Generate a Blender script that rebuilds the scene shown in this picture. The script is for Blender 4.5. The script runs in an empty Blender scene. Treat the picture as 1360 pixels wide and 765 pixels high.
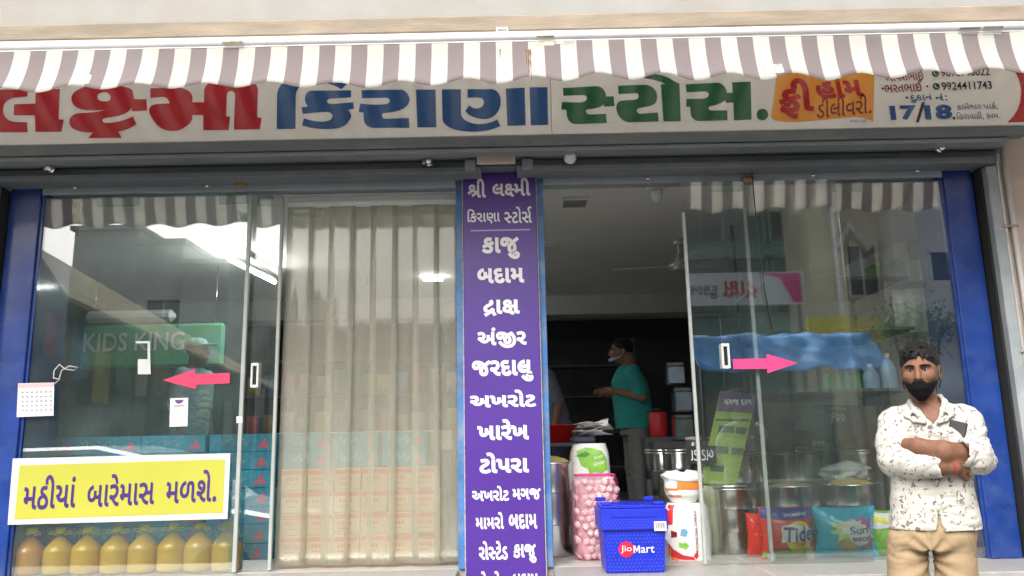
import bpy, bmesh, math, random
import numpy as np
from mathutils import Vector, Matrix, noise
from mathutils.geometry import delaunay_2d_cdt, tessellate_polygon

scene = bpy.context.scene
COL = scene.collection
rnd = random.Random(7)

# ------------------------------------------------------------------ camera
FPX, PITCH, ROLL = 1067.0, math.radians(11.0), math.radians(-1.15)
CAM = Vector((0, -4.9, 1.3))
cam_data = bpy.data.cameras.new("camera")
cam_data.sensor_width = 36
cam_data.lens = 36 * FPX / 1360
cam_data.clip_end = 500
cam = bpy.data.objects.new("camera", cam_data)
cam.matrix_world = Matrix.Translation(CAM) @ Matrix.Rotation(math.pi / 2 + PITCH, 4, 'X') @ Matrix.Rotation(ROLL, 4, 'Z')
COL.objects.link(cam)
scene.camera = cam
_R = cam.matrix_world.to_3x3()

def P(px, py, y=0.0):
    """world point where the sight line through a photo point meets the plane at depth y"""
    d = _R @ Vector(((px - 680) / FPX, (382.5 - py) / FPX, -1))
    return CAM + d * ((y - CAM.y) / d.y)

def Q(px, py, d):
    """a place across the street that the shop glass mirrors towards that sight line"""
    p = P(px, py, d)
    return Vector((p.x, -p.y, p.z))

# ------------------------------------------------------------------ sky and sun (bright overcast day)
SUN_EL, SUN_AZ = math.radians(44), math.radians(200)
world = bpy.data.worlds.new("World")
scene.world = world
world.use_nodes = True
nt = world.node_tree
nt.nodes.clear()
out = nt.nodes.new('ShaderNodeOutputWorld')
bg = nt.nodes.new('ShaderNodeBackground')
sky = nt.nodes.new('ShaderNodeTexSky')
sky.sky_type = 'NISHITA'
sky.sun_disc = False
sky.sun_elevation = SUN_EL
sky.sun_rotation = SUN_AZ
sky.air_density = 1.0
sky.dust_density = 8.0
hs = nt.nodes.new('ShaderNodeHueSaturation')
hs.inputs['Saturation'].default_value = 0.34
nt.links.new(sky.outputs[0], hs.inputs['Color'])
nt.links.new(hs.outputs[0], bg.inputs['Color'])
bg.inputs['Strength'].default_value = 0.15
nt.links.new(bg.outputs[0], out.inputs['Surface'])
sun_d = bpy.data.lights.new("sun", 'SUN')
sun_d.energy = 0.8
sun_d.angle = math.radians(50)
sun_d.color = (1, 0.99, 0.97)
sun = bpy.data.objects.new("sun", sun_d)
COL.objects.link(sun)
sun.rotation_euler = Vector((math.sin(SUN_AZ) * math.cos(SUN_EL), math.cos(SUN_AZ) * math.cos(SUN_EL), math.sin(SUN_EL))).to_track_quat('Z', 'Y').to_euler()

scene.view_settings.view_transform = 'Standard'
scene.view_settings.look = 'None'
scene.view_settings.gamma = 1
scene.view_settings.use_curve_mapping = False
scene.view_settings.exposure = 0.86
cy = scene.cycles
cy.max_bounces = 8
cy.diffuse_bounces = 4
cy.glossy_bounces = 4
cy.transmission_bounces = 6
cy.transparent_max_bounces = 32
cy.caustics_reflective = False
cy.caustics_refractive = False
cy.sample_clamp_indirect = 6
cy.use_denoising = True
cy.use_adaptive_sampling = False

# ------------------------------------------------------------------ materials
MATS = {}

def lin(r, g, b):
    f = lambda c: c / 12.92 if c <= 0.04045 else ((c + 0.055) / 1.055) ** 2.4
    return (f(r / 255), f(g / 255), f(b / 255))

def M(name, col, rough=0.6, metal=0.0, var=0.12, scale=6.0, bump=0.0, bscale=40.0, spec=0.5, stretch=None, coat=0.0, trans=0.0, dirt=None, dirt_amt=0.5, dirt_scale=2.0):
    """surface of one base colour with uneven tone, optional relief and dirt"""
    m = bpy.data.materials.new(name)
    m.use_nodes = True
    n, l = m.node_tree.nodes, m.node_tree.links
    b = n['Principled BSDF']
    b.inputs['Roughness'].default_value = rough
    b.inputs['Metallic'].default_value = metal
    b.inputs['Specular IOR Level'].default_value = spec
    b.inputs['Coat Weight'].default_value = coat
    b.inputs['Coat Roughness'].default_value = 0.08
    tc = n.new('ShaderNodeTexCoord')
    mp = n.new('ShaderNodeMapping')
    l.new(tc.outputs['Object'], mp.inputs[0])
    if stretch:
        mp.inputs['Scale'].default_value = stretch
    nz = n.new('ShaderNodeTexNoise')
    nz.inputs['Scale'].default_value = scale
    nz.inputs['Detail'].default_value = 5
    l.new(mp.outputs[0], nz.inputs['Vector'])
    rp = n.new('ShaderNodeValToRGB')
    rp.color_ramp.elements[0].position = 0.3
    rp.color_ramp.elements[1].position = 0.7
    rp.color_ramp.elements[0].color = tuple(c * (1 - var) for c in col) + (1,)
    rp.color_ramp.elements[1].color = tuple(min(1, c * (1 + var)) for c in col) + (1,)
    l.new(nz.outputs[0], rp.inputs[0])
    colout = rp.outputs[0]
    if dirt:
        dn = n.new('ShaderNodeTexNoise')
        dn.inputs['Scale'].default_value = dirt_scale
        dn.inputs['Detail'].default_value = 8
        dn.inputs['Roughness'].default_value = 0.65
        l.new(mp.outputs[0], dn.inputs['Vector'])
        dr = n.new('ShaderNodeValToRGB')
        dr.color_ramp.elements[0].position = 0.45
        dr.color_ramp.elements[0].color = (0, 0, 0, 1)
        dr.color_ramp.elements[1].position = 0.72
        dr.color_ramp.elements[1].color = (dirt_amt,) * 3 + (1,)
        l.new(dn.outputs[0], dr.inputs[0])
        mx = n.new('ShaderNodeMix')
        mx.data_type = 'RGBA'
        l.new(dr.outputs[0], mx.inputs[0])
        l.new(colout, mx.inputs[6])
        mx.inputs[7].default_value = tuple(dirt) + (1,)
        colout = mx.outputs[2]
    l.new(colout, b.inputs['Base Color'])
    rr = n.new('ShaderNodeMapRange')
    rr.inputs[3].default_value = max(0.02, rough - 0.08)
    rr.inputs[4].default_value = min(1, rough + 0.08)
    l.new(nz.outputs[0], rr.inputs[0])
    l.new(rr.outputs[0], b.inputs['Roughness'])
    if bump:
        bn = n.new('ShaderNodeTexNoise')
        bn.inputs['Scale'].default_value = bscale
        bn.inputs['Detail'].default_value = 4
        l.new(mp.outputs[0], bn.inputs['Vector'])
        bp = n.new('ShaderNodeBump')
        bp.inputs['Strength'].default_value = bump
        bp.inputs['Distance'].default_value = 0.01
        l.new(bn.outputs[0], bp.inputs['Height'])
        l.new(bp.outputs[0], b.inputs['Normal'])
    if trans:
        t = n.new('ShaderNodeBsdfTranslucent')
        l.new(colout, t.inputs[0])
        ms = n.new('ShaderNodeMixShader')
        ms.inputs[0].default_value = trans
        l.new(b.outputs[0], ms.inputs[1])
        l.new(t.outputs[0], ms.inputs[2])
        l.new(ms.outputs[0], n['Material Output'].inputs['Surface'])
    MATS[name] = m
    return m

def clear_mat(name, tint, f0, rough=0.0, body=0.0, body_col=(0.5, 0.5, 0.5), body_rough=0.5, bump=0.0, bscale=3.0, stretch=(1, 1, 1), smear=0.0):
    """clear sheet: lets light through, mirrors more at grazing angles, may carry a milky body or smears"""
    m = bpy.data.materials.new(name)
    m.use_nodes = True
    n, l = m.node_tree.nodes, m.node_tree.links
    n.remove(n['Principled BSDF'])
    tr = n.new('ShaderNodeBsdfTransparent')
    tr.inputs[0].default_value = tuple(tint) + (1,)
    gl = n.new('ShaderNodeBsdfGlossy')
    gl.inputs['Roughness'].default_value = rough
    lw = n.new('ShaderNodeLayerWeight')
    lw.inputs['Blend'].default_value = 0.5
    pw = n.new('ShaderNodeMath'); pw.operation = 'POWER'
    l.new(lw.outputs['Facing'], pw.inputs[0]); pw.inputs[1].default_value = 5
    ma = n.new('ShaderNodeMath'); ma.operation = 'MULTIPLY_ADD'
    l.new(pw.outputs[0], ma.inputs[0]); ma.inputs[1].default_value = 1 - f0; ma.inputs[2].default_value = f0
    tc = n.new('ShaderNodeTexCoord')
    mp = n.new('ShaderNodeMapping'); mp.inputs['Scale'].default_value = stretch
    l.new(tc.outputs['Object'], mp.inputs[0])
    inner = tr.outputs[0]
    if body or smear:
        df = n.new('ShaderNodeBsdfDiffuse'); df.inputs[0].default_value = tuple(body_col) + (1,)
        tl = n.new('ShaderNodeBsdfTranslucent'); tl.inputs[0].default_value = tuple(body_col) + (1,)
        m2 = n.new('ShaderNodeMixShader'); m2.inputs[0].default_value = 0.3
        l.new(df.outputs[0], m2.inputs[1]); l.new(tl.outputs[0], m2.inputs[2])
        m3 = n.new('ShaderNodeMixShader')
        nz = n.new('ShaderNodeTexNoise'); nz.inputs['Scale'].default_value = 2.5; nz.inputs['Detail'].default_value = 8
        l.new(mp.outputs[0], nz.inputs['Vector'])
        mr = n.new('ShaderNodeMapRange')
        if smear:
            mr.inputs[1].default_value = 0.42; mr.inputs[2].default_value = 0.8
            mr.inputs[3].default_value = body; mr.inputs[4].default_value = body + smear
        else:
            mr.inputs[1].default_value = 0.25; mr.inputs[2].default_value = 0.75
            mr.inputs[3].default_value = body * 0.8; mr.inputs[4].default_value = min(1, body * 1.2)
        l.new(nz.outputs[0], mr.inputs[0]); l.new(mr.outputs[0], m3.inputs[0])
        l.new(tr.outputs[0], m3.inputs[1]); l.new(m2.outputs[0], m3.inputs[2])
        inner = m3.outputs[0]
    ms = n.new('ShaderNodeMixShader')
    l.new(ma.outputs[0], ms.inputs[0]); l.new(inner, ms.inputs[1]); l.new(gl.outputs[0], ms.inputs[2])
    if bump:
        bz = n.new('ShaderNodeTexNoise'); bz.inputs['Scale'].default_value = bscale; bz.inputs['Detail'].default_value = 3
        l.new(mp.outputs[0], bz.inputs['Vector'])
        bp = n.new('ShaderNodeBump'); bp.inputs['Strength'].default_value = bump; bp.inputs['Distance'].default_value = 0.02
        l.new(bz.outputs[0], bp.inputs['Height']); l.new(bp.outputs[0], gl.inputs['Normal'])
    l.new(ms.outputs[0], n['Material Output'].inputs['Surface'])
    MATS[name] = m
    return m

def glow(name, col, s):
    m = bpy.data.materials.new(name); m.use_nodes = True
    b = m.node_tree.nodes['Principled BSDF']
    b.inputs['Base Color'].default_value = (0.8, 0.8, 0.8, 1)
    b.inputs['Emission Color'].default_value = tuple(col) + (1,)
    b.inputs['Emission Strength'].default_value = s
    MATS[name] = m
    return m

# ------------------------------------------------------------------ mesh building
class MB:
    def __init__(s):
        s.v, s.f, s.m, s.s = [], [], [], []
    def add(s, verts, faces, mat=0, smooth=False):
        o = len(s.v)
        s.v += [tuple(v) for v in verts]
        for f in faces:
            s.f.append([i + o for i in f]); s.m.append(mat); s.s.append(smooth)
        return s
    def box(s, x0, x1, y0, y1, z0, z1, mat=0, bev=0.0, rot=None, smooth=False):
        c = Vector(((x0 + x1) / 2, (y0 + y1) / 2, (z0 + z1) / 2))
        hx, hy, hz = abs(x1 - x0) / 2, abs(y1 - y0) / 2, abs(z1 - z0) / 2
        b = min(bev, hx * .9, hy * .9, hz * .9)
        V, idx = [], {}
        if b <= 0:
            for k, sg in enumerate([(a, d, e) for a in (-1, 1) for d in (-1, 1) for e in (-1, 1)]):
                V.append(Vector((sg[0] * hx, sg[1] * hy, sg[2] * hz)))
            F = [(0, 1, 3, 2), (4, 6, 7, 5), (0, 4, 5, 1), (2, 3, 7, 6), (0, 2, 6, 4), (1, 5, 7, 3)]
        else:
            for a in (-1, 1):
                for d in (-1, 1):
                    for e in (-1, 1):
                        for ax in range(3):
                            p = [a * (hx - b), d * (hy - b), e * (hz - b)]
                            p[ax] = (a, d, e)[ax] * (hx, hy, hz)[ax]
                            idx[(a, d, e, ax)] = len(V); V.append(Vector(p))
            F = []
            for ax in range(3):
                o1, o2 = [(1, 2), (0, 2), (0, 1)][ax]
                for sg in (-1, 1):
                    q = []
                    for u, w in ((-1, -1), (1, -1), (1, 1), (-1, 1)):
                        k = [0, 0, 0]; k[ax] = sg; k[o1] = u; k[o2] = w
                        q.append(idx[(k[0], k[1], k[2], ax)])
                    F.append(q)
            for ax in range(3):
                o1, o2 = [(1, 2), (0, 2), (0, 1)][ax]
                for u in (-1, 1):
                    for w in (-1, 1):
                        k0 = [0, 0, 0]; k0[o1] = u; k0[o2] = w
                        k1 = k0[:]; k0[ax] = -1; k1[ax] = 1
                        F.append([idx[(*k0, o1)], idx[(*k1, o1)], idx[(*k1, o2)], idx[(*k0, o2)]])
            for a in (-1, 1):
                for d in (-1, 1):
                    for e in (-1, 1):
                        F.append([idx[(a, d, e, 0)], idx[(a, d, e, 1)], idx[(a, d, e, 2)]])
        # consistent outward winding
        G = []
        for f in F:
            n = (V[f[1]] - V[f[0]]).cross(V[f[2]] - V[f[0]])
            ctr = sum((V[i] for i in f), Vector()) / len(f)
            G.append(f if n.dot(ctr) > 0 else list(reversed(f)))
        if rot is not None:
            V = [rot @ p for p in V]
        return s.add([p + c for p in V], G, mat, smooth)
    def tube(s, path, r, n=10, mat=0, caps=True, smooth=True, closed=False):
        path = [Vector(p) for p in path]
        N = len(path)
        rr = r if isinstance(r, (list, tuple)) else [r] * N
        V, F = [], []
        up = None
        for i, p in enumerate(path):
            a = path[i - 1] if (i > 0 or closed) else path[i]
            b = path[(i + 1) % N] if (i < N - 1 or closed) else path[i]
            t = (b - a).normalized()
            if up is None:
                up = Vector((0, 0, 1)) if abs(t.z) < 0.9 else Vector((0, 1, 0))
            u = t.cross(up).normalized(); w = u.cross(t).normalized(); up = w
            for k in range(n):
                an = 2 * math.pi * k / n
                V.append(p + (u * math.cos(an) + w * math.sin(an)) * rr[i])
        for i in range(N if closed else N - 1):
            j = (i + 1) % N
            for k in range(n):
                F.append((i * n + k, i * n + (k + 1) % n, j * n + (k + 1) % n, j * n + k))
        o = len(s.v)
        s.add(V, F, mat, smooth)
        if caps and not closed:
            s.f.append([o + k for k in reversed(range(n))]); s.m.append(mat); s.s.append(False)
            s.f.append([o + (N - 1) * n + k for k in range(n)]); s.m.append(mat); s.s.append(False)
        return s
    def lathe(s, prof, c=(0, 0, 0), n=24, mat=0, smooth=True, sx=1, sy=1):
        V, F = [], []
        for r, z in prof:
            for k in range(n):
                a = 2 * math.pi * k / n
                V.append((c[0] + r * math.cos(a) * sx, c[1] + r * math.sin(a) * sy, c[2] + z))
        for i in range(len(prof) - 1):
            for k in range(n):
                F.append((i * n + k, i * n + (k + 1) % n, (i + 1) * n + (k + 1) % n, (i + 1) * n + k))
        o = len(s.v)
        s.add(V, F, mat, smooth)
        for i, rev in ((0, True), (len(prof) - 1, False)):
            if prof[i][0] > 1e-5:
                q = [o + i * n + k for k in range(n)]
                s.f.append(q[::-1] if rev else q); s.m.append(mat); s.s.append(False)
        return s
    def prism(s, poly, fn, th, mat=0):
        """flat outline poly (2D) placed by fn(u, v, w); w runs from 0 to th"""
        tri = tess([poly])
        nv = len(tri[0])
        V = [fn(u, v, 0) for u, v in tri[0]] + [fn(u, v, th) for u, v in tri[0]]
        F = [tuple(f) for f in tri[1]] + [tuple(i + nv for i in reversed(f)) for f in tri[1]]
        s.add(V, F, mat)
        n = len(poly)
        s.add([fn(u, v, 0) for u, v in poly] + [fn(u, v, th) for u, v in poly], [(i, (i + 1) % n, n + (i + 1) % n, n + i) for i in range(n)], mat)
        return s
    def flat(s, tri, fn, mat=0):
        return s.add([fn(u, v) for u, v in tri[0]], tri[1], mat)
    def grid(s, fn, nu, nv, mat=0, smooth=True):
        V = [fn(i / nu, j / nv) for j in range(nv + 1) for i in range(nu + 1)]
        F = [(j * (nu + 1) + i, j * (nu + 1) + i + 1, (j + 1) * (nu + 1) + i + 1, (j + 1) * (nu + 1) + i) for j in range(nv) for i in range(nu)]
        return s.add(V, F, mat, smooth)
    def build(s, name, mats, parent=None, local=False):
        me = bpy.data.meshes.new(name)
        off = Vector((0, 0, 0))
        if parent is not None and not local:
            off = wloc(parent)
        me.from_pydata([tuple(Vector(v) - off) for v in s.v], [], s.f)
        mats = mats if isinstance(mats, (list, tuple)) else [mats]
        for m in mats:
            me.materials.append(MATS[m] if isinstance(m, str) else m)
        me.polygons.foreach_set('material_index', s.m)
        me.polygons.foreach_set('use_smooth', s.s)
        me.update()
        o = bpy.data.objects.new(name, me)
        COL.objects.link(o)
        if parent is not None:
            o.parent = parent
        return o

def wloc(o):
    v = Vector((0, 0, 0))
    while o is not None:
        v += o.location; o = o.parent
    return v

def thing(name, label, cat, loc=(0, 0, 0), group=None, rz=0.0):
    o = bpy.data.objects.new(name, None)
    o.empty_display_size = 0.1
    COL.objects.link(o)
    o.location = loc; o.rotation_euler = (0, 0, rz)
    return tag(o, label, cat, group)

def tag(o, label, cat, group=None):
    o['label'] = label; o['category'] = cat
    if group: o['group'] = group
    return o

def struct(o, kind='structure'):
    o['kind'] = kind
    return o

def copy_tree(o, parent=None):
    c = o.copy(); COL.objects.link(c)
    if parent is not None: c.parent = parent
    for ch in [x for x in bpy.data.objects if x.parent == o]:
        copy_tree(ch, c)
    return c

ORD = ['first', 'second', 'third', 'fourth', 'fifth', 'sixth', 'seventh', 'eighth', 'ninth', 'tenth', 'eleventh', 'twelfth']

# ------------------------------------------------------------------ lettering
def tess(polys):
    vs, es, k = [], [], 0
    for p in polys:
        n = len(p)
        vs += [Vector(q) for q in p]
        es += [(k + i, k + (i + 1) % n) for i in range(n)]
        k += n
    r = delaunay_2d_cdt(vs, es, [], 0, 1e-7)
    V = [(v.x, v.y) for v in r[0]]
    segs = [(p[i], p[(i + 1) % len(p)]) for p in polys for i in range(len(p))]
    sx0 = np.array([q[0][0] for q in segs]); sy0 = np.array([q[0][1] for q in segs])
    sx1 = np.array([q[1][0] for q in segs]); sy1 = np.array([q[1][1] for q in segs])
    dy = np.where(sy1 == sy0, 1e-12, sy1 - sy0)
    F = []
    for f in r[2]:
        cx_ = sum(V[q][0] for q in f) / len(f); cz_ = sum(V[q][1] for q in f) / len(f)
        hit = ((sy0 > cz_) != (sy1 > cz_)) & (cx_ < sx0 + (cz_ - sy0) * (sx1 - sx0) / dy)
        if int(hit.sum()) % 2:
            ar = sum(V[f[q]][0] * V[f[(q + 1) % len(f)]][1] - V[f[(q + 1) % len(f)]][0] * V[f[q]][1] for q in range(len(f)))
            F.append(tuple(f) if ar > 0 else tuple(reversed(f)))
    return V, F

def embolden(poly, d):
    out, n = [], len(poly)
    for i in range(n):
        p0, p1, p2 = Vector(poly[i - 1]), Vector(poly[i]), Vector(poly[(i + 1) % n])
        a, b = (p1 - p0), (p2 - p1)
        if a.length < 1e-6 or b.length < 1e-6:
            out.append(tuple(p1)); continue
        a.normalize(); b.normalize()
        na, nb = Vector((-a.y, a.x)), Vector((-b.y, b.x))
        m = na + nb
        if m.length < 0.3: m = na
        m.normalize()
        k = min(1.6, 1 / max(0.3, m.dot(na)))
        out.append(tuple(p1 + m * d * k))
    return out
GLYPHS = {
 'ક્ષ્': (483, [[243,39,186,44,138,58,98,82,69,113,52,149,46,189,54,238,78,278,114,311,160,341,112,378,83,423,73,474,83,525,114,566,164,594,229,603,289,595,338,572,363,549,378,520,383,484,377,443,358,409,331,380,299,354,318,351,338,348,361,347,387,347,410,348,437,350,466,355,496,363,516,294,486,285,452,279,418,275,384,274,340,276,298,282,260,292,224,304,181,277,152,252,134,225,128,193,130,174,138,155,152,138,174,124,205,114,247,111,270,113,289,118,286,129,285,141,289,164,301,181,319,192,342,195,368,191,386,178,397,159,401,137,396,110,381,86,397,60,416,42,440,32,473,28,481,28,473,-43,459,-43,410,-36,370,-17,339,12,315,48,281,41], [227,380,256,399,281,421,298,446,303,474,298,497,285,516,262,529,229,533,197,529,173,516,158,497,153,471,158,444,174,420,197,398]]),
 'ક્ષ': (717, [[243,39,186,44,138,58,98,82,69,113,52,149,46,189,54,238,78,278,114,311,160,341,112,378,83,423,73,474,83,525,114,566,164,594,229,603,289,595,338,572,363,549,378,520,383,484,377,443,358,410,331,380,299,354,318,351,338,348,361,347,387,347,426,349,463,354,501,364,542,381,542,603,623,592,623,152,624,129,626,113,630,102,635,92,648,81,666,76,688,74,709,73,701,0,691,0,652,2,620,10,594,21,574,37,559,56,550,79,544,109,542,148,542,302,507,290,468,281,425,276,384,274,340,276,298,282,260,292,224,304,181,277,152,252,134,225,128,193,130,174,138,155,152,138,174,124,205,114,247,111,270,113,289,118,286,129,285,141,289,164,301,181,319,192,342,195,368,191,386,178,397,159,401,137,396,110,381,86,397,60,416,42,440,32,473,28,481,28,473,-43,459,-43,410,-36,370,-17,339,12,315,48,281,41], [227,380,256,399,281,421,298,446,303,474,298,497,285,516,262,529,229,533,197,529,173,516,158,497,153,471,158,444,174,420,197,398]]),
 'શ્ર': (720, [[59,164,13,234,54,255,99,279,143,303,183,326,132,358,99,392,80,431,74,474,79,505,92,536,115,562,146,584,186,598,233,603,285,598,326,584,357,563,379,536,392,504,396,470,392,433,378,400,356,369,325,340,422,313,545,287,545,603,625,592,625,152,626,129,628,112,632,101,637,92,650,81,669,76,690,74,711,73,703,0,693,0,659,2,628,8,599,19,576,37,560,58,551,82,546,110,545,148,545,212,283,39,234,107,407,209,419,216,432,223,446,230,459,236,410,246,361,259,311,274,261,291,205,255,137,212], [154,467,161,434,181,408,211,388,247,370,279,395,300,420,311,443,315,468,311,492,298,514,273,528,236,533,203,528,177,515,160,494]]),
 'દ્ર': (490, [[124,-110,75,-41,153,5,173,16,193,27,214,37,236,48,176,56,128,74,90,102,64,136,49,175,44,215,54,276,84,325,132,366,195,404,242,429,276,449,299,465,312,480,320,495,322,513,320,527,316,540,308,553,298,564,365,603,381,581,394,558,402,532,405,504,401,474,390,447,371,422,342,399,305,375,257,348,199,316,158,287,134,255,126,214,134,174,159,144,199,124,254,117,296,120,334,127,332,140,331,153,335,176,348,194,368,205,393,209,421,204,440,191,452,171,456,147,454,130,449,116,440,103,429,91,526,-54,465,-90,369,61]]),
 'સ્': (529, [[413,0,351,7,296,28,249,59,208,98,171,143,139,189,130,188,121,188,81,192,52,202,35,221,29,249,33,271,46,288,66,298,90,301,109,300,128,295,147,286,168,273,202,284,233,300,260,322,282,348,295,379,300,416,292,465,268,501,231,523,183,530,150,528,120,523,89,514,55,499,29,568,67,582,106,594,146,601,186,603,241,598,288,582,328,556,357,520,375,474,381,418,380,392,375,367,388,363,402,360,417,359,432,358,462,360,488,365,511,373,529,382,550,312,522,299,494,291,465,287,435,286,389,290,347,302,321,270,290,242,254,221,216,204,252,159,286,125,318,101,350,86,384,78,422,75,436,75,427,0]]),
 'ર્': (0, [[-183,632,-198,660,-210,691,-217,723,-220,754,-215,798,-201,834,-176,862,-127,887,-67,896,-36,894,-8,890,17,882,39,872,17,808,0,816,-19,823,-39,828,-60,829,-96,823,-122,806,-137,779,-142,746,-140,720,-132,694,-121,669,-107,641]]),
 'જી': (992, [[557,37,504,43,463,61,432,89,410,124,398,165,394,209,402,270,424,329,461,385,511,438,427,491,330,523,340,503,348,480,354,456,356,428,352,390,341,354,321,320,290,294,247,276,191,270,144,275,105,291,74,316,43,368,33,430,39,476,57,517,86,552,127,580,178,597,240,603,332,595,419,572,498,535,569,485,606,513,646,540,688,567,736,593,764,593,837,512,896,422,924,356,940,285,946,208,941,135,925,70,899,13,864,-35,820,-75,768,-106,676,-135,571,-145,488,-139,409,-120,336,-89,268,-44,206,15,150,90,222,134,269,70,319,18,374,-21,433,-49,498,-65,568,-71,653,-63,726,-40,786,-2,830,52,857,121,866,206,857,293,832,372,790,444,735,509,703,490,673,472,645,453,619,435,666,376,696,318,713,260,718,199,713,151,699,111,674,79,642,56,603,42], [113,429,118,391,135,364,160,348,191,343,230,349,256,367,271,396,276,434,274,461,268,487,258,511,245,533,239,533,234,533,178,525,141,502,120,468], [475,210,480,169,494,136,519,116,555,109,590,115,616,133,632,163,638,206,634,249,622,294,598,341,561,388,513,333,485,273]]),
 'ફ્ર': (517, [[196,125,131,167,243,298,240,300,54,237,32,310,174,349,150,373,131,400,119,430,115,462,120,501,136,535,162,564,198,585,240,599,290,603,321,602,350,600,379,595,406,589,391,517,366,522,344,526,323,528,298,529,254,524,222,509,203,486,197,455,200,434,210,414,228,393,255,372,476,439,502,369,327,324,388,282,431,240,456,194,465,142,460,106,446,70,422,38,386,12,336,-4,271,-10,250,-10,225,-9,262,-53,298,-82,335,-98,378,-103,404,-103,395,-178,379,-178,324,-172,278,-155,237,-128,202,-92,170,-50,140,-3,104,5,78,16,60,30,50,45,45,60,43,73,47,94,58,109,76,119,96,122,122,118,146,108,168,91,190,68,226,63,269,61,320,66,355,83,376,109,383,144,379,169,366,196,341,225,297,261]]),
 'શ્વ': (863, [[59,164,13,234,54,255,98,278,142,303,183,326,139,353,104,385,82,425,74,474,79,505,92,536,115,562,146,584,186,598,233,603,285,598,326,584,357,563,379,536,392,504,396,470,392,434,380,402,359,372,330,344,355,339,382,335,408,331,435,328,491,355,561,364,582,363,603,362,624,358,645,353,632,281,617,285,602,288,584,289,562,290,516,284,484,267,466,242,460,213,471,167,504,140,558,131,601,135,636,148,663,167,688,189,688,603,768,593,768,152,769,128,771,112,776,100,783,90,796,80,812,75,832,74,855,73,847,0,837,0,798,2,766,10,740,21,720,37,709,50,700,64,694,82,690,104,664,87,632,72,597,63,557,60,505,65,461,79,426,103,400,134,384,171,379,213,381,239,388,264,322,277,264,293,207,256,138,213], [154,467,160,436,180,410,209,388,246,369,278,395,300,419,311,443,315,468,311,492,298,514,273,528,236,533,203,528,177,515,160,494]]),
 'શ': (677, [[651,0,612,2,580,10,554,21,534,37,519,56,510,79,504,109,502,148,502,603,583,592,583,152,584,129,586,113,590,102,595,92,608,81,626,76,648,74,669,73,661,0], [387,0,335,7,288,26,246,57,208,95,173,138,141,183,133,183,126,183,85,187,55,198,37,216,31,244,35,265,48,280,67,291,91,294,111,292,132,288,153,279,176,263,234,285,278,318,305,362,314,417,310,456,298,485,281,506,260,520,236,528,212,531,180,527,160,515,148,499,144,482,146,465,152,450,165,435,186,422,216,410,258,399,232,332,159,356,108,388,76,431,66,484,70,513,82,541,102,566,131,585,168,598,214,602,259,597,302,582,339,556,370,519,389,472,396,413,390,362,372,316,345,276,309,242,266,216,219,197,261,146,302,108,346,83,398,75,411,75,402,0]]),
 'ર': (445, [[412,0,351,7,296,28,249,59,208,98,171,143,139,189,130,188,121,188,81,192,52,202,35,221,29,249,33,271,46,288,66,298,90,301,110,300,129,295,149,286,170,271,207,282,240,298,270,320,293,346,308,379,313,417,304,466,279,502,240,523,189,530,122,522,55,499,29,568,67,582,108,594,149,601,191,603,248,598,298,582,340,556,371,520,390,474,396,418,390,366,372,320,343,280,306,248,264,222,217,203,253,158,286,124,318,101,350,86,385,78,422,75,436,75,427,0]]),
 'ી': (265, [[239,0,205,2,174,8,145,19,122,37,106,59,96,84,92,114,90,148,90,611,70,700,40,768,3,810,-41,824,-69,818,-92,802,-107,772,-112,729,-112,714,-111,699,-110,683,-107,668,-184,668,-187,684,-189,702,-190,722,-191,739,-187,785,-173,823,-151,854,-121,878,-84,891,-41,896,16,886,64,856,103,811,134,752,156,686,170,614,170,152,171,128,173,113,177,102,183,92,197,81,216,76,237,74,257,73,249,0]]),
 'લ': (651, [[279,105,212,112,155,133,108,167,72,213,51,270,44,337,51,401,74,457,110,507,161,548,224,580,299,603,319,528,262,512,214,490,176,462,148,427,132,384,126,333,131,285,145,247,169,217,217,188,276,179,306,180,333,184,357,190,380,199,411,132,382,120,350,112,316,107], [244,304,226,377,477,428,477,603,557,592,557,152,558,129,560,112,564,101,569,92,582,81,601,76,622,74,643,73,635,0,625,0,591,2,560,8,531,19,508,37,492,58,483,82,478,110,477,148,477,352]]),
 'ક': (511, [[65,211,38,282,180,333,148,361,124,390,108,423,103,461,108,500,124,535,150,564,186,585,228,599,277,603,308,602,338,600,366,595,394,589,379,517,354,522,332,526,311,528,286,529,242,524,210,509,191,485,185,454,189,430,202,408,225,385,259,361,464,438,496,368,331,311,384,274,422,234,445,191,453,142,448,106,434,70,410,38,374,12,324,-4,259,-10,186,-4,122,14,66,41,18,73,63,135,111,102,158,80,206,67,254,63,307,68,343,84,364,110,371,144,369,164,362,184,348,206,326,229,294,254,251,282]]),
 'ષ': (578, [[264,162,227,165,194,174,166,188,143,205,121,232,106,263,96,302,93,351,93,453,93,470,92,483,89,493,84,502,74,511,59,516,37,519,6,520,14,593,21,593,52,592,77,589,97,584,114,576,132,564,152,550,340,411,359,397,374,384,389,373,403,361,403,602,483,592,483,152,484,128,486,112,490,100,498,90,511,80,527,75,547,74,570,73,562,0,552,0,513,2,481,10,456,21,435,37,420,56,410,79,405,109,403,148,403,207,375,190,344,175,307,165], [202,254,230,239,272,234,306,238,339,248,370,265,400,287,272,381,244,402,220,421,195,441,168,465,172,430,173,389,173,358,175,318,181,290,190,269]]),
 'મ': (594, [[166,152,140,157,113,172,88,194,68,220,55,248,51,274,54,290,64,304,81,313,107,316,131,316,131,440,130,464,128,480,124,491,119,500,106,511,87,517,65,519,44,520,52,592,63,592,113,588,152,576,180,556,194,537,204,514,209,483,211,444,211,316,420,316,420,603,500,592,500,152,501,129,503,112,507,101,512,92,526,81,544,76,566,74,586,73,579,0,568,0,529,2,496,10,471,21,451,37,437,56,428,79,422,109,420,148,420,244,211,244,211,215,208,186,197,166,182,156]]),
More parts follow.
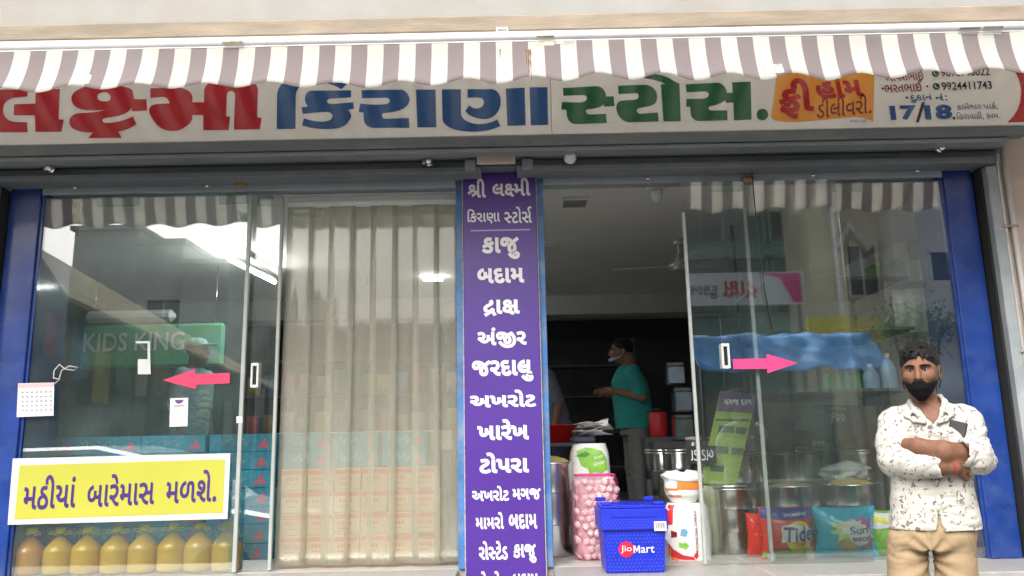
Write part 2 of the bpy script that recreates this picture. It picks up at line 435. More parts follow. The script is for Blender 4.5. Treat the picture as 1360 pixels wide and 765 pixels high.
 'િ': (265, [[238,0,204,2,172,8,144,19,121,37,105,58,96,82,92,110,90,148,90,672,93,728,104,776,123,819,156,854,182,872,214,885,251,893,292,896,378,884,458,847,534,788,612,710,553,665,513,706,472,744,430,776,386,802,343,818,298,824,272,822,249,818,228,810,210,797,191,774,179,743,172,700,170,643,170,152,171,129,173,112,177,101,182,92,196,81,214,76,235,74,256,73,248,0]]),
 'ા': (265, [[239,0,200,2,168,10,142,21,122,37,107,56,98,79,92,109,90,148,90,603,170,593,170,152,171,128,173,112,178,100,185,90,198,80,216,75,236,74,257,73,249,0]]),
 'ણ': (821, [[425,-142,360,-97,372,-82,380,-67,386,-52,388,-35,383,-10,368,12,342,31,302,52,163,114,118,142,92,176,79,219,75,276,75,603,155,592,155,291,156,264,157,241,161,221,170,204,185,190,207,177,346,113,406,81,444,49,465,13,472,-30,468,-62,457,-92,442,-118], [398,210,351,216,303,236,258,268,217,310,277,355,303,326,330,303,360,287,396,282,426,288,452,307,465,329,472,361,475,404,469,462,450,502,419,524,380,532,330,526,284,509,259,574,291,588,324,596,355,601,385,603,432,597,473,581,508,552,534,514,550,464,555,404,552,349,541,305,525,271,504,246,480,229,453,218,425,212], [795,0,756,2,724,10,698,21,678,37,664,56,654,79,649,109,647,148,647,603,727,592,727,152,728,129,730,112,734,101,739,92,753,81,772,76,793,74,813,73,806,0]]),
 'સ': (711, [[413,0,351,7,296,28,249,59,208,98,171,143,139,189,130,188,121,188,81,192,52,202,35,221,29,249,33,271,46,288,66,298,90,301,109,300,128,295,147,286,168,273,202,284,233,300,260,322,282,348,295,379,300,416,292,465,268,501,231,523,183,530,150,528,120,523,89,514,55,499,29,568,67,582,106,594,146,601,186,603,241,598,288,582,328,556,357,520,375,474,381,418,380,392,375,366,388,362,402,360,417,358,432,357,464,358,490,363,514,371,537,383,537,603,617,592,617,152,618,129,620,112,624,101,629,92,642,81,661,76,682,74,703,73,695,0,685,0,651,2,620,8,591,19,568,37,552,58,543,82,538,110,537,148,537,306,516,297,492,291,466,287,435,286,389,290,347,302,321,270,290,242,254,221,216,204,252,159,286,125,318,101,350,86,384,78,422,75,436,75,427,0]]),
 'ટ': (451, [[249,-10,190,-5,140,11,100,37,70,72,52,113,46,162,57,224,89,274,140,318,208,359,261,388,296,412,316,437,323,467,317,496,299,516,272,526,237,530,203,528,172,524,143,516,113,504,88,572,122,585,158,594,197,601,239,603,290,599,331,586,362,566,393,523,403,469,399,430,386,398,366,372,340,348,310,327,275,307,226,279,188,254,161,232,142,209,132,184,129,154,137,118,161,88,200,69,251,63,297,66,338,76,377,93,417,115,454,44,407,21,360,4,309,-6]]),
 'ો': (265, [[239,0,200,2,168,10,142,21,122,37,107,56,98,79,92,109,90,148,90,603,170,593,170,152,171,128,173,112,178,100,185,90,198,80,216,75,236,74,257,73,249,0], [92,641,63,726,34,782,-2,814,-49,824,-61,824,-74,822,-88,819,-101,815,-125,884,-104,890,-83,894,-63,895,-44,896,1,891,40,876,76,847,108,801,137,734,163,641]]),
 'જ': (822, [[549,-10,491,-4,446,14,412,43,390,78,376,118,372,160,381,230,410,294,457,354,523,416,480,453,434,484,384,507,330,523,340,503,348,480,354,456,356,428,352,390,340,354,320,320,289,294,246,276,191,270,144,275,105,291,74,316,43,368,33,430,39,475,57,516,86,552,127,580,178,597,240,603,338,594,428,566,508,522,581,461,626,495,673,529,724,565,782,604,827,539,772,503,722,470,675,438,630,407,668,352,696,294,715,233,721,169,716,117,700,73,674,37,640,11,598,-5], [113,429,118,391,135,364,160,348,191,343,230,349,256,367,271,396,276,434,274,461,268,487,258,511,245,533,239,533,234,533,178,525,141,502,120,468], [454,161,460,120,476,89,505,70,547,63,585,69,614,88,633,122,639,170,635,224,622,274,600,320,571,363,527,325,496,290,475,256,462,223,456,192]]),
 'ુ': (0, [[-162,-268,-224,-263,-280,-248,-330,-222,-399,-169,-461,-100,-399,-57,-342,-120,-288,-163,-230,-188,-162,-196,-114,-192,-82,-178,-63,-157,-57,-127,-63,-101,-80,-82,-105,-72,-137,-68,-162,-69,-185,-74,-206,-80,-227,-90,-253,-23,-198,-6,-142,0,-95,-4,-55,-16,-24,-37,7,-80,17,-135,6,-188,-28,-230,-63,-251,-108,-264]]),
 'બ': (734, [[233,151,181,157,136,176,98,205,68,246,50,296,44,354,50,413,69,464,100,510,143,548,196,579,259,603,282,531,229,510,189,486,160,457,134,408,126,353,130,310,142,276,160,252,183,236,208,226,234,223,281,232,314,258,325,277,332,299,336,328,337,369,337,447,417,437,417,335,417,332,417,329,428,315,442,306,458,302,475,300,500,302,522,310,541,322,560,339,560,603,640,592,640,152,641,129,643,112,647,101,652,92,666,81,684,76,705,74,726,73,718,0,708,0,674,2,642,8,614,19,591,37,575,58,566,82,562,110,560,148,560,252,542,242,522,234,500,230,475,228,455,229,436,233,419,240,402,250,377,210,342,178,294,158]]),
 'દ': (467, [[298,-10,237,-4,185,13,143,42,112,80,93,125,87,176,91,212,102,246,119,276,142,301,104,331,72,366,51,407,44,457,49,494,64,528,89,558,125,582,173,598,233,603,262,602,293,598,322,594,343,589,329,518,311,522,290,526,267,528,244,529,189,523,152,506,132,481,125,451,130,420,144,392,171,367,211,342,258,355,308,359,330,358,350,357,367,355,383,353,369,281,341,285,310,286,274,283,240,274,211,260,188,239,173,211,168,176,176,127,202,92,243,70,299,63,318,64,334,65,348,68,361,71,358,81,357,94,361,117,373,134,392,144,415,148,440,144,458,130,469,112,473,90,467,59,448,34,420,14,384,0,342,-7]]),
 'અ': (883, [[343,103,278,110,219,132,166,173,121,237,117,237,71,244,44,264,35,297,39,316,50,332,68,342,94,346,117,344,137,338,155,327,172,311,212,329,244,356,265,391,272,430,265,472,244,504,209,524,158,530,135,529,108,524,82,518,58,508,31,576,58,586,90,595,125,601,161,603,217,598,264,583,302,557,330,522,346,479,352,428,342,369,310,318,262,277,204,250,227,218,258,194,295,180,337,175,372,178,402,186,426,199,446,216,467,246,478,280,484,321,486,371,486,447,566,437,566,349,566,339,566,329,576,315,590,306,606,302,623,300,648,303,670,310,689,323,708,341,708,603,788,592,788,152,789,129,791,112,795,101,800,92,814,81,832,76,854,74,875,73,867,0,856,0,817,2,784,10,759,21,739,37,725,56,716,79,710,109,708,148,708,252,690,242,671,234,649,230,624,228,605,229,587,233,569,240,552,250,534,205,508,168,474,140,413,112]]),
 'ં': (0, [[-133,703,-155,707,-173,719,-185,738,-189,762,-185,786,-173,805,-155,817,-133,821,-112,817,-94,805,-81,786,-77,762,-81,738,-94,719,-112,707]]),
 'ખ': (746, [[261,161,212,166,172,180,140,203,118,230,104,260,96,299,93,351,93,440,92,463,90,480,86,491,81,500,68,511,49,516,27,518,6,519,14,592,24,592,64,590,96,582,122,571,142,555,156,536,166,513,171,483,173,443,173,351,175,316,180,289,188,269,200,253,226,238,262,233,281,234,298,239,314,247,327,258,337,272,344,290,348,315,349,351,349,481,429,471,429,362,440,348,454,340,469,336,486,334,511,337,533,344,552,357,571,374,571,603,651,592,651,152,652,129,654,113,659,102,664,92,677,81,696,76,717,74,738,73,730,0,720,0,681,2,648,10,623,22,603,37,588,56,578,79,573,109,571,148,571,285,553,275,534,268,511,264,486,262,469,263,453,266,438,270,423,278,402,230,366,193,318,169]]),
 'ે': (0, [[-173,641,-202,726,-232,782,-267,814,-314,824,-326,824,-339,822,-353,819,-366,815,-390,884,-369,890,-348,894,-328,895,-309,896,-264,891,-224,876,-189,847,-156,801,-128,734,-102,641]]),
 'પ': (568, [[264,161,227,164,194,173,166,187,143,204,121,231,106,262,96,300,93,350,93,440,92,463,90,480,86,491,81,500,68,511,49,516,27,518,6,519,14,592,24,592,64,590,96,582,122,571,142,555,156,536,166,513,171,483,173,443,173,357,175,317,181,288,190,268,202,253,230,238,272,233,306,237,338,248,368,266,393,286,393,603,473,592,473,152,474,129,476,112,480,101,485,92,499,81,518,76,539,74,560,73,552,0,542,0,502,2,470,10,444,21,424,37,410,56,400,79,395,109,393,148,393,199,366,184,336,172,302,164]]),
 'ગ': (654, [[210,178,156,185,105,207,56,246,11,303,74,346,107,302,138,273,170,256,206,251,243,259,273,282,292,323,299,384,296,431,286,468,270,496,234,521,188,530,158,528,129,522,102,514,79,503,54,570,88,585,124,595,159,601,192,603,244,597,289,579,328,550,357,507,374,452,380,383,376,325,364,279,347,244,324,217,298,198,269,186,239,180], [627,0,588,2,556,10,530,21,510,37,496,56,486,79,481,109,479,148,479,603,559,592,559,152,560,129,562,112,566,101,571,92,585,81,604,76,625,74,646,73,638,0]]),
 'ડ': (481, [[264,-10,207,-5,157,10,114,34,57,84,9,145,79,188,125,128,169,90,214,70,261,63,304,69,337,86,358,113,365,150,362,177,354,201,339,223,316,246,284,269,241,296,179,338,140,378,119,419,112,466,123,520,158,564,192,586,235,599,286,603,312,602,338,600,364,597,391,591,376,521,351,526,329,528,308,530,285,530,245,526,216,512,199,492,193,464,196,444,203,428,216,412,236,396,264,377,300,354,367,308,414,262,441,213,450,153,445,107,429,68,402,35,366,10,320,-5]]),
 'ઠ': (517, [[265,-10,197,-4,142,13,99,42,68,81,50,125,44,175,56,238,90,292,126,321,171,344,225,360,196,383,170,412,151,445,145,483,155,529,184,568,215,587,254,599,302,603,329,602,358,600,386,597,414,591,399,520,375,525,350,528,326,530,304,530,268,527,244,517,230,502,225,481,230,457,247,436,278,412,328,380,397,332,446,284,475,230,485,165,479,116,460,74,428,38,385,12,330,-5], [126,173,135,127,162,92,205,70,263,63,317,69,362,87,385,107,398,133,403,167,397,208,380,242,351,273,306,306,302,306,299,306,253,302,212,290,176,272,149,246,132,213]]),
 'ય': (594, [[271,161,218,166,170,182,130,208,80,262,43,333,97,353,138,378,165,410,174,452,168,485,150,510,121,526,83,531,67,531,54,530,44,528,32,526,14,594,27,597,42,600,63,602,88,603,136,599,176,585,210,564,235,534,250,497,255,453,248,403,226,361,191,326,147,299,166,274,194,252,228,238,269,233,317,238,358,252,392,274,419,298,419,603,499,593,499,152,500,128,502,112,506,100,514,90,527,80,544,75,565,74,586,73,578,0,568,0,529,2,497,10,472,21,451,37,436,56,426,79,421,109,419,148,419,208,390,189,357,174,318,164]]),
 'ળ': (750, [[724,0,684,2,652,10,626,21,606,37,592,56,582,79,577,109,575,148,575,398,574,438,570,466,563,487,551,503,530,517,503,522,489,521,476,516,465,510,455,503,443,488,436,468,432,439,431,398,431,375,429,320,422,269,406,225,378,188,353,169,323,154,286,144,242,141,188,147,140,166,100,197,70,239,50,292,44,354,50,410,68,460,99,506,141,545,195,577,259,603,282,530,230,509,189,484,160,454,135,405,126,350,130,304,142,269,162,243,186,226,213,216,241,213,269,215,292,222,310,232,325,246,337,265,345,287,350,316,351,356,351,410,352,450,357,490,371,526,400,559,420,573,444,584,471,591,503,593,534,591,562,584,586,573,606,559,628,535,644,506,652,470,655,423,655,152,656,129,658,112,662,101,667,92,681,81,700,76,721,74,742,73,734,0]]),
 '.': (268, [[143,-14,120,-10,100,2,86,23,82,54,86,86,100,106,120,117,143,121,167,117,188,106,201,86,206,54,201,23,188,2,167,-10]]),
 'ફ': (511, [[65,211,38,282,180,333,148,361,124,390,108,423,103,462,108,501,124,535,150,564,186,585,228,599,277,603,308,602,338,600,366,595,394,589,379,517,354,522,332,526,311,528,286,529,242,524,210,509,191,486,185,455,189,431,202,408,225,385,259,361,464,438,496,368,331,311,384,274,422,234,445,191,453,142,448,106,434,70,410,38,374,12,324,-4,259,-10,243,-10,226,-9,262,-53,298,-82,335,-98,378,-103,404,-103,395,-178,379,-178,324,-172,278,-154,237,-127,202,-91,170,-49,140,-3,104,5,78,16,60,30,50,45,45,60,43,73,47,94,58,109,76,119,96,122,122,118,146,108,168,91,191,68,222,63,257,61,307,66,342,83,364,109,371,144,369,164,362,184,348,206,326,229,294,254,251,282]]),
 'હ': (633, [[422,161,360,168,299,191,242,231,189,291,257,332,307,277,362,244,423,233,452,236,476,244,492,260,497,284,492,308,478,328,448,346,400,366,344,391,304,419,281,452,273,493,283,538,312,572,360,595,427,602,452,601,479,598,504,595,526,590,511,518,466,527,415,530,381,526,360,514,353,494,357,478,370,464,395,450,436,433,504,402,547,369,570,330,577,285,572,248,558,217,535,193,486,169], [396,-10,321,-5,256,8,200,32,132,80,84,141,56,212,46,289,48,342,56,389,68,431,85,468,161,433,148,401,138,366,132,329,130,289,138,226,162,171,200,126,252,92,317,70,394,63,447,66,498,74,546,87,595,106,628,35,589,20,553,9,518,0,481,-6,441,-9]]),
 'વ': (577, [[244,161,189,167,141,183,100,210,69,247,50,292,44,345,51,403,72,451,106,489,150,516,203,533,263,539,286,538,313,536,338,532,359,528,346,458,328,461,310,464,290,465,266,466,206,458,162,435,134,397,125,346,134,296,159,260,197,240,243,233,292,237,333,250,368,271,403,299,403,603,483,592,483,152,484,129,486,112,490,101,495,92,509,81,528,76,549,74,569,73,562,0,551,0,512,2,480,10,454,21,434,37,420,56,410,79,405,109,403,148,403,207,372,189,337,174,296,164]]),
 'ભ': (809, [[234,48,183,97,138,146,99,199,70,255,51,316,45,384,52,446,72,499,103,543,146,576,197,596,255,603,296,600,332,591,362,576,389,556,415,525,434,488,445,439,449,377,449,365,634,365,634,602,714,592,714,152,715,128,717,112,722,100,729,90,742,80,758,75,778,74,801,73,793,0,783,0,744,2,712,10,686,21,666,37,651,56,642,79,636,109,634,148,634,293,449,293,449,263,446,234,435,215,420,204,403,201,377,206,350,221,326,243,306,270,293,297,289,323,292,339,302,352,319,362,345,365,369,365,369,372,366,424,357,464,341,494,326,509,307,520,284,528,255,530,213,525,180,508,156,484,139,453,129,418,126,382,132,325,148,274,174,227,208,184,247,142,290,102]]),
 'ત': (572, [[209,12,166,49,126,88,93,128,66,170,49,214,43,261,46,298,56,330,72,358,93,381,127,404,170,420,228,430,306,433,398,433,398,603,478,592,478,152,479,129,481,112,485,101,490,92,504,81,522,76,544,74,564,73,557,0,546,0,507,2,474,10,449,21,429,37,415,56,406,79,400,109,398,148,398,360,300,360,260,359,228,357,204,353,185,348,170,340,156,331,133,301,125,261,134,211,162,164,205,118,262,68]]),
 'ઈ': (634, [[311,-10,244,-4,188,14,144,43,113,81,94,126,88,176,94,224,111,266,139,302,102,332,71,367,51,410,44,461,49,498,63,532,86,561,119,584,160,598,210,603,232,602,258,600,283,596,304,592,290,520,274,524,256,526,237,528,219,529,178,524,149,508,131,485,125,456,130,424,144,395,169,369,207,344,251,355,299,359,308,359,318,359,328,358,338,357,329,285,322,286,315,286,308,286,300,286,250,280,208,260,186,239,172,212,168,177,177,128,204,92,250,70,314,63,372,68,420,84,458,110,486,144,502,186,508,236,506,277,500,315,491,352,478,389,460,430,437,476,406,537,382,587,364,629,351,666,344,702,341,739,352,800,384,850,416,876,456,891,505,896,554,891,594,876,626,854,652,826,674,795,691,761,617,734,598,767,574,797,544,818,506,825,476,820,450,806,430,779,424,737,429,690,445,642,470,586,504,518,538,446,566,377,584,308,590,236,584,174,564,116,529,64,477,24,431,5,376,-6]]),
 'ન': (546, [[140,214,115,219,89,236,64,259,43,288,29,318,24,348,27,369,38,386,56,396,84,400,372,400,372,603,452,592,452,152,453,129,455,112,459,101,464,92,478,81,496,76,517,74,538,73,530,0,520,0,486,2,454,8,426,19,403,37,387,58,378,82,374,110,372,148,372,328,191,328,191,271,188,246,177,228,161,218]]),
 ':': (294, [[147,414,123,418,103,430,90,451,85,482,90,514,103,535,123,546,147,550,171,546,191,535,204,514,209,482,204,451,191,430,171,418], [147,-14,123,-10,103,2,90,23,85,54,90,86,103,107,123,118,147,122,171,118,191,107,204,86,209,54,204,23,191,2,171,-10]]),
 ',': (268, [[56,-129,71,-68,84,-3,96,60,105,116,202,116,209,105,193,50,172,-11,148,-72,123,-129]]),
 '૧': (551, [[484,0,445,2,412,10,387,21,367,37,353,56,344,79,338,109,336,148,336,293,318,287,298,282,278,279,256,278,210,283,169,298,134,323,108,356,91,396,85,442,90,483,104,522,128,554,162,580,203,597,251,603,285,601,314,594,338,583,359,569,384,542,402,508,412,465,416,411,416,152,417,129,419,112,423,101,428,92,442,81,460,76,482,74,502,73,495,0], [166,437,172,401,192,374,221,357,258,351,299,356,336,373,336,394,334,433,330,465,322,490,308,509,297,518,284,524,270,529,252,530,216,524,189,505,172,476]]),
 '૦': (551, [[276,98,218,105,166,124,123,156,92,198,72,248,65,306,72,363,92,412,124,454,166,486,217,506,275,513,334,506,386,486,428,455,459,413,478,362,485,305,478,248,458,198,425,156,383,124,333,105], [273,172,326,182,367,210,394,254,403,308,394,361,369,402,329,429,277,438,225,429,184,400,156,358,147,304,156,251,182,209,222,181]]),
}
_GC = {}
def _dec(key, bold):
    k = (key, bold)
    if k not in _GC:
        adv, raw = GLYPHS[key]
        cs = []
        for r in raw:
            c = [(r[i], r[i + 1]) for i in range(0, len(r), 2)]
            cs.append(embolden(c, bold) if bold else c)
        _GC[k] = (adv, tess(cs) if cs else ([], []))
    return _GC[k]

_KEYS = sorted(GLYPHS, key=len, reverse=True)
def gtext(s, bold=0, track=0):
    """Gujarati line, letters given in the order they stand; returns flat faces"""
    V, F, x, i = [], [], 0.0, 0
    while i < len(s):
        if s[i] == ' ':
            x += 260; i += 1; continue
        k = next((k for k in _KEYS if s.startswith(k, i)), None)
        if k is None:
            i += 1; continue
        adv, (v, f) = _dec(k, bold)
        dx = 0
        if k == 'ર્': dx = -60
        o = len(V)
        V += [(a + x + dx, b) for a, b in v]
        F += [tuple(q + o for q in g) for g in f]
        x += adv + (track if adv else 0) + (bold * 0.8 if adv else 0)
        i += len(k)
    return V, F

def ltext(s, bold=0.0, shear=0.0):
    cu = bpy.data.curves.new('lettering', 'FONT')
    cu.body = s; cu.resolution_u = 3; cu.offset = bold; cu.shear = shear
    ob = bpy.data.objects.new('lettering', cu); COL.objects.link(ob)
    dg = bpy.context.evaluated_depsgraph_get(); dg.update()
    me = bpy.data.meshes.new_from_object(ob.evaluated_get(dg))
    V = [(v.co.x, v.co.y) for v in me.vertices]
    F = []
    for p in me.polygons:
        f = list(p.vertices)
        a = sum(V[f[i]][0] * V[f[(i + 1) % len(f)]][1] - V[f[(i + 1) % len(f)]][0] * V[f[i]][1] for i in range(len(f)))
        F.append(tuple(f) if a < 0 else tuple(reversed(f)))
    bpy.data.objects.remove(ob); bpy.data.curves.remove(cu); bpy.data.meshes.remove(me)
    return V, F

def fit(t, x0, x1, y0, y1, rot=0.0, mirror=False):
    """stretch lettering into a rectangle"""
    V, F = t
    ax, bx = min(v[0] for v in V), max(v[0] for v in V)
    ay, by = min(v[1] for v in V), max(v[1] for v in V)
    W = []
    for u, v in V:
        a = (u - ax) / (bx - ax); b = (v - ay) / (by - ay)
        if mirror: a = 1 - a
        W.append((x0 + a * (x1 - x0), y0 + b * (y1 - y0)))
    if mirror: F = [tuple(reversed(f)) for f in F]
    if rot:
        cx, cy_ = (x0 + x1) / 2, (y0 + y1) / 2
        c, s = math.cos(rot), math.sin(rot)
        W = [(cx + (u - cx) * c - (v - cy_) * s, cy_ + (u - cx) * s + (v - cy_) * c) for u, v in W]
    return W, F

def svg(path):
    """outline with straight (L) and cubic (C) pieces -> points"""
    t = path.replace('M', ' M ').replace('L', ' L ').replace('C', ' C ').replace('Z', '').split()
    pts, i, cmd = [], 0, None
    while i < len(t):
        if t[i] in 'MLC':
            cmd = t[i]; i += 1; continue
        if cmd in 'ML':
            pts.append((float(t[i]), float(t[i + 1]))); i += 2
        else:
            p0 = pts[-1]; c = [(float(t[i + 2 * k]), float(t[i + 2 * k + 1])) for k in range(3)]; i += 6
            for k in range(1, 9):
                u = k / 8
                pts.append(tuple((1 - u) ** 3 * p0[j] + 3 * u * (1 - u) ** 2 * c[0][j] + 3 * u * u * (1 - u) * c[1][j] + u ** 3 * c[2][j] for j in (0, 1)))
    out = []
    for p in pts:
        if not out or (abs(p[0] - out[-1][0]) + abs(p[1] - out[-1][1])) > 0.5: out.append(p)
    if abs(out[0][0] - out[-1][0]) + abs(out[0][1] - out[-1][1]) < 0.5: out.pop()
    return out
# ------------------------------------------------------------------ palette
M('render_wall', (0.325, 0.322, 0.305), 0.85, var=0.08, scale=3, bump=0.25, bscale=60, dirt=(0.3, 0.26, 0.21), dirt_amt=0.5, dirt_scale=1.6)
M('brown_band', (0.30, 0.25, 0.19), 0.9, var=0.18, scale=5, bump=0.3, stretch=(0.6, 1, 3), dirt=(0.17, 0.14, 0.11), dirt_amt=0.6)  # moulding colour, darker and browner than the wall, with uneven blotches
M('beige_wall', (0.60, 0.50, 0.44), 0.85, var=0.07, scale=4, bump=0.2, bscale=50, dirt=(0.34, 0.24, 0.18), dirt_amt=0.5, dirt_scale=2.5)
M('inside_wall', (0.50, 0.50, 0.48), 0.8, var=0.06)
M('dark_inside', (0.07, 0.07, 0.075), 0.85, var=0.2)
M('ceiling_paint', (0.78, 0.78, 0.76), 0.85, var=0.05, scale=2)
M('floor_stone', (0.50, 0.48, 0.45), 0.35, var=0.12, scale=9, dirt=(0.22, 0.2, 0.18), dirt_amt=0.5, dirt_scale=3)
M('sill_stone', (0.34, 0.335, 0.32), 0.4, var=0.1, scale=14, dirt=(0.3, 0.28, 0.25), dirt_amt=0.45, dirt_scale=5)
M('grey_steel', (0.125, 0.148, 0.165), 0.5, metal=0.0, var=0.18, scale=3, bump=0.08, stretch=(0.5, 1, 2), dirt=(0.24, 0.23, 0.21), dirt_amt=0.6, dirt_scale=5)
M('grey_steel_pale', (0.22, 0.25, 0.27), 0.45, var=0.15, scale=4, dirt=(0.1, 0.1, 0.1), dirt_amt=0.4)
M('pier_paint', (0.30, 0.34, 0.36), 0.6, var=0.15, scale=4, bump=0.15, dirt=(0.5, 0.48, 0.45), dirt_amt=0.5, dirt_scale=4)
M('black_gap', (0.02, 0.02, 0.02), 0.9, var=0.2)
M('blue_frame', (0.009, 0.042, 0.23), 0.3, var=0.22, scale=4, coat=0.35, bump=.05, dirt=(0.06, 0.10, 0.26), dirt_amt=0.5, dirt_scale=9)
M('blue_frame_worn', (0.05, 0.17, 0.42), 0.45, var=0.2, scale=8, dirt=(0.35, 0.36, 0.38), dirt_amt=0.5, dirt_scale=7)
M('track_alu', (0.42, 0.47, 0.53), 0.4, metal=0.4, var=0.1, dirt=(0.2, 0.2, 0.2), dirt_amt=0.3)
M('steel', (0.62, 0.63, 0.64), 0.22, metal=1.0, var=0.08, stretch=(1, 1, 0.2), scale=12)
M('chrome', (0.8, 0.8, 0.8), 0.1, metal=1.0, var=0.05)
M('white_plastic', (0.75, 0.76, 0.75), 0.4, var=0.05)
M('white_paper', (0.66, 0.66, 0.65), 0.7, var=0.04)
M('grey_print', (0.25, 0.25, 0.27), 0.7, var=0.1)
M('black_plastic', (0.015, 0.015, 0.016), 0.35, var=0.2)
M('red_print', (0.5, 0.03, 0.03), 0.5, var=0.06)
M('edge_strip', (0.40, 0.43, 0.41), 0.3, var=0.08, dirt=(0.3, 0.3, 0.28), dirt_amt=0.4, dirt_scale=8)
clear_mat('glass', (0.95, 0.975, 0.965), 0.18, smear=0.05, body=0.008, body_col=(0.52, 0.72, 0.69))
clear_mat('glass_dust_haze', (0.95, 0.975, 0.965), 0.18, smear=0.08, body=0.034, body_col=(0.50, 0.72, 0.70))  # teal dust film that also paints a veiling haze over the dark interior
clear_mat('glass_top', (0.80, 0.87, 0.84), 0.085, smear=0.05, body_col=(0.6, 0.63, 0.62))

# ------------------------------------------------------------------ the setting
FZ = 0.595          # shop floor level
g = MB().add([(-150, -150, -0.12), (150, -150, -0.12), (150, 150, -0.12), (-150, 150, -0.12)], [(0, 1, 2, 3)])
M('asphalt', (0.10, 0.096, 0.09), 0.9, var=0.25, scale=3, bump=0.4, bscale=120, dirt=(0.16, 0.14, 0.11), dirt_amt=0.6, dirt_scale=0.5)
M('paving', (0.42, 0.405, 0.38), 0.85, var=0.15, scale=5, bump=0.3, dirt=(0.13, 0.12, 0.1), dirt_amt=0.5, dirt_scale=1.5)
struct(g.build('road', 'asphalt'))
struct(MB().box(-14, 14, -2.2, -0.45, -0.12, 0.0, bev=0.015).build('pavement', 'paving'))
struct(MB().box(-5.0, 3.0, 0.0, 7.0, FZ - 0.05, FZ).build('floor', 'floor_stone'))
struct(MB().box(-5.0, 3.1, 0.06, 7.0, 3.1, 3.2).build('ceiling', 'ceiling_paint'))

shop = thing('shop_building', 'beige rendered shop building around the wide glazed front under the striped awning', 'building', (0, 0.5, 0))
ww = MB()
ww.box(-9, 9, -0.25, 0.0, 3.93, 6.2)
ww.box(-9, -3.3, -0.1, 0.15, 0.0, 3.93)
ww.build('upper_wall', 'render_wall', shop)
MB().box(-9, 9, -0.31, -0.254, 3.815, 3.93, bev=0.012).box(-9, 9, -0.28, -0.254, 4.17, 4.25, bev=0.01).build('moulding', 'brown_band', shop)
MB().box(3.023, 9, -0.1, 0.15, 0.0, 3.813).build('right_wall', 'beige_wall', shop)
MB().box(-0.30, 0.165, -0.02, 0.25, -0.12, 3.1).build('central_column', 'beige_wall', shop)
MB().box(-0.2, 0.036, -0.225, -0.203, 2.986, 3.062, bev=0.004).build('column_head', 'beige_wall', shop)
pl = MB()
pl.box(-3.3, -0.345, -0.45, -0.002, -0.12, FZ - 0.045)
pl.box(0.21, 3.11, -0.45, -0.002, -0.12, FZ - 0.045)
pl.build('plinth', 'render_wall', shop)
sl = MB()
sl.box(-3.3, -0.343, -0.47, -0.002, FZ - 0.043, FZ - 0.002, bev=0.006)
sl.box(0.208, 1.35, -0.47, -0.002, FZ - 0.043, FZ - 0.002, bev=0.006)
sl.box(1.356, 3.11, -0.47, -0.002, FZ - 0.043, FZ - 0.002, bev=0.006)
sl.build('stone_sill', 'sill_stone', shop)
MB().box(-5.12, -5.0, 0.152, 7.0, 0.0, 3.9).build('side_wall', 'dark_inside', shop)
MB().box(3.102, 3.22, 0.152, 7.0, 0.0, 3.9).build('side_wall', 'inside_wall', shop)
MB().box(-5.0, -3.62, 0.152, 0.25, 0.0, 3.9).build('front_wall', 'inside_wall', shop)
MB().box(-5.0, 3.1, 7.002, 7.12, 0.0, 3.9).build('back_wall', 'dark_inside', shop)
MB().box(-4.99, 3.09, 4.9, 5.2, 2.86, 3.098).build('ceiling_beam', 'inside_wall', shop)
MB().box(-9, 9, -0.24, 7.1, 6.2, 6.35).build('roof', 'render_wall', shop)

# steel guides at both ends, shutter housing and its lock knobs
def guide(x0, x1, label):
    t = thing('shutter_guide', label, 'shutter guide', ((x0 + x1) / 2, -0.06, 0), 'steel guides beside the shop front')
    MB().box(x0, x1, -0.14, 0.1, 0.0, 2.94, bev=0.006).build('channel', 'pier_paint', t)
    xx = x1 if x0 < 0 else x0
    sg = 1 if x0 < 0 else -1
    MB().box(min(xx + sg * .002, xx + sg * 0.016), max(xx + sg * .002, xx + sg * 0.016), -0.09, 0.09, FZ, 2.94).build('gap_shade_strip', 'black_gap', t)  # solid black strip painting the shade of the gap beside the frame
    return t
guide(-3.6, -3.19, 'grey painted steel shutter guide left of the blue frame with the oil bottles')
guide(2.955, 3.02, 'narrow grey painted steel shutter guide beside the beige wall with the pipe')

h = thing('shutter_housing', 'dark grey steel shutter box running across the shop under the painted signboard', 'shutter box', (0, -0.1, 2.95))
hb = MB().box(-3.62, 3.02, -0.16, -0.02, 2.985, 3.03, bev=0.004).box(-3.62, 3.02, -0.2, 0.05, 3.034, 3.13, bev=0.004)
hb.box(-3.62, -0.175, -0.19, -0.03, 2.945, 2.983, bev=0.004).box(0.045, 3.0, -0.19, -0.03, 2.945, 2.983, bev=0.004)
hb.build('box_body', 'grey_steel', h)
MB().box(-3.62, 3.115, -0.315, -0.25, 3.064, 3.128, bev=0.004).build('front_fascia', 'grey_steel', h)
MB().box(-3.62, 3.02, -0.3, -0.204, 3.034, 3.06, bev=0.003).build('lower_lip', 'grey_steel_pale', h)
for (px, py) in ((68, 225), (570, 216), (1248, 198)):
    p = P(px, py, -0.2)
    k = MB().lathe([(0.0, -.045), (0.014, -.044), (0.02, -0.03), (0.02, -0.012), (0.026, -0.008), (0.026, 0.0)], (0, 0, 0), 16)
    k.v = [(p.x + a, p.y + c, p.z + b) for a, b, c in k.v]
    k.box(p.x - 0.04, p.x - 0.026, p.y - 0.01, p.y, p.z - .012, p.z + .012)
    k.build('lock_knob', 'chrome', h)
p = P(757, 210, -0.21)
k = MB().lathe([(0.0, -.05), (0.018, -.046), (0.03, -0.034), (0.036, -0.015), (0.04, 0.0)], (0, 0, 0), 20)
k.v = [(p.x + a, p.y + c, p.z + b) for a, b, c in k.v]
k.build('lock_knob', 'white_plastic', h)
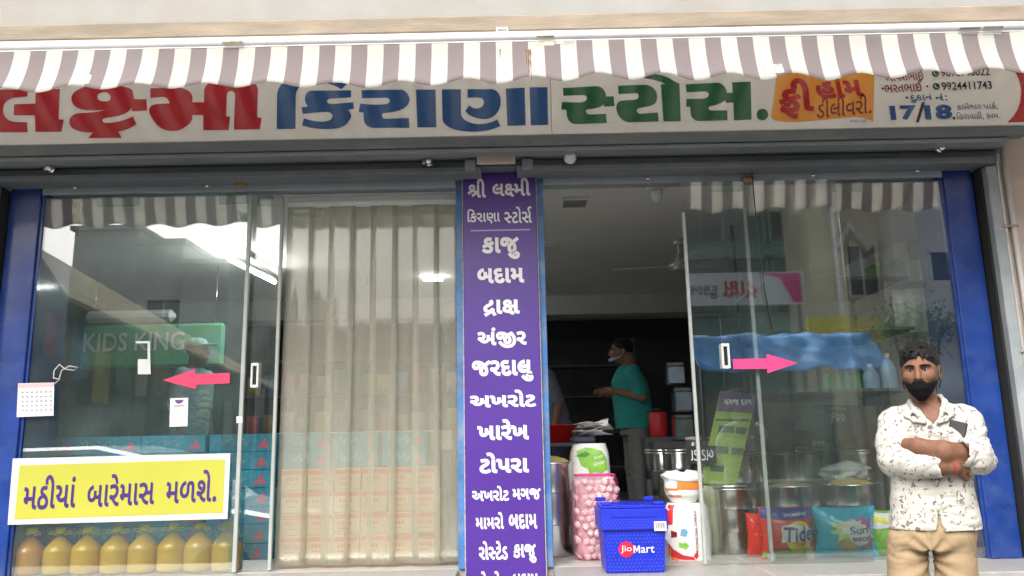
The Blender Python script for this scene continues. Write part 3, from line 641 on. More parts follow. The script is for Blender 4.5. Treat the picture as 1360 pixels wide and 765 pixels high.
for x in (-0.24, 0.11):
    MB().box(x - 0.035, x + 0.035, -0.212, -0.194, 2.95, 3.02, bev=0.005).build('end_bracket', 'grey_steel_pale', h)

# blue frames and tracks
fl = thing('door_frame', 'blue window frame of the left bay holding the strip curtain and glass', 'frame', (-1.7, 0, FZ), 'blue frames of the two bays')
MB().box(-3.165, -2.97, -0.03, 0.02, FZ, 2.975, bev=0.004).build('front_post', 'blue_frame', fl)
MB().box(-2.972, -2.952, -0.015, 0.34, FZ, 2.975).build('inner_post', 'blue_frame', fl)
MB().box(-0.343, -0.303, -0.03, 0.1, FZ, 2.95, bev=0.003).build('side_post', 'blue_frame_worn', fl)
MB().box(-2.95, -0.345, -0.04, 0.12, 2.925, 2.944, bev=0.003).box(-2.95, -0.345, -0.05, -0.042, 2.90, 2.944).build('track', 'track_alu', fl)
MB().box(-2.95, -0.345, -0.045, 0.1, 2.946, 2.975).build('head_rail', 'blue_frame_worn', fl)
fr = thing('door_frame', 'blue window frame of the right bay around the open doorway', 'frame', (1.5, 0, FZ), 'blue frames of the two bays')
MB().box(2.745, 2.925, -0.03, 0.02, FZ, 2.975, bev=0.004).build('front_post', 'blue_frame', fr)
MB().box(2.728, 2.747, -0.015, 0.34, FZ, 2.975).build('inner_post', 'blue_frame', fr)
MB().box(0.168, 0.208, -0.03, 0.1, FZ, 2.95, bev=0.003).build('side_post', 'blue_frame_worn', fr)
MB().box(0.21, 2.727, -0.04, 0.12, 2.925, 2.944, bev=0.003).box(0.21, 2.727, -0.05, -0.042, 2.90, 2.944).build('track', 'track_alu', fr)
MB().box(0.21, 2.727, -0.045, 0.1, 2.946, 2.975).build('head_rail', 'blue_frame_worn', fr)

# glass panels
def panel(x0, x1, y, label, strips=(), clamps=(), handle=None, gm='glass'):
    t = thing('glass_panel', label, 'glass panel', ((x0 + x1) / 2, y, FZ), 'clear glass panels of the shop front')
    MB().box(x0, x1, y - 0.005, y + 0.005, FZ + 0.004, 2.897).build('pane', gm, t)
    for (a, b, z0, z1) in strips:
        MB().box(a, b, y - 0.011, y + 0.011, z0, z1, bev=0.003).build('edge_strip', 'edge_strip', t)
    for (a, b) in clamps:
        MB().box(a, b, y - 0.014, y + 0.014, 2.835, 2.898, bev=0.003).build('clamp', 'glass_top', t)
    if handle:
        hx, hz = handle
        f = MB().box(hx - 0.024, hx - 0.012, y - 0.035, y + 0.03, hz - 0.075, hz + 0.075, bev=0.003).box(hx + 0.012, hx + 0.024, y - 0.035, y + 0.03, hz - 0.075, hz + 0.075, bev=0.003)
        f.box(hx - 0.012, hx + 0.012, y - 0.035, y + 0.03, hz + 0.058, hz + 0.075).box(hx - 0.012, hx + 0.012, y - 0.035, y + 0.03, hz - 0.075, hz - 0.058)
        hd = f.build('handle', 'white_plastic', t)
        MB().box(hx - 0.012, hx + 0.012, y - 0.02, y - 0.012, hz - 0.058, hz + 0.058).build('recess', 'black_plastic', hd)
    return t
panel(-2.948, -1.64, 0.0, 'fixed glass panel of the left bay behind the yellow sign', [(-1.662, -1.637, FZ + .004, 2.896)], [(-2.62, -2.36), (-1.85, -1.67)], None, 'glass_dust_haze')
panel(-1.78, -1.452, 0.05, 'narrow visible glass panel between the oil display and the strip curtain', [(-1.47, -1.449, FZ + .004, 2.896)], [(-1.62, -1.52)], (-1.585, 1.745))
panel(1.075, 2.05, -0.055, 'sliding glass panel at the edge of the open doorway, with a pink arrow on it', [(1.07, 1.09, FZ + .004, 2.70)], [(1.25, 1.46)], (1.275, 1.795))
panel(1.48, 2.726, 0.0, 'fixed glass panel of the right bay behind the standing man', [(1.47, 1.492, FZ + .004, 2.896)], [(2.05, 2.24)])

# painted signboard
M('board_white', (0.82, 0.82, 0.79), 0.16, var=0.05, scale=2, spec=0.6, dirt=(0.4, 0.33, 0.24), dirt_amt=0.25, dirt_scale=2)
M('paint_red', (0.45, 0.008, 0.02), 0.16, var=0.08, scale=3, spec=0.6)
M('paint_blue', (0.010, 0.085, 0.27), 0.16, var=0.08, scale=3, spec=0.6)
M('paint_green', (0.008, 0.115, 0.045), 0.16, var=0.08, scale=3, spec=0.6)
M('paint_orange', (0.80, 0.33, 0.04), 0.18, var=0.06, scale=3, spec=0.6)
M('paint_maroon', (0.24, 0.02, 0.025), 0.3, var=0.08)
M('paint_black', (0.02, 0.02, 0.022), 0.3, var=0.08)
YB = -0.31
sb = thing('signboard', 'long glossy white painted shop signboard with red, blue and green lettering below the awning', 'signboard', (0, YB, 3.1))
MB().box(-3.75, 3.75, YB, -0.03, 3.131, 3.80, bev=0.004).build('board', 'board_white', sb)
MB().box(0.258, 0.262, YB - 0.0015, YB, 3.131, 3.80).build('joint', 'grey_print', sb)
def painted(name, mat, shapes, dy=0.002):
    mb = MB()
    for (ox, oy, s, outlines) in shapes:
        polys = [[(ox + x / s, oy + y / s) for x, y in svg(o)] for o in outlines]
        polys = [[(P(x, y, YB).x, P(x, y, YB).z) for x, y in q] for q in polys]
        mb.flat(tess(polys), lambda u, v: (u, YB - dy, v))
    return mb.build(name, mat, sb)
S = 1360 / 180
LETTERS = {
 'la': (0, 100, ["M-60 145 L283 145 L275 215 L190 220 C70 225 32 290 32 345 C32 410 70 470 180 470 L275 472 L280 572 L-60 572 C-160 560 -180 480 -180 360 C-180 240 -160 150 -60 145Z"]),
 'la2': (0, 100, ["M360 140 L602 138 L590 443 L643 447 L617 568 L355 568 L352 402 L138 400 L145 292 L355 285Z"]),
 'ksha': (0, 100, ["M1000 98 C1150 95 1280 105 1330 150 L1348 240 L1470 243 L1478 355 L1330 362 L1322 328 C1290 375 1240 395 1180 410 L1060 430 C1015 440 1020 478 1070 478 C1180 480 1280 440 1335 412 L1368 490 C1320 535 1250 555 1190 565 L1222 628 L885 632 L932 575 C780 575 695 540 697 465 C700 400 760 378 830 378 C930 372 1000 372 1062 345 C1000 355 930 358 870 352 C760 340 715 290 718 225 C725 150 850 100 1000 98Z", "M1045 172 C1090 172 1112 200 1112 225 C1112 255 1085 265 1050 263 C1000 262 975 240 977 215 C980 190 1005 172 1045 172Z"]),
 'mi': (180, 100, ["M150 130 L450 127 C530 140 570 180 572 225 L572 272 L688 272 L690 150 C700 60 850 20 960 20 C1120 20 1228 70 1230 150 L1222 420 L1268 430 L1247 543 L988 545 L1000 200 C998 145 920 145 918 200 L910 412 L950 418 L933 550 L680 552 L682 400 L572 400 C575 440 560 475 520 505 C470 545 430 560 380 560 C300 560 250 540 200 480 C155 425 135 380 138 345 C142 305 180 290 240 288 L342 282 C335 240 310 218 270 218 L150 228Z"]),
 'i': (360, 100, ["M58 540 L62 190 C75 40 250 -10 420 -10 C560 -10 690 30 760 90 L705 142 C640 100 560 70 450 70 C320 70 260 120 248 200 L245 538Z"]),
 'ka': (360, 100, ["M805 152 L803 222 L600 235 C550 240 545 285 610 290 L825 272 L832 335 L775 348 C810 390 815 420 790 445 C760 510 700 540 560 540 C460 540 390 530 312 503 L330 432 C400 455 470 470 540 465 C640 455 640 370 560 368 C480 370 400 378 320 388 L305 322 L370 315 C330 270 330 200 370 170 C390 155 410 155 440 155Z"]),
 'ra': (360, 100, ["M908 150 L1310 145 C1350 150 1380 190 1392 235 C1390 320 1310 370 1130 380 C1105 385 1105 435 1150 437 L1385 430 L1390 528 L1010 528 C960 515 930 480 930 440 L928 375 L880 370 L895 285 C980 295 1060 300 1150 290 C1205 285 1205 228 1150 226 L912 232Z"]),
 'aa': (540, 95, ["M95 183 L290 183 L298 560 L108 562Z"]),
 'na': (540, 95, ["M355 180 L545 180 L547 430 C560 500 660 530 740 528 C810 525 860 510 910 482 L943 548 C850 590 770 603 650 605 C450 600 360 540 360 470Z"]),
 'na2': (540, 95, ["M612 178 L860 178 C920 195 945 240 945 300 C945 420 860 480 770 478 C690 475 620 440 590 395 L630 340 C650 365 680 372 705 372 C760 370 780 330 775 300 C765 260 720 255 612 264Z"]),
 'na3': (540, 95, ["M995 172 L1185 163 L1195 540 L1012 545Z"]),
 'aa2': (700, 90, ["M25 198 L205 195 L210 575 L37 578Z"]),
 'sa': (700, 90, ["M360 205 L700 185 C750 190 785 220 795 290 L868 287 L877 385 L775 392 L770 370 C730 400 690 410 600 420 C580 430 590 470 640 470 L792 462 L800 555 L480 567 C430 560 400 520 398 460 L395 425 L342 418 L350 345 L520 350 C620 350 620 275 560 274 L365 282Z"]),
 'ta': (700, 90, ["M912 180 L1190 172 C1250 180 1305 215 1305 290 C1305 360 1270 385 1180 395 L1110 410 C1090 430 1100 460 1140 463 L1312 450 L1320 540 L1020 548 C940 540 895 460 895 400 C895 350 930 330 980 328 L1080 322 C1135 315 1135 250 1080 255 L918 265Z"]),
 'o': (860, 85, ["M133 208 L180 200 C100 165 20 150 -50 140 L-60 90 C60 90 180 110 260 170 L320 200 L333 575 L160 578Z"]),
 'sa2': (860, 85, ["M382 205 L700 188 C760 195 790 240 798 290 L855 290 L847 185 L1035 178 L1043 558 L868 565 L860 388 L785 392 L778 365 C740 395 690 415 630 425 C600 435 605 465 650 468 L800 465 L802 565 L500 573 C450 560 430 520 430 480 L428 432 L388 430 L388 352 L560 348 C630 345 630 272 570 277 L390 285Z"]),
 'dot': (860, 85, ["M1210 508 C1210 586 1094 586 1094 508 C1094 430 1210 430 1210 508Z"]),
 'flag': (1020, 80, ["M88 60 L1070 60 L1055 620 C1000 580 920 565 830 570 C640 590 450 610 280 620 C150 625 40 610 28 570 C50 450 75 300 88 60Z"]),
}
def L_(*keys): return [(LETTERS[k][0], LETTERS[k][1], S, LETTERS[k][2]) for k in keys]
painted('red_lettering', 'paint_red', L_('la', 'la2', 'ksha', 'mi'))
painted('blue_lettering', 'paint_blue', L_('i', 'ka', 'ra', 'aa', 'na', 'na2', 'na3', 'aa2'))
painted('green_lettering', 'paint_green', L_('sa', 'ta', 'o', 'sa2', 'dot'))
painted('orange_patch', 'paint_orange', L_('flag'), 0.0015)
painted('red_corner', 'paint_red', [(1180, 80, S, ["M1230 60 C1360 200 1380 480 1190 625 L1700 610 L1700 60Z"])], 0.0018)
def sign_text(name, mat, t, px0, py0, px1, py1, rot=0.0, y=YB, dy=0.004, shear=0.0, par=None):
    """lettering filling the photo rectangle px0..px1, py0 (top)..py1 (bottom) on the plane y"""
    a, b = P(px0, py1, y), P(px1, py0, y)
    V, F = fit(t, a.x, b.x, a.z, b.z)
    if rot:
        c = ((a.x + b.x) / 2)
        V = [(u, v + (u - c) * rot) for u, v in V]
    if shear:
        V = [(u + (v - a.z) * shear, v) for u, v in V]
    mb = MB().flat((V, F), lambda u, v: (u, y - dy, v))
    return mb.build(name, mat, par or sb)
sign_text('red_lettering', 'paint_red', gtext('ફ્રી', 36), 1036, 104, 1077, 158, 0.04)
sign_text('red_lettering', 'paint_red', gtext('હોમ', 36), 1086, 97, 1144, 131, 0.03, shear=-0.1)
sign_text('red_lettering', 'paint_maroon', gtext('ડીલીવરી.', 8), 1084, 127, 1154, 155, 0.08, shear=0.12)
sign_text('small_lettering', 'paint_maroon', gtext('ભાવેશભાઈ', 8), 1176, 92, 1226, 108, 0.03)
sign_text('small_lettering', 'paint_maroon', gtext('ભરતભાઈ', 12), 1175, 107, 1224, 123, 0.03)
sign_text('small_lettering', 'paint_blue', gtext('દુકાન', 12), 1209, 126, 1237, 137, 0.02)
sign_text('small_lettering', 'paint_blue', gtext('નં:', 12), 1242, 124, 1257, 134, 0.02)
sign_text('small_lettering', 'paint_blue', gtext('કામેશ્વર પાકર્,', 0), 1271, 136, 1324, 147, 0.01)
sign_text('small_lettering', 'paint_blue', gtext('િહરાવાડી, અમ.', 0), 1271, 148, 1327, 160, 0.01)
sign_text('number_lettering', 'paint_blue', ltext('17', 0.045), 1183, 140, 1216, 160, 0.01)
sign_text('number_lettering', 'paint_blue', ltext('18', 0.045), 1229, 139, 1263, 159, 0.01)
sign_text('number_lettering', 'paint_black', ltext('/', 0.0), 1216, 136, 1228, 163)
sign_text('number_lettering', 'paint_black', ltext(',', 0.02), 1265, 155, 1268, 160)
sign_text('phone_number', 'paint_black', ltext('9924411743', 0.012), 1251, 108, 1316, 120, 0.01)
sign_text('phone_number', 'paint_black', ltext('9898748022', 0.012), 1250, 90, 1313, 102, 0.01)
def dot(px, py, r, mat, name='bullet', dy=0.004):
    c = P(px, py, YB)
    poly = [(c.x + r * math.cos(a * math.pi / 10), c.z + r * math.sin(a * math.pi / 10)) for a in range(20)]
    return MB().flat(tess([poly]), lambda u, v: (u, YB - dy, v)).build(name, mat, sb)
dot(1172, 118, 0.007, 'paint_black'); dot(1231, 115, 0.007, 'paint_black'); dot(1204, 130, 0.008, 'paint_black'); dot(1171, 100, 0.007, 'paint_black')
for (px, py) in ((1243, 115), (1242, 98)):
    ic = dot(px, py, 0.022, 'paint_green', 'phone_icon')
    c = P(px, py, YB)
    MB().tube([(c.x - .008, YB - .006, c.z + .01), (c.x - .009, YB - .006, c.z), (c.x - .002, YB - .006, c.z - .009), (c.x + .008, YB - .006, c.z - .01)], 0.003, 6).build('handset', 'white_paper', ic)
sign_text('small_lettering', 'paint_black', gtext('ભરત પાકર્', 0), 1129, 158, 1150, 163)

# awning
m = bpy.data.materials.new('awning_fabric'); MATS['awning_fabric'] = m; m.use_nodes = True
n, l = m.node_tree.nodes, m.node_tree.links
b = n['Principled BSDF']; b.inputs['Roughness'].default_value = 0.7
X0 = P(423.5, 85, -1.17).x
PERIOD = 0.1615
uvn = n.new('ShaderNodeTexCoord'); sp = n.new('ShaderNodeSeparateXYZ'); l.new(uvn.outputs['UV'], sp.inputs[0])
m1 = n.new('ShaderNodeMath'); m1.operation = 'FRACT'; l.new(sp.outputs[0], m1.inputs[0])
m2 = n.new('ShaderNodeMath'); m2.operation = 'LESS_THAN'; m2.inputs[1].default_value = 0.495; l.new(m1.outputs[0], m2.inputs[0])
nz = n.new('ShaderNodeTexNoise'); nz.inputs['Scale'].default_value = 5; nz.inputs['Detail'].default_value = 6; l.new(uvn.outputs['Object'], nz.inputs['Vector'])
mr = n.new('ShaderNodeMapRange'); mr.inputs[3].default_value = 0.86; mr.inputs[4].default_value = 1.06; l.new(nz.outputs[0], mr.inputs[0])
mx = n.new('ShaderNodeMix'); mx.data_type = 'RGBA'; l.new(m2.outputs[0], mx.inputs[0]); mx.inputs[6].default_value = (0.86, 0.85, 0.80, 1); mx.inputs[7].default_value = (0.43, 0.37, 0.37, 1)  # stripe colour set pale, with the backlit wash-out of the maroon painted in
mu = n.new('ShaderNodeMix'); mu.data_type = 'RGBA'; mu.blend_type = 'MULTIPLY'; mu.inputs[0].default_value = 1
l.new(mx.outputs[2], mu.inputs[6]); l.new(mr.outputs[0], mu.inputs[7])
l.new(mu.outputs[2], b.inputs['Base Color'])
t = n.new('ShaderNodeBsdfTranslucent'); l.new(mu.outputs[2], t.inputs[0])
ms = n.new('ShaderNodeMixShader'); ms.inputs[0].default_value = 0.58; l.new(b.outputs[0], ms.inputs[1]); l.new(t.outputs[0], ms.inputs[2])
l.new(ms.outputs[0], n['Material Output'].inputs['Surface'])
M('awning_bar', (0.8, 0.8, 0.8), 0.35, var=0.05, spec=0.6)
M('old_tape', (0.55, 0.47, 0.36), 0.6, var=0.25, scale=30, dirt=(0.75, 0.7, 0.6), dirt_amt=0.8, dirt_scale=20)
M('grey_tape', (0.38, 0.37, 0.34), 0.6, var=0.25, scale=30)
M('rust', (0.17, 0.10, 0.055), 0.9, var=0.4, scale=25)

aw = thing('awning', 'white and pale mauve striped awning with a wavy valance across the shop front', 'awning', (0, -1.15, 3.36))
AX = 4.2
def val_y(x, t):       # t: 0 at the rail, 1 at the hem
    return -1.165 - 0.06 * t * t - 0.012 * math.sin(x * 2.1 + 0.5) * t + 0.006 * math.sin(x * 7.7 + 1) * t
def val_hem(x):
    w = math.cos((x + 0.364) * 2 * math.pi / (2 * PERIOD))
    amp = 0.5 + 0.35 * math.sin(x * 1.3 + 0.4)
    return 3.052 - 0.0165 * w * (0.75 + 0.5 * amp) + 0.006 * math.sin(x * 3.1) - 0.004 * math.sin(x * 1.1)
def uvmesh(o, fn):
    uv = o.data.uv_layers.new(name='uv')
    off = wloc(o)
    for lp in o.data.loops:
        uv.data[lp.index].uv = fn(o.data.vertices[lp.vertex_index].co + off)
NU = 420
mb = MB()
def vf(u, v):
    x = -AX + 2 * AX * u
    z = 3.300 + (val_hem(x) - 3.300) * v
    return (x, val_y(x, v), z)
mb.grid(vf, NU, 8)
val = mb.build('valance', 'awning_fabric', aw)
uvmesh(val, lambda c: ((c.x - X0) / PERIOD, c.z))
so = val.modifiers.new('thickness', 'SOLIDIFY'); so.thickness = 0.0025
mb = MB()
mb.grid(lambda u, v: (-AX + 2 * AX * u, -1.15 + v * 0.88, 3.338 + v * 0.46 - 0.04 * math.sin(v * math.pi)), 40, 8)
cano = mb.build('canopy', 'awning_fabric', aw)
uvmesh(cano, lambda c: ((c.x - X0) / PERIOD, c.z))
so = cano.modifiers.new('thickness', 'SOLIDIFY'); so.thickness = 0.0025
MB().tube([(-AX - .05, -1.16, 3.318), (AX + .05, -1.16, 3.318)], 0.026, 16).box(-AX - .05, AX + .05, -1.17, -1.135, 3.288, 3.302).build('front_rail', 'awning_bar', aw)
MB().box(-AX, AX, -0.33, -0.24, 3.755, 3.808, bev=0.01).build('wall_cassette', 'awning_bar', aw)
for x in (-2.2, 2.2):
    MB().tube([(x, -0.34, 3.76), (x + 0.35, -0.75, 3.40), (x, -1.13, 3.305)], 0.018, 8).build('folding_arm', 'awning_bar', aw)
def patch(px0, py0, px1, py1, y, mat, name='tape_patch', rot=0):
    a, b = P(px0, py1, y), P(px1, py0, y)
    mb = MB()
    def f(u, v):
        x = a.x + (b.x - a.x) * u; z = a.z + (b.z - a.z) * v
        t = min(1, max(0, (3.300 - z) / (3.300 - val_hem(x))))
        yy = val_y(x, t) - 0.004 if z < 3.300 else y
        return (x, yy, z)
    return mb.grid(f, 6, 6).build(name, mat, aw)
patch(94, 95, 117, 110, -1.24, 'old_tape')
patch(294, 51, 321, 61, -1.192, 'old_tape')
patch(1017, 80, 1042, 95, -1.24, 'grey_tape')
patch(737, 49, 763, 56, -1.192, 'grey_tape')
patch(713, 47, 736, 58, -1.192, 'old_tape')
patch(1276, 36, 1303, 42, -1.192, 'grey_tape')
patch(1308, 34, 1333, 43, -1.192, 'grey_tape')
for (px, w, y0, y1) in ((702, 1.6, 62, 104), (704.5, 1.0, 62, 112), (699, .8, 62, 88), (664, 1.0, 62, 74)):
    a = P(px, y0, -1.2); c = P(px, y1, -1.2); ww_ = 0.0035 * w
    def f(u, v, a=a, c=c, ww_=ww_):
        z = a.z + (c.z - a.z) * v
        x = a.x + (u - 0.5) * 2 * ww_ * (1 - 0.8 * v) * (1 + 0.4 * math.sin(v * 17))
        t = min(1, max(0, (3.300 - z) / (3.300 - val_hem(x))))
        return (x, (val_y(x, t) - 0.0045) if z < 3.300 else -1.1935, z)
    MB().grid(f, 2, 10).build('rust_streak', 'rust', aw)
p = P(667, 44, -1.15)
MB().box(p.x - .03, p.x - .024, -1.16, -1.13, p.z - .02, p.z + .03).box(p.x + .024, p.x + .03, -1.16, -1.13, p.z - .02, p.z + .03).box(p.x - .03, p.x + .03, -1.16, -1.13, p.z + .02, p.z + .027).build('clip', 'awning_bar', aw)

# purple pillar sign
M('purple', (0.075, 0.026, 0.265), 0.35, var=0.06, scale=2)
M('letter_white', (0.85, 0.84, 0.86), 0.4, var=0.03)
M('lilac', (0.55, 0.42, 0.75), 0.4, var=0.05)
M('peeling_edge', (0.42, 0.40, 0.38), 0.7, var=0.4, scale=30)
YP = -0.062
ps = thing('pillar_sign', 'tall narrow purple sign listing dry fruits in white lettering between the two bays', 'sign', (-0.067, YP, 0.3))
MB().box(-0.296, 0.162, YP, -0.022, -0.1, 2.984, bev=0.003).build('panel', 'purple', ps)
MB().box(-0.303, -0.297, YP + .004, -0.022, -0.1, 2.984).box(0.163, 0.168, YP + .004, -0.022, -0.1, 2.984).build('worn_edge', 'peeling_edge', ps)
LINES = [('શ્રી', 28, 621, 237, 645, 263), ('લક્ષ્મી', 28, 654, 236, 704, 262), ('િકરાણા', 22, 621, 277, 664, 298), ('સ્ટોસર્', 22, 670, 274, 706, 297),
 ('કાજુ', 42, 640, 314, 690, 345), ('બદામ', 42, 634, 355, 696, 377), ('દ્રાક્ષ', 42, 642, 397, 690, 421), ('અંજીર', 42, 634, 434, 699, 463),
 ('જરદાલુ', 42, 627, 477, 708, 508), ('અખરોટ', 42, 624, 517, 712, 542), ('ખારેખ', 42, 634, 556, 702, 585), ('ટોપરા', 42, 637, 600, 702, 629),
 ('અખરોટ', 34, 627, 645, 676, 666), ('મગજ', 34, 681, 648, 718, 664), ('મામરો', 34, 632, 680, 669, 703), ('બદામ', 34, 676, 682, 713, 703),
 ('રોસ્ટેડ', 34, 636, 718, 674, 744), ('કાજુ', 34, 682, 722, 712, 748), ('રોસ્ટેડ', 34, 634, 758, 672, 784), ('બદામ', 34, 680, 761, 715, 783)]
for s_, bold, x0, y0, x1, y1 in LINES:
    sign_text('lettering', 'letter_white', gtext(s_, bold), x0, y0, x1, y1, 0.0, y=YP, dy=0.002, par=ps)
a, b = P(625, 308, YP), P(704, 305, YP)
MB().box(a.x, b.x, YP - 0.002, YP, b.z - .004, b.z + .004).build('divider_line', 'lilac', ps)

# yellow sign, arrows and papers on the glass
M('sign_yellow', (0.47, 0.46, 0.065), 0.35, var=0.05, scale=2)
M('sign_white', (0.62, 0.64, 0.61), 0.3, var=0.05)
M('ink_violet', (0.055, 0.02, 0.17), 0.4, var=0.08)
ys = thing('notice_sign', 'yellow laminated notice with violet Gujarati lettering stuck above the oil bottles', 'sign', tuple(P(157, 650, -0.035)))
def quadpanel(pts, y, th, mb=None, mat=0):
    c = [P(a, b, y) for a, b in pts]
    mb = mb or MB()
    mb.add([tuple(q) for q in c] + [(q.x, q.y + th, q.z) for q in c], [(0, 1, 2, 3), (7, 6, 5, 4), (0, 4, 5, 1), (1, 5, 6, 2), (2, 6, 7, 3), (3, 7, 4, 0)], mat)
    return mb
quadpanel([(10, 697), (302, 689), (306, 602), (17, 609)], -0.034, 0.003).build('sheet', 'sign_white', ys)
quadpanel([(19, 690), (296, 681), (299, 610), (26, 618)], -0.0355, 0.0012).build('yellow_field', 'sign_yellow', ys)
for s_, x0, y0, x1, y1 in (('મઠીયાં', 30, 630, 103, 677), ('બારેમાસ', 115, 628, 207, 673), ('મળશે.', 220, 624, 289, 669)):
    sign_text('lettering', 'ink_violet', gtext(s_, 20), x0, y0, x1, y1, 0.03, y=-0.0355, dy=0.0015, par=ys)

M('arrow_pink', (0.70, 0.04, 0.12), 0.4, var=0.04)
M('arrow_rose', (0.74, 0.06, 0.22), 0.4, var=0.04)
def sticker(name, label, cat, pts, y, mat, th=0.0015, group=None):
    mb = MB()
    poly = [(P(a, b, y).x, P(a, b, y).z) for a, b in pts]
    mb.prism(poly, lambda u, v, w: (u, y + w, v), th)
    o = mb.build(name, mat)
    return tag(o, label, cat, group)
sticker('arrow_sticker', 'crimson arrow sticker pointing left on the glass above the yellow notice', 'arrow sticker', [(216, 505), (259, 490), (259, 497), (305, 495), (305, 509), (260, 511), (260, 517)], -0.0075, 'arrow_pink', group='pink arrow stickers on the glass')
sticker('arrow_sticker', 'rose pink arrow sticker pointing right beside the doorway handle', 'arrow sticker', [(973, 477), (1018, 476), (1018, 470), (1060, 482), (1019, 496), (1019, 490), (974, 490)], -0.0625, 'arrow_rose', group='pink arrow stickers on the glass')
cal = thing('wall_calendar', 'white paper calendar page with pink heading taped over the left blue frame', 'calendar', tuple(P(47, 531, -0.034)))
quadpanel([(22, 554), (71, 552), (72, 508), (24, 509)], -0.034, 0.002).build('page', 'white_paper', cal)
M('pale_pink', (0.65, 0.45, 0.45), 0.6, var=0.06)
quadpanel([(24.5, 515), (71.5, 514), (72, 508.5), (25, 509.5)], -0.0352, 0.001).build('heading', 'pale_pink', cal)
mb = MB()
for r_ in range(5):
    for c_ in range(7):
        p = P(30 + c_ * 6.2, 521 + r_ * 6 - c_ * 0.15, -0.0352)
        mb.box(p.x - .006, p.x + .006, -0.0352, -0.0345, p.z - .005, p.z + .003)
mb.build('date_marks', 'grey_print', cal)
qr = thing('payment_sticker', 'white payment sticker with a dark round mark on the glass under the crimson arrow', 'sticker', tuple(P(236, 548, -0.008)))
quadpanel([(225, 567), (249, 566), (250, 528), (226, 529)], -0.008, 0.0015).build('card', 'white_paper', qr)
c = P(238, 531, -0.009)
M('violet_mark', (0.12, 0.05, 0.2), 0.5)
MB().flat(tess([[(c.x + .026 * math.cos(k * math.pi / 12), c.z - .0 + .026 * math.sin(k * math.pi / 12) * .9) for k in range(12, 25)]]), lambda u, v: (u, -0.0095, v)).build('round_mark', 'violet_mark', qr)
quadpanel([(231, 540), (245, 539.5), (245, 538), (231, 538.5)], -0.009, 0.0005).build('text_line', 'grey_print', qr)
o = sticker('paper_tab', 'small blank white paper tab at the edge of the fixed left glass', 'paper tab', [(314, 562), (322, 562), (322, 553), (314, 553)], -0.013, 'white_paper')
o = sticker('paper_tab', 'pale torn sticker remnant like a square hook on the left glass', 'sticker', [(180, 453), (199, 453), (200, 497), (183, 497), (183, 477), (196, 477), (196, 456), (180, 456)], -0.0075, 'sign_white')
M('cable_white', (0.5, 0.5, 0.48), 0.5)
pts = [(70, 512), (78, 505), (82, 492), (92, 486), (103, 488), (98, 492), (86, 490), (79, 484), (72, 492), (71, 502), (80, 504)]
o = MB().tube([P(a, b_, -0.02 - 0.003 * k) for k, (a, b_) in enumerate(pts)], 0.0036, 8).build('cable_loop', 'cable_white')
tag(o, 'curled white cable loop hanging above the calendar on the left glass', 'cable')
po = thing('paper_poster', 'dull yellow paper poster with dark writing hanging high inside the left window', 'poster', tuple(P(90, 288, 0.3)))
M('poster_yellow', (0.42, 0.38, 0.05), 0.6, var=0.12)
M('ink_green', (0.06, 0.1, 0.04), 0.6)
quadpanel([(72, 318), (104, 314), (108, 258), (76, 258)], 0.3, 0.003).build('sheet', 'poster_yellow', po)
for k, s_ in enumerate(('મગજ', 'દાળ', 'કાજુ')):
    sign_text('lettering', 'ink_green', gtext(s_, 10), 82, 268 + 15 * k, 103, 277 + 15 * k, 0, y=0.3, dy=0.002, par=po)

# pipes on the right wall
M('pvc_grey', (0.55, 0.54, 0.52), 0.45, var=0.1, dirt=(0.35, 0.3, 0.25), dirt_amt=0.5, dirt_scale=6)
M('clamp_rust', (0.34, 0.26, 0.22), 0.7, var=0.3)
for (pts, r, lab) in (([(1336, 120), (1337, 200), (1345, 290), (1360, 400), (1372, 520)], 0.017, 'straight grey conduit pipe clamped on the beige wall'),
                      ([(1316, 204), (1326, 206), (1329, 216), (1334, 290), (1345, 400), (1352, 500), (1366, 640)], 0.010, 'thin grey conduit bending out of the shutter box end')):
    q = [P(a, b_, -0.13) for a, b_ in pts]
    t = thing('conduit_pipe', lab, 'pipe', tuple(q[-1]), 'conduits on the beige wall')
    if r > .012: q = [(q[2].x, -0.13, 3.8), (q[2].x, -0.13, 0.1)]
    else:
        xx = q[3].x
        q = [q[0], q[1], Vector((xx, -.13, q[2].z)), Vector((xx, -.13, 0.1))]
    MB().tube(q, r, 10).build('tube', 'pvc_grey', t)
    for z in (2.55, 1.78, 1.2):
        x = q[-1][0]
        MB().box(x - r - .018, x + r + .004, -0.15, -0.102, z - .008, z + .008, bev=.003).build('saddle_clip', 'clamp_rust', t)

# roller connectors, hanging wire and bolts on the tracks
M('brass_worn', (0.30, 0.19, 0.07), .45, metal=.6, var=.25)
for fr_, px, py in ((fl, 320, 244), (fr, 993, 238)):
    p = P(px, py, -0.06)
    MB().box(p.x - .028, p.x + .028, -.075, -.052, p.z - .018, p.z + .016, bev=.006).tube([(p.x - .04, -.07, p.z - .004), (p.x + .045, -.07, p.z + .004)], .007, 8).build('track_roller', 'brass_worn', fr_)
for fr_, pts in ((fl, ((100, 248), (275, 246), (410, 240))), (fr, ((1080, 232), (1218, 226), (860, 236)))):
    for px, py in pts:
        p = P(px, py, -0.052)
        MB().box(p.x - .012, p.x + .012, -.058, -.0505, p.z - .01, p.z + .01, bev=.003).build('track_bolt', 'chrome', fr_)
a = P(995, 205, -.09)
o = MB().tube([(a.x, -.21, a.z), (a.x + .005, -.1, 2.97), (a.x + .012, -.085, 2.6), (a.x + .03, -.08, 2.2), (a.x + .055, -.08, 1.95)], .0035, 6).build('hanging_wire', 'black_plastic')
tag(o, 'thin dark wire hanging down along the joint of the two right glass panels', 'wire')
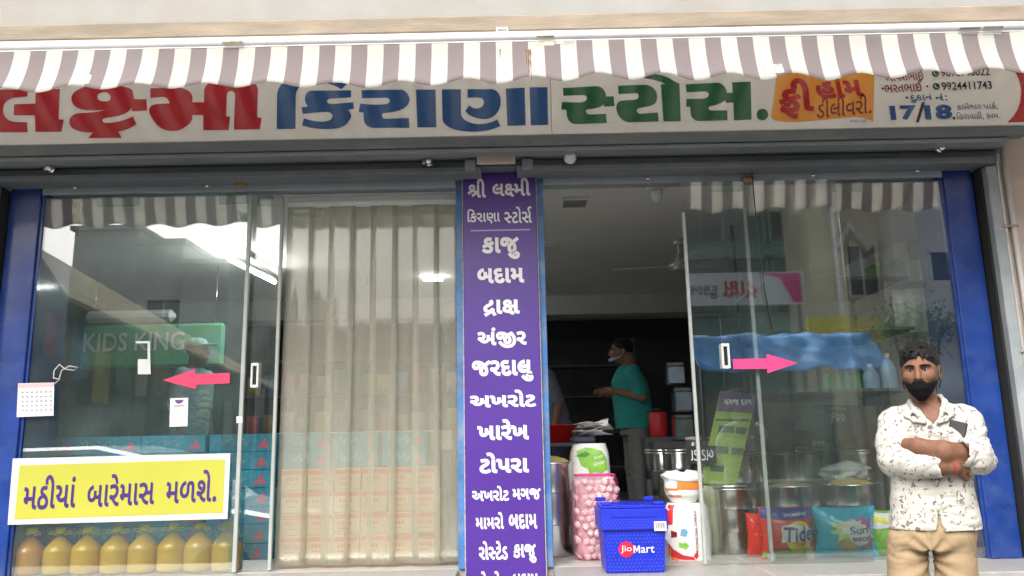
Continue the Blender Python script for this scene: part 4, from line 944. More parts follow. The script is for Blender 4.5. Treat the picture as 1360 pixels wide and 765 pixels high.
# ------------------------------------------------------------------ strip curtain
clear_mat('pvc_strip', (0.90, 0.90, 0.85), 0.06, rough=0.05, body=0.25, body_col=(0.88, 0.86, 0.74), bump=0.12, bscale=1.5, stretch=(3, 1, 0.8))
sc_ = thing('strip_curtain', 'hazy yellowish plastic strip curtain filling the doorway left of the purple sign', 'strip curtain', (-0.9, 0.12, 2.9))
MB().box(-1.44, -0.348, 0.085, 0.155, 2.835, 2.9, bev=0.004).box(-1.44, -0.348, 0.078, 0.084, 2.85, 2.862).build('hanging_rail', 'white_plastic', sc_)
x = -1.44
for i in range(8):
    w = 0.172 + rnd.uniform(-.006, .006)
    yy = 0.12 + (0.014 if i % 2 else -0.014)
    ph, tw, sl = rnd.uniform(0, 6), rnd.uniform(-0.005, 0.005), rnd.uniform(-.008, .008)
    mb = MB()
    def sf(u, v, x=x, w=w, yy=yy, ph=ph, tw=tw, sl=sl):
        z = 2.85 + (FZ + 0.02 - 2.85) * v
        return (x + w * u + sl * v, yy + tw * (u - .5) * v * 2 + 0.003 * math.sin(v * 5 + ph) * v, z)
    mb.grid(sf, 4, 24)
    s_ = mb.build('strip', 'pvc_strip', sc_)
    so = s_.modifiers.new('thickness', 'SOLIDIFY'); so.thickness = 0.002
    x += 0.1345

# ------------------------------------------------------------------ goods in the left bay
clear_mat('bottle_clear', (0.96, 0.95, 0.84), 0.04, body=0.10, body_col=(0.92, 0.82, 0.38))
M('oil_gold', (1.0, 0.60, 0.0), 0.25, var=0.06, scale=4, coat=0.3, trans=0.2)
M('oil_amber', (1.0, 0.42, 0.03), 0.25, var=0.06, scale=4, coat=0.3, trans=0.2)
M('cap_yellow', (0.92, 0.85, 0.03), 0.4, var=0.05)
caps = [(42, 705), (82, 704), (118, 703), (157, 702), (193, 700), (230, 699), (265, 698), (302, 697)]
def bottle_prof(r, h, fill=1.0):
    pr = [(r * .86, 0.0), (r * .97, 0.008), (r, 0.02)]
    z = 0.035
    while z < h * .46:
        pr += [(r, z), (r * .985, z + .005), (r * .985, z + .008), (r, z + .013)]
        z += 0.024
    pr += [(r, h * .53), (r * .96, h * .58), (r * .80, h * .66), (r * .62, h * .73), (r * .45, h * .79), (r * .30, h * .845), (r * .25, h * .88), (r * .25, h * .96)]
    return pr
for i, (px, py) in enumerate(caps):
    top = P(px, py, 0.115)
    H = top.z - FZ
    r = 0.089
    t = thing('oil_bottle', '%s oil bottle from the left in the row under the yellow notice%s' % (ORD[i], ', the amber one' if i == 0 else ''), 'bottle', (top.x, 0.115 + rnd.uniform(-.012, .012), FZ), 'cooking oil bottles in the left window', rnd.uniform(-.3, .3))
    pr = bottle_prof(r, H)
    MB().lathe([(a, b_ + .001) for a, b_ in pr], (0, 0, 0), 20).build('body', 'bottle_clear', t, True)
    lvl = H * rnd.uniform(.85, .88)
    MB().lathe([(a - .003, max(.004, b_)) for a, b_ in pr if b_ < lvl] + [(0.0, lvl)], (0, 0, 0), 20).build('oil', 'oil_amber' if i == 0 else 'oil_gold', t, True)
    MB().lathe([(0.026, H * .93), (.029, H * .935), (.029, H + .012), (.025, H + .018), (0, H + .019)], (0, 0, 0), 16).build('cap', 'cap_yellow', t, True)
    hz = H * .935
    MB().tube([(-.02, 0, hz), (-.05, 0, hz + .012), (-.066, 0, hz + .004), (-.066, 0.0, hz - .004), (-.05, 0, hz - .004), (-.02, 0, hz - .012)], .004, 6).tube([(.02, 0, hz), (.05, 0, hz + .012), (.066, 0, hz + .004), (.066, 0, hz - .004), (.05, 0, hz - .004), (.02, 0, hz - .012)], .004, 6).build('carry_loop', 'cap_yellow', t, True)

M('carton_blue', (0.03, 0.36, 0.56), 0.5, var=0.12, scale=8, dirt=(0.05, 0.48, 0.62), dirt_amt=0.6, dirt_scale=14)
M('carton_pink', (0.75, 0.16, 0.25), 0.5, var=0.08)
M('carton_script', (0.55, 0.72, 0.75), 0.5, var=0.08)
M('carton_cream', (0.72, 0.52, 0.28), 0.65, var=0.1, scale=8)
M('carton_red', (0.75, 0.13, 0.06), 0.6, var=0.1)
M('carton_white', (0.72, 0.66, 0.52), 0.6, var=0.05)
def blue_mesh(w, h, d):
    mb = MB().box(-w / 2, w / 2, 0, d, 0, h, 0, bev=.004)
    e = -.0012
    mb.flat(tess([[(w * .22, h * .18), (w * .44, h * .2), (w * .40, h * .42), (w * .35, h * .8), (w * .30, h * .5)]]), lambda u, v: (u, e, v), 1)
    # looping script
    pts = []
    for k in range(46):
        a = k * .42
        pts.append((-w * .40 + k * w * .0118 + .010 * math.sin(a), e - .001, h * .5 + h * .17 * math.sin(a * 1.0) * (1 + .5 * math.sin(k * .37)) + k * .0002))
    mb.tube(pts, .0028, 4, 2)
    for k in range(12):
        x_, z_ = rnd.uniform(-w * .45, w * .45), rnd.uniform(h * .1, h * .9)
        mb.box(x_ - .003, x_ + .003, e, e + .002, z_ - .003, z_ + .003, 2)
    return mb
BW, BH = 0.425, 0.114
proto = blue_mesh(BW, BH, .3).build('blue_carton', ['carton_blue', 'carton_pink', 'carton_script'])
first = True
def put_carton(x, y, z, label, grp):
    global first, proto
    o = proto if first else proto.copy()
    if not first: COL.objects.link(o)
    first = False
    o.location = (x + rnd.uniform(-.008, .008), y + rnd.uniform(-.015, .01), z); o.rotation_euler = (0, 0, rnd.uniform(-.035, .035))
    tag(o, label, 'carton', grp)
xe = -1.585
colname = ['nearest the strip curtain', 'second from the strip curtain', 'third from the strip curtain', 'nearest the left wall']
for c_ in range(4):
    for r_ in range(7):
        put_carton(xe - BW / 2 - c_ * (BW + .008) + rnd.uniform(-.004, .004), 0.46 + rnd.uniform(-.006, .006), FZ + .002 + r_ * (BH + .001),
                   'turquoise carton, %s from the floor in the stack %s' % (ORD[r_], colname[c_]), 'turquoise cartons behind the left window')
bw2 = 0.30
mini = blue_mesh(bw2, BH, .3).build('blue_carton', ['carton_blue', 'carton_pink', 'carton_script'])
for c_ in range(3):
    for r_ in range(2):
        o = mini if (c_ == 0 and r_ == 0) else mini.copy()
        if o is not mini: COL.objects.link(o)
        o.location = (-1.405 + c_ * (bw2 + .03), .60, FZ + .002 + 4 * .143 + r_ * (BH + .001))
        tag(o, 'turquoise carton in the %s row, %s on the cream cartons behind the curtain' % (['lower', 'upper'][r_], ['leftmost', 'middle', 'rightmost'][c_]), 'carton', 'turquoise cartons behind the strip curtain')
def cream_mesh(w, h, d):
    mb = MB().box(-w / 2, w / 2, 0, d, 0, h, 0, bev=.003)
    e = -.0012
    mb.box(-w * .46, w * .46, e, e + .002, h * .72, h * .92, 1)
    mb.box(-w * .46, -w * .43, e, e + .002, h * .04, h * .72, 2)
    for k in range(4):
        mb.box(-w * .3 + k * w * .13, -w * .22 + k * w * .13, e, e + .002, h * .44, h * .6, 1)
    mb.box(-w * .3, w * .1, e, e + .002, h * .25, h * .3, 1)
    return mb
cm = cream_mesh(.172, .141, .28).build('cream_carton', ['carton_cream', 'carton_red', 'carton_white'])
for c_ in range(6):
    for r_ in range(4):
        o = cm if (c_ == 0 and r_ == 0) else cm.copy()
        if o is not cm: COL.objects.link(o)
        o.location = (-1.47 + c_ * .176 + rnd.uniform(-.003, .003), .58 + rnd.uniform(-.03, .02), FZ + .002 + r_ * .143); o.rotation_euler = (0, 0, rnd.uniform(-.04, .04))
        tag(o, 'cream red banded carton, %s layer up, %s column from the left behind the curtain' % (ORD[r_], ORD[c_]), 'carton', 'cream cartons behind the strip curtain')

M('shelf_white', (0.70, 0.68, 0.62), 0.5, var=0.06)
M('shelf_dark', (0.10, 0.10, 0.11), 0.6, var=0.2)
w = thing('counter', 'white topped serving counter standing behind the cartons of the left bay', 'counter', (-1.3, 1.1, FZ))
MB().box(-2.6, -0.45, .95, 1.5, 1.27, 1.41, bev=.006).build('counter_top', 'shelf_white', w)
MB().box(-2.55, -0.5, 1.0, 1.45, FZ, 1.268).build('base_cabinet', 'inside_wall', w)
# wall shelving seen dimly at the back
PACK = [(0.5, 0.08, 0.06), (0.08, 0.2, 0.4), (0.55, 0.45, 0.1), (0.12, 0.3, 0.14), (0.55, 0.55, 0.5), (0.4, 0.2, 0.08)]
NM = ['red', 'blue', 'yellow', 'green', 'white', 'brown']
for k, c in enumerate(PACK): M('pack_' + NM[k], c, 0.35, var=0.25, scale=14, bump=0.2, bscale=20)
def rack(x0, x1, y, label, levels, tint):
    t = thing('shelf_rack', label, 'shelf', ((x0 + x1) / 2, y, FZ), 'shelf racks inside the shop')
    for z in levels:
        MB().box(x0, x1, y, y + .34, z - .025, z).build('shelf_board', tint, t)
    for x_ in (x0 + .016, x1 - .016):
        MB().box(x_ - .015, x_ + .015, y + .002, y + .338, FZ, levels[-1] + .35).build('upright', tint, t)
    return t
rack(-3.1, -1.9, 4.3, 'tall dark shelf rack far behind the fixed left glass panel', [1.0, 1.45, 1.9, 2.3], 'shelf_dark')
rack(-1.8, -0.5, 4.3, 'tall dark shelf rack seen hazily through the strip curtain', [1.0, 1.45, 1.9, 2.3], 'shelf_dark')
rack(0.1, 1.6, 5.6, 'black shelf rack in the dark depth of the open doorway', [1.0, 1.45, 1.9, 2.3], 'shelf_dark')
def pouch(w, h, d, mat_i=0):
    mb = MB()
    def f(u, v):
        a = (u - .5) * 2; b_ = (v - .5) * 2
        k = (1 - abs(a) ** 3) * (1 - abs(b_) ** 4)
        return k
    mb.grid(lambda u, v: ((u - .5) * w, -d / 2 * f(u, v), v * h), 6, 8, mat_i)
    mb.grid(lambda u, v: ((.5 - u) * w, d / 2 * f(u, v), v * h), 6, 8, mat_i)
    return mb
packs = [pouch(.15, .26, .09).build('packet', 'pack_' + c) for c in NM]
used = set()
def put_pack(k, x, y, z, label, s=(1, 1, 1), rz=0, grp='packets on the back shelves'):
    o = packs[k]
    if k in used:
        o = o.copy(); COL.objects.link(o)
    used.add(k)
    o.location = (x, y, z); o.scale = s; o.rotation_euler = (0, 0, rz)
    tag(o, label, 'packet', grp)
for b_, (x0, n_, who) in enumerate(((-3.0, 6, 'left'), (-1.7, 6, 'right'))):
    for r_, z in enumerate((1.45, 1.9)):
        for c_ in range(n_):
            k = (c_ * 5 + r_ * 2 + b_) % 6
            put_pack(k, x0 + c_ * .2, 4.4, z + .002, '%s packet on the %s shelf, %s from the left, rack behind the %s' % (NM[k], ['lower', 'upper'][r_], ORD[c_], 'fixed glass' if b_ == 0 else 'curtain'), (1, 1, rnd.uniform(.8, 1.1)))

# tube lights
glow('tube_glow', (0.96, 1.0, 0.97), 60)
def tube_light(a, b_, label, hang=True):
    a, b_ = Vector(a), Vector(b_)
    t = thing('tube_light', label, 'tube light', tuple((a + b_) / 2), 'lit tube lights inside the shop')
    MB().tube([a, b_], .016, 10).build('tube', 'tube_glow', t)
    up = Vector((0, 0, .035))
    MB().tube([a + up, b_ + up], .022, 6).build('batten', 'white_plastic', t)
    for q in (a, b_):
        MB().tube([q + up, Vector((q.x, q.y, 3.098))], .006, 6).build('drop_rod', 'white_plastic', t)
tube_light(P(305, 345, 2.0), P(365, 375, 3.0), 'slanting lit tube light seen through the fixed left glass')
tube_light(P(562, 371, 3.6) , P(588, 371, 3.6), 'short lit tube light seen high through the strip curtain')
tube_light(P(498, 423, 5.4), P(512, 424, 5.4), 'dim lit tube light deeper behind the strip curtain, lower down')

# ceiling fittings of the open doorway
c = P(872, 250, .62)
t = thing('dome_lamp', 'small white dome lamp on the ceiling over the doorway', 'ceiling lamp', (c.x, c.y, 3.098))
MB().lathe([(.0, -.125), (.02, -.12), (.035, -.1), (.042, -.06), (.045, -.03)], (0, 0, 0), 18).build('dome', 'white_plastic', t, True)
MB().lathe([(.07, -.03), (.075, -.015), (.07, 0)], (0, 0, 0), 20).build('mount', 'white_plastic', t, True)
c = P(763, 266, .95)
t = thing('ceiling_panel', 'flat square unlit panel light set in the doorway ceiling', 'panel light', (c.x, c.y, 3.098))
MB().box(-.1, .1, -.1, .1, -.02, -.001, bev=.004).build('frame', 'white_plastic', t, True)
MB().box(-.085, .085, -.085, .085, -.024, -.021).build('diffuser', 'grey_print', t, True)
c = P(722, 327, 2.4)
t = thing('ceiling_panel', 'thin unlit panel light farther back near the purple sign', 'panel light', (c.x, c.y, 3.098))
MB().box(-.12, .12, -.1, .1, -.02, -.001, bev=.004).build('frame', 'white_plastic', t, True)
c = P(903, 352, 2.2)
fan = thing('ceiling_fan', 'white ceiling fan hanging behind the edge of the sliding glass panel', 'ceiling fan', (c.x, c.y, 3.098))
hz = c.z - 3.098
MB().lathe([(.012, 0), (.012, hz + .03)][::-1], (0, 0, 0), 10).lathe([(.05, -.05), (.04, -.01), (.03, 0)], (0, 0, 0), 14).build('down_rod', 'white_plastic', fan, True)
MB().lathe([(0, hz - .05), (.05, hz - .045), (.1, hz - .02), (.1, hz), (.05, hz + .03), (.025, hz + .1)], (0, 0, 0), 20).build('motor', 'white_plastic', fan, True)
for a in (172, 20, 275):
    r_ = Matrix.Rotation(math.radians(a), 3, 'Z')
    mb = MB().box(.09, .6, -.055, .055, -.003, .003)
    mb.v = [tuple(r_ @ Vector(q) + Vector((0, 0, hz - .02))) for q in mb.v]
    mb.build('blade', 'white_plastic', fan, True)

# ------------------------------------------------------------------ doorway: drum, sacks, crate
M('grain', (0.62, 0.45, 0.15), 0.9, var=0.25, scale=60, bump=0.6, bscale=200)
M('grain_yellow', (0.66, 0.48, 0.10), 0.9, var=0.25, scale=60, bump=0.6, bscale=200)
M('grain_tan', (0.5, 0.34, 0.17), 0.9, var=0.25, scale=60, bump=0.6, bscale=200)
M('plastic_red', (0.6, 0.02, 0.015), 0.3, var=0.06)
def drum(x, y, r, h, label, content=None, z=FZ, heap=.03, grp='steel grain drums'):
    t = thing('steel_drum', label, 'drum', (x, y, z), grp)
    MB().lathe([(r * .98, 0.0), (r, .01), (r, h * .32), (r * 1.012, h * .33), (r, h * .345), (r, h * .66), (r * 1.012, h * .67), (r, h * .685), (r, h - .02), (r * 1.03, h - .012), (r * 1.03, h), (r * .98, h), (r * .97, h - .03), (r * .97, h - .06)], (0, 0, 0), 36).build('drum_body', 'steel', t, True)
    if content:
        MB().lathe([(r * .968, h - .02), (r * .6, h - .01 + heap * .55), (r * .25, h - .01 + heap * .92), (0, h - .01 + heap)], (0, 0, 0), 28).build('grain_heap', content, t, True)
    else:
        MB().lathe([(r * 1.04, h + .003), (r * 1.04, h + .02), (r * .9, h + .026), (0, h + .03)], (0, 0, 0), 28).build('lid', 'steel', t, True)
    return t
drum(.235, .55, .16, .585, 'tall steel drum heaped with yellow grain just right of the purple sign', 'grain', heap=.05)
M('basin_red', (0.55, 0.012, 0.01), 0.3, var=0.06)
c = P(738, 588, 1.3)
o = MB().lathe([(.11, 0), (.12, .005), (.17, .12), (.185, .125), (.185, .132), (.165, .13), (.11, .012), (0, .01)], (c.x, c.y, c.z), 28).build('red_basin', 'basin_red')
tag(o, 'round red plastic basin beside the purple sign in the doorway', 'basin')
t = thing('stand', 'low dark stool carrying the red basin behind the steel drum', 'stool', (c.x, c.y, FZ))
MB().box(c.x - .2, c.x + .2, c.y - .2, c.y + .2, c.z - .03, c.z - .001, bev=.005).build('seat', 'shelf_dark', t)
for sx in (-.17, .17):
    for sy in (-.17, .17):
        MB().box(c.x + sx - .02, c.x + sx + .02, c.y + sy - .02, c.y + sy + .02, FZ, c.z - .031).build('leg', 'shelf_dark', t)

# garlic in a net bag
M('garlic', (0.72, 0.62, 0.58), 0.6, var=0.16, scale=14, dirt=(0.42, 0.2, 0.26), dirt_amt=0.5, dirt_scale=9)
m = bpy.data.materials.new('net_pink'); MATS['net_pink'] = m; m.use_nodes = True
n, l = m.node_tree.nodes, m.node_tree.links
b = n['Principled BSDF']; b.inputs['Base Color'].default_value = (0.62, 0.05, 0.24, 1); b.inputs['Roughness'].default_value = .5
uvn = n.new('ShaderNodeTexCoord'); mp = n.new('ShaderNodeMapping'); mp.inputs['Rotation'].default_value = (0, 0, math.pi / 4); mp.inputs['Scale'].default_value = (1, 1, 1)
l.new(uvn.outputs['UV'], mp.inputs[0]); sp = n.new('ShaderNodeSeparateXYZ'); l.new(mp.outputs[0], sp.inputs[0])
mxs = []
for ax in (0, 1):
    fr_ = n.new('ShaderNodeMath'); fr_.operation = 'FRACT'; l.new(sp.outputs[ax], fr_.inputs[0])
    lt = n.new('ShaderNodeMath'); lt.operation = 'LESS_THAN'; lt.inputs[1].default_value = .11; l.new(fr_.outputs[0], lt.inputs[0]); mxs.append(lt)
mm = n.new('ShaderNodeMath'); mm.operation = 'MAXIMUM'; l.new(mxs[0].outputs[0], mm.inputs[0]); l.new(mxs[1].outputs[0], mm.inputs[1])
tr = n.new('ShaderNodeBsdfTransparent'); ms = n.new('ShaderNodeMixShader')
l.new(mm.outputs[0], ms.inputs[0]); l.new(tr.outputs[0], ms.inputs[1]); l.new(b.outputs[0], ms.inputs[2]); l.new(ms.outputs[0], n['Material Output'].inputs['Surface'])
M('net_core', (0.50, 0.34, 0.35), 0.8, var=.3, scale=20)
gb = thing('garlic_bag', 'pink net bag full of garlic bulbs behind the blue crate', 'bag', (.495, .3, FZ))
GWd, GH, GD = .26, .50, .2
bulb = MB().lathe([(0.008, -.022), (.018, -.02), (.027, -.006), (.027, .004), (.018, .017), (.007, .026), (.004, .036)], (0, 0, 0), 9).build('garlic_bulb', 'garlic', gb, True)
cnt = 0
for r_ in range(11):
    for c_ in range(6):
        for sd in (0, 1):
            if sd and c_ not in (0, 5): continue
            o = bulb if cnt == 0 else bulb.copy()
            if cnt: COL.objects.link(o)
            cnt += 1
            z = .03 + r_ * .043 + rnd.uniform(-.008, .008)
            bul = 1 + .12 * math.sin(z / GH * math.pi)
            x_ = (-GWd / 2 + .022 + c_ * (GWd - .044) / 5 + (.02 if r_ % 2 else -.005)) * bul * .92
            y_ = -GD / 2 * bul + .02 + rnd.uniform(-.006, .012) + (.03 if c_ in (0, 5) else 0)
            if sd: y_ += .075
            o.location = (x_, y_, z); o.rotation_euler = (rnd.uniform(-1.2, 1.2), rnd.uniform(-1.2, 1.2), rnd.uniform(0, 6))
            s_ = rnd.uniform(.86, 1.05); o.scale = (s_, s_, s_)
            if cnt >= 98: break
mb = MB()
def ring(u, v):
    a = 2 * math.pi * u; ca, sa = math.cos(a), math.sin(a)
    bul = (1 + .12 * math.sin(v * math.pi)) * (1 if v < .94 else .9)
    e = .6
    return ((GWd / 2 + .008) * bul * math.copysign(abs(ca) ** e, ca), (GD / 2 + .006) * bul * math.copysign(abs(sa) ** e, sa), v * (GH + .01) + .002)
mb.grid(ring, 36, 16)
net = mb.build('net', 'net_pink', gb, True)
uv = net.data.uv_layers.new(name='uv')
for lp in net.data.loops:
    q = net.data.vertices[lp.vertex_index].co
    uv.data[lp.index].uv = (math.atan2(q.y, q.x) * 9.5, q.z * 75)
MB().box(-.125, .125, -.09, .09, .01, GH - .02, bev=.03).build('garlic_core', 'net_core', gb, True)
M('net_hem', (0.5, 0.04, 0.2), 0.6)
MB().tube([ring(k / 24, .985) for k in range(24)], .006, 6, closed=True).build('hem', 'net_hem', gb, True)

# white printed sack above/behind the garlic, papers on it
M('sack_white', (0.74, 0.75, 0.72), 0.5, var=0.06, bump=0.3, bscale=25)
M('leaf_green', (0.22, 0.50, 0.05), 0.5, var=0.2, scale=20)
M('leaf_dark', (0.05, 0.25, 0.03), 0.5, var=0.2)
sk = thing('printed_sack', 'white sack printed with a big green leaf standing behind the garlic bag', 'sack', (.49, .56, FZ))
mb = MB()
def sackring(W, D, H, e=.55, bul=.1, top=.86):
    def f(u, v):
        a = 2 * math.pi * u; ca, sa = math.cos(a), math.sin(a)
        k = 1 + bul * math.sin(min(1, v * 1.05) * math.pi)
        if v > .9: k *= 1 - (v - .9) * 10 * (1 - top)
        wob = 1 + .012 * math.sin(a * 5 + v * 9) + .008 * math.sin(a * 11 + v * 23)
        return (W / 2 * k * wob * math.copysign(abs(ca) ** e, ca), D / 2 * k * wob * math.copysign(abs(sa) ** e, sa), v * H)
    return f
f1 = sackring(.25, .22, .70)
mb.grid(f1, 40, 24)
mb.add([f1(k / 40, 1) for k in range(40)], [tuple(range(40))])
mb.build('sack_body', 'sack_white', sk, True)
def front_decal(parent, name, mat, tri, f, W, H, lift=.003, mat_list=None):
    """flat print laid on the front of a sack: u across (-1..1 of half width), v 0..1 of height"""
    def g(u, v):
        aa = math.acos(max(-1, min(1, math.copysign(abs(max(-1, min(1, u))) ** (1 / .55), u))))
        p = f((2 * math.pi - aa) / (2 * math.pi), v)
        return (p[0], p[1] - lift, p[2])
    return MB().flat(tri, g).build(name, mat, parent, True)
leaf = [(-.75, .93), (-.3, .965), (.2, .955), (.6, .93), (.82, .86), (.8, .76), (.5, .73), (.1, .74), (-.05, .70), (-.15, .77), (-.5, .80), (-.62, .86)]
def dense(poly, k=6):
    o = []
    for i in range(len(poly)):
        a, b_ = poly[i], poly[(i + 1) % len(poly)]
        for j in range(k): o.append((a[0] + (b_[0] - a[0]) * j / k, a[1] + (b_[1] - a[1]) * j / k))
    return o
def gridfill(poly, n=16):
    """outline filled with small faces so that a print can follow a curved front"""
    vs = [Vector(q) for q in dense(poly, 4)]; k = len(vs); es = [(i, (i + 1) % k) for i in range(k)]
    xs = [q[0] for q in poly]; ys_ = [q[1] for q in poly]
    for i in range(1, n):
        for j in range(1, n):
            vs.append(Vector((min(xs) + (max(xs) - min(xs)) * (i + .01 * j) / n, min(ys_) + (max(ys_) - min(ys_)) * j / n)))
    r = delaunay_2d_cdt(vs, es, [], 1, 1e-7)
    return [(q.x, q.y) for q in r[0]], [tuple(q) for q in r[2]]
front_decal(sk, 'leaf_print', 'leaf_green', gridfill(leaf), f1, .25, .7)
front_decal(sk, 'leaf_print', 'leaf_dark', gridfill([(-.8, .885), (-.5, .91), (-.25, .93), (.0, .90), (-.3, .875)], 8), f1, .25, .7, .0045)
front_decal(sk, 'lettering', 'sack_white', fit(ltext('Ever', .01), .18, .66, .865, .895, .05), f1, .25, .7, .005)
front_decal(sk, 'lettering', 'sack_white', fit(ltext('Green', .01), .12, .72, .805, .84, .05), f1, .25, .7, .005)
pp = thing('paper_heap', 'loose heap of white bills and a dark pouch lying on the leaf printed sack', 'papers', (.49, .56, FZ + .7))
M('pouch_dark', (0.03, 0.03, 0.06), 0.6)
MB().box(-.12, .04, -.11, .05, .003, .045, bev=.015).build('dark_pouch', 'pouch_dark', pp, True)
for k in range(7):
    r_ = Matrix.Rotation(rnd.uniform(-.5, .5), 3, 'Z') @ Matrix.Rotation(rnd.uniform(-.22, .22), 3, 'X') @ Matrix.Rotation(rnd.uniform(-.2, .2), 3, 'Y')
    mb = MB().grid(lambda u, v: ((u - .5) * .2, (v - .5) * .15, .012 * math.sin(u * 5 + k) * math.cos(v * 3)), 6, 4)
    o_ = Vector((rnd.uniform(-.03, .08), rnd.uniform(-.06, .03), .06 + k * .012))
    mb.v = [tuple(r_ @ Vector(q) + o_) for q in mb.v]
    s_ = mb.build('paper_sheet', 'white_paper', pp, True)
    so = s_.modifiers.new('thickness', 'SOLIDIFY'); so.thickness = .0008

# blue crate with lid
M('crate_blue', (0.012, 0.028, 0.48), 0.38, var=0.08, scale=10)
M('crate_blue_deep', (0.05, 0.08, 0.72), 0.4, var=0.08)
M('brand_red', (0.72, 0.015, 0.06), 0.4)
a, b_ = P(806, 760, -.3), P(884, 760, -.3)
cx, cw = (a.x + b_.x) / 2, (b_.x - a.x)
ctop = P(844, 668, -.3).z - FZ
cr = thing('plastic_crate', 'royal blue plastic crate with a hinged lid standing on the doorway sill', 'crate', (cx, -.3, FZ))
W0, W1 = cw / 2, P(886, 700, -.3).x - cx - .008
D0, D1 = .13, .15
hb_ = ctop * .62
mb = MB()
def ringz(z, w, d, y0=0): return [(-w, y0 - d + .15, z), (w, y0 - d + .15, z), (w, y0 + d + .15, z), (-w, y0 + d + .15, z)]
lv = [(0, W0 - .008, D0 - .004), (.008, W0, D0), (hb_, W0 + (W1 - W0) * .8, D0 + (D1 - D0) * .8)]
V = [q for z, w_, d_ in lv for q in ringz(z, w_, d_)]
F = [(3, 2, 1, 0)] + [(k * 4 + i, k * 4 + (i + 1) % 4, k * 4 + 4 + (i + 1) % 4, k * 4 + 4 + i) for k in (0, 1) for i in range(4)] + [(8, 9, 10, 11)]
mb.add(V, F)
crate_mb = mb
mb = MB()
yf = .15 - D1
mb.box(-W1 - .012, W1 + .012, yf - .012, .15 + D1 + .012, hb_ - .004, ctop - .03, bev=.006)
mb.box(-W1 + .05, W1 - .05, yf - .016, yf - .0125, ctop - .075, ctop - .045, bev=.002)
rim_mb = mb
mb = MB().box(-W1 - .006, W1 + .006, yf - .004, .15 + D1 + .004, ctop - .029, ctop - .012, bev=.004)
for sx in (-1, 1):
    mb.box(sx * (W1 - .03) - .03, sx * (W1 - .03) + .03, yf - .004, yf + .07, ctop - .0115, ctop + .006, bev=.004)
    mb.box(sx * (W1 - .03) - .03, sx * (W1 - .03) + .03, .37 - .03, .37, ctop - .0115, ctop + .012, bev=.004)
for k in range(5):
    mb.box(-.03 + k * .03 - .06, -.01 + k * .03 - .06, yf + .02, yf + .26, ctop - .0115, ctop - .006)
mb.build('lid', 'crate_blue', cr, True)
# dimple texture on the front and its print
fy = lambda z: .15 - (D0 + (D1 - D0) * .8 * z / hb_)
for r_ in range(11):
    for c_ in range(17):
        x_ = (c_ - 8) * .0198 + (.0099 if r_ % 2 else 0); z_ = .014 + r_ * .0185
        if abs(x_) < W0 - .01 and not (-.1 < x_ < .11 and .07 < z_ < .16):
            crate_mb.box(x_ - .0035, x_ + .0035, fy(z_) - .0022, fy(z_) + .001, z_ - .0035, z_ + .0035, 1)
for r_ in range(5):
    for c_ in range(19):
        x_ = (c_ - 9) * .0198 + (.0099 if r_ % 2 else 0); z_ = hb_ + .012 + r_ * .014
        if abs(x_) < W1 and z_ < ctop - .08: rim_mb.box(x_ - .003, x_ + .003, yf - .0135, yf - .0115, z_ - .003, z_ + .003, 1)
crate_mb.build('box', ['crate_blue', 'crate_blue_deep'], cr, True)
rim_mb.build('rim', ['crate_blue', 'crate_blue_deep'], cr, True)
c = P(832, 730, -.3); cz = c.z - FZ; cxx = c.x - cx
mb = MB().flat(tess([[(cxx + .043 * math.cos(k * math.pi / 16), cz + .043 * math.sin(k * math.pi / 16)) for k in range(32)]]), lambda u, v: (u, fy(v) - .003, v))
mb.build('round_logo', 'brand_red', cr, True)
MB().flat(fit(ltext('Jio', .002), cxx - .03, cxx + .03, cz - .02, cz + .022), lambda u, v: (u, fy(v) - .0045, v)).build('lettering', 'white_paper', cr, True)
a = P(842, 736, -.3).x - cx; b_ = P(870, 736, -.3).x - cx
mw = (b_ - a) * .31
emm = [(a, cz - .02), (a, cz + .02), (a + mw * .26, cz + .02), (a + mw * .5, cz - .002), (a + mw * .74, cz + .02), (a + mw, cz + .02), (a + mw, cz - .02), (a + mw * .78, cz - .02), (a + mw * .78, cz + .008), (a + mw * .5, cz - .016), (a + mw * .22, cz + .008), (a + mw * .22, cz - .02)]
MB().flat(tess([emm]), lambda u, v: (u, fy(v) - .0035, v)).flat(fit(ltext('art', .008), a + mw * 1.12, b_, cz - .02, cz + .017), lambda u, v: (u, fy(v) - .0035, v)).build('lettering', 'white_paper', cr, True)
a, b_ = P(869, 705, -.31), P(886, 692, -.31)
st = MB().box(a.x - cx, b_.x - cx - .006, yf - .0165, yf - .0135, a.z - FZ, b_.z - FZ).build('label_card', 'white_paper', cr, True)
mb = MB(); w_ = b_.x - a.x - .006
for k in range(11):
    mb.box(a.x - cx + w_ * (.12 + k * .07), a.x - cx + w_ * (.12 + k * .07 + (.02 if k % 3 else .04)), yf - .0172, yf - .0166, a.z - FZ + .012, b_.z - FZ - .008)
mb.build('bar_lines', 'black_plastic', cr, True)
MB().box(W1 - .02, W1 + .016, yf + .04, yf + .043, hb_ - .06, hb_ - .005).build('paper_tag', 'white_paper', cr, True)

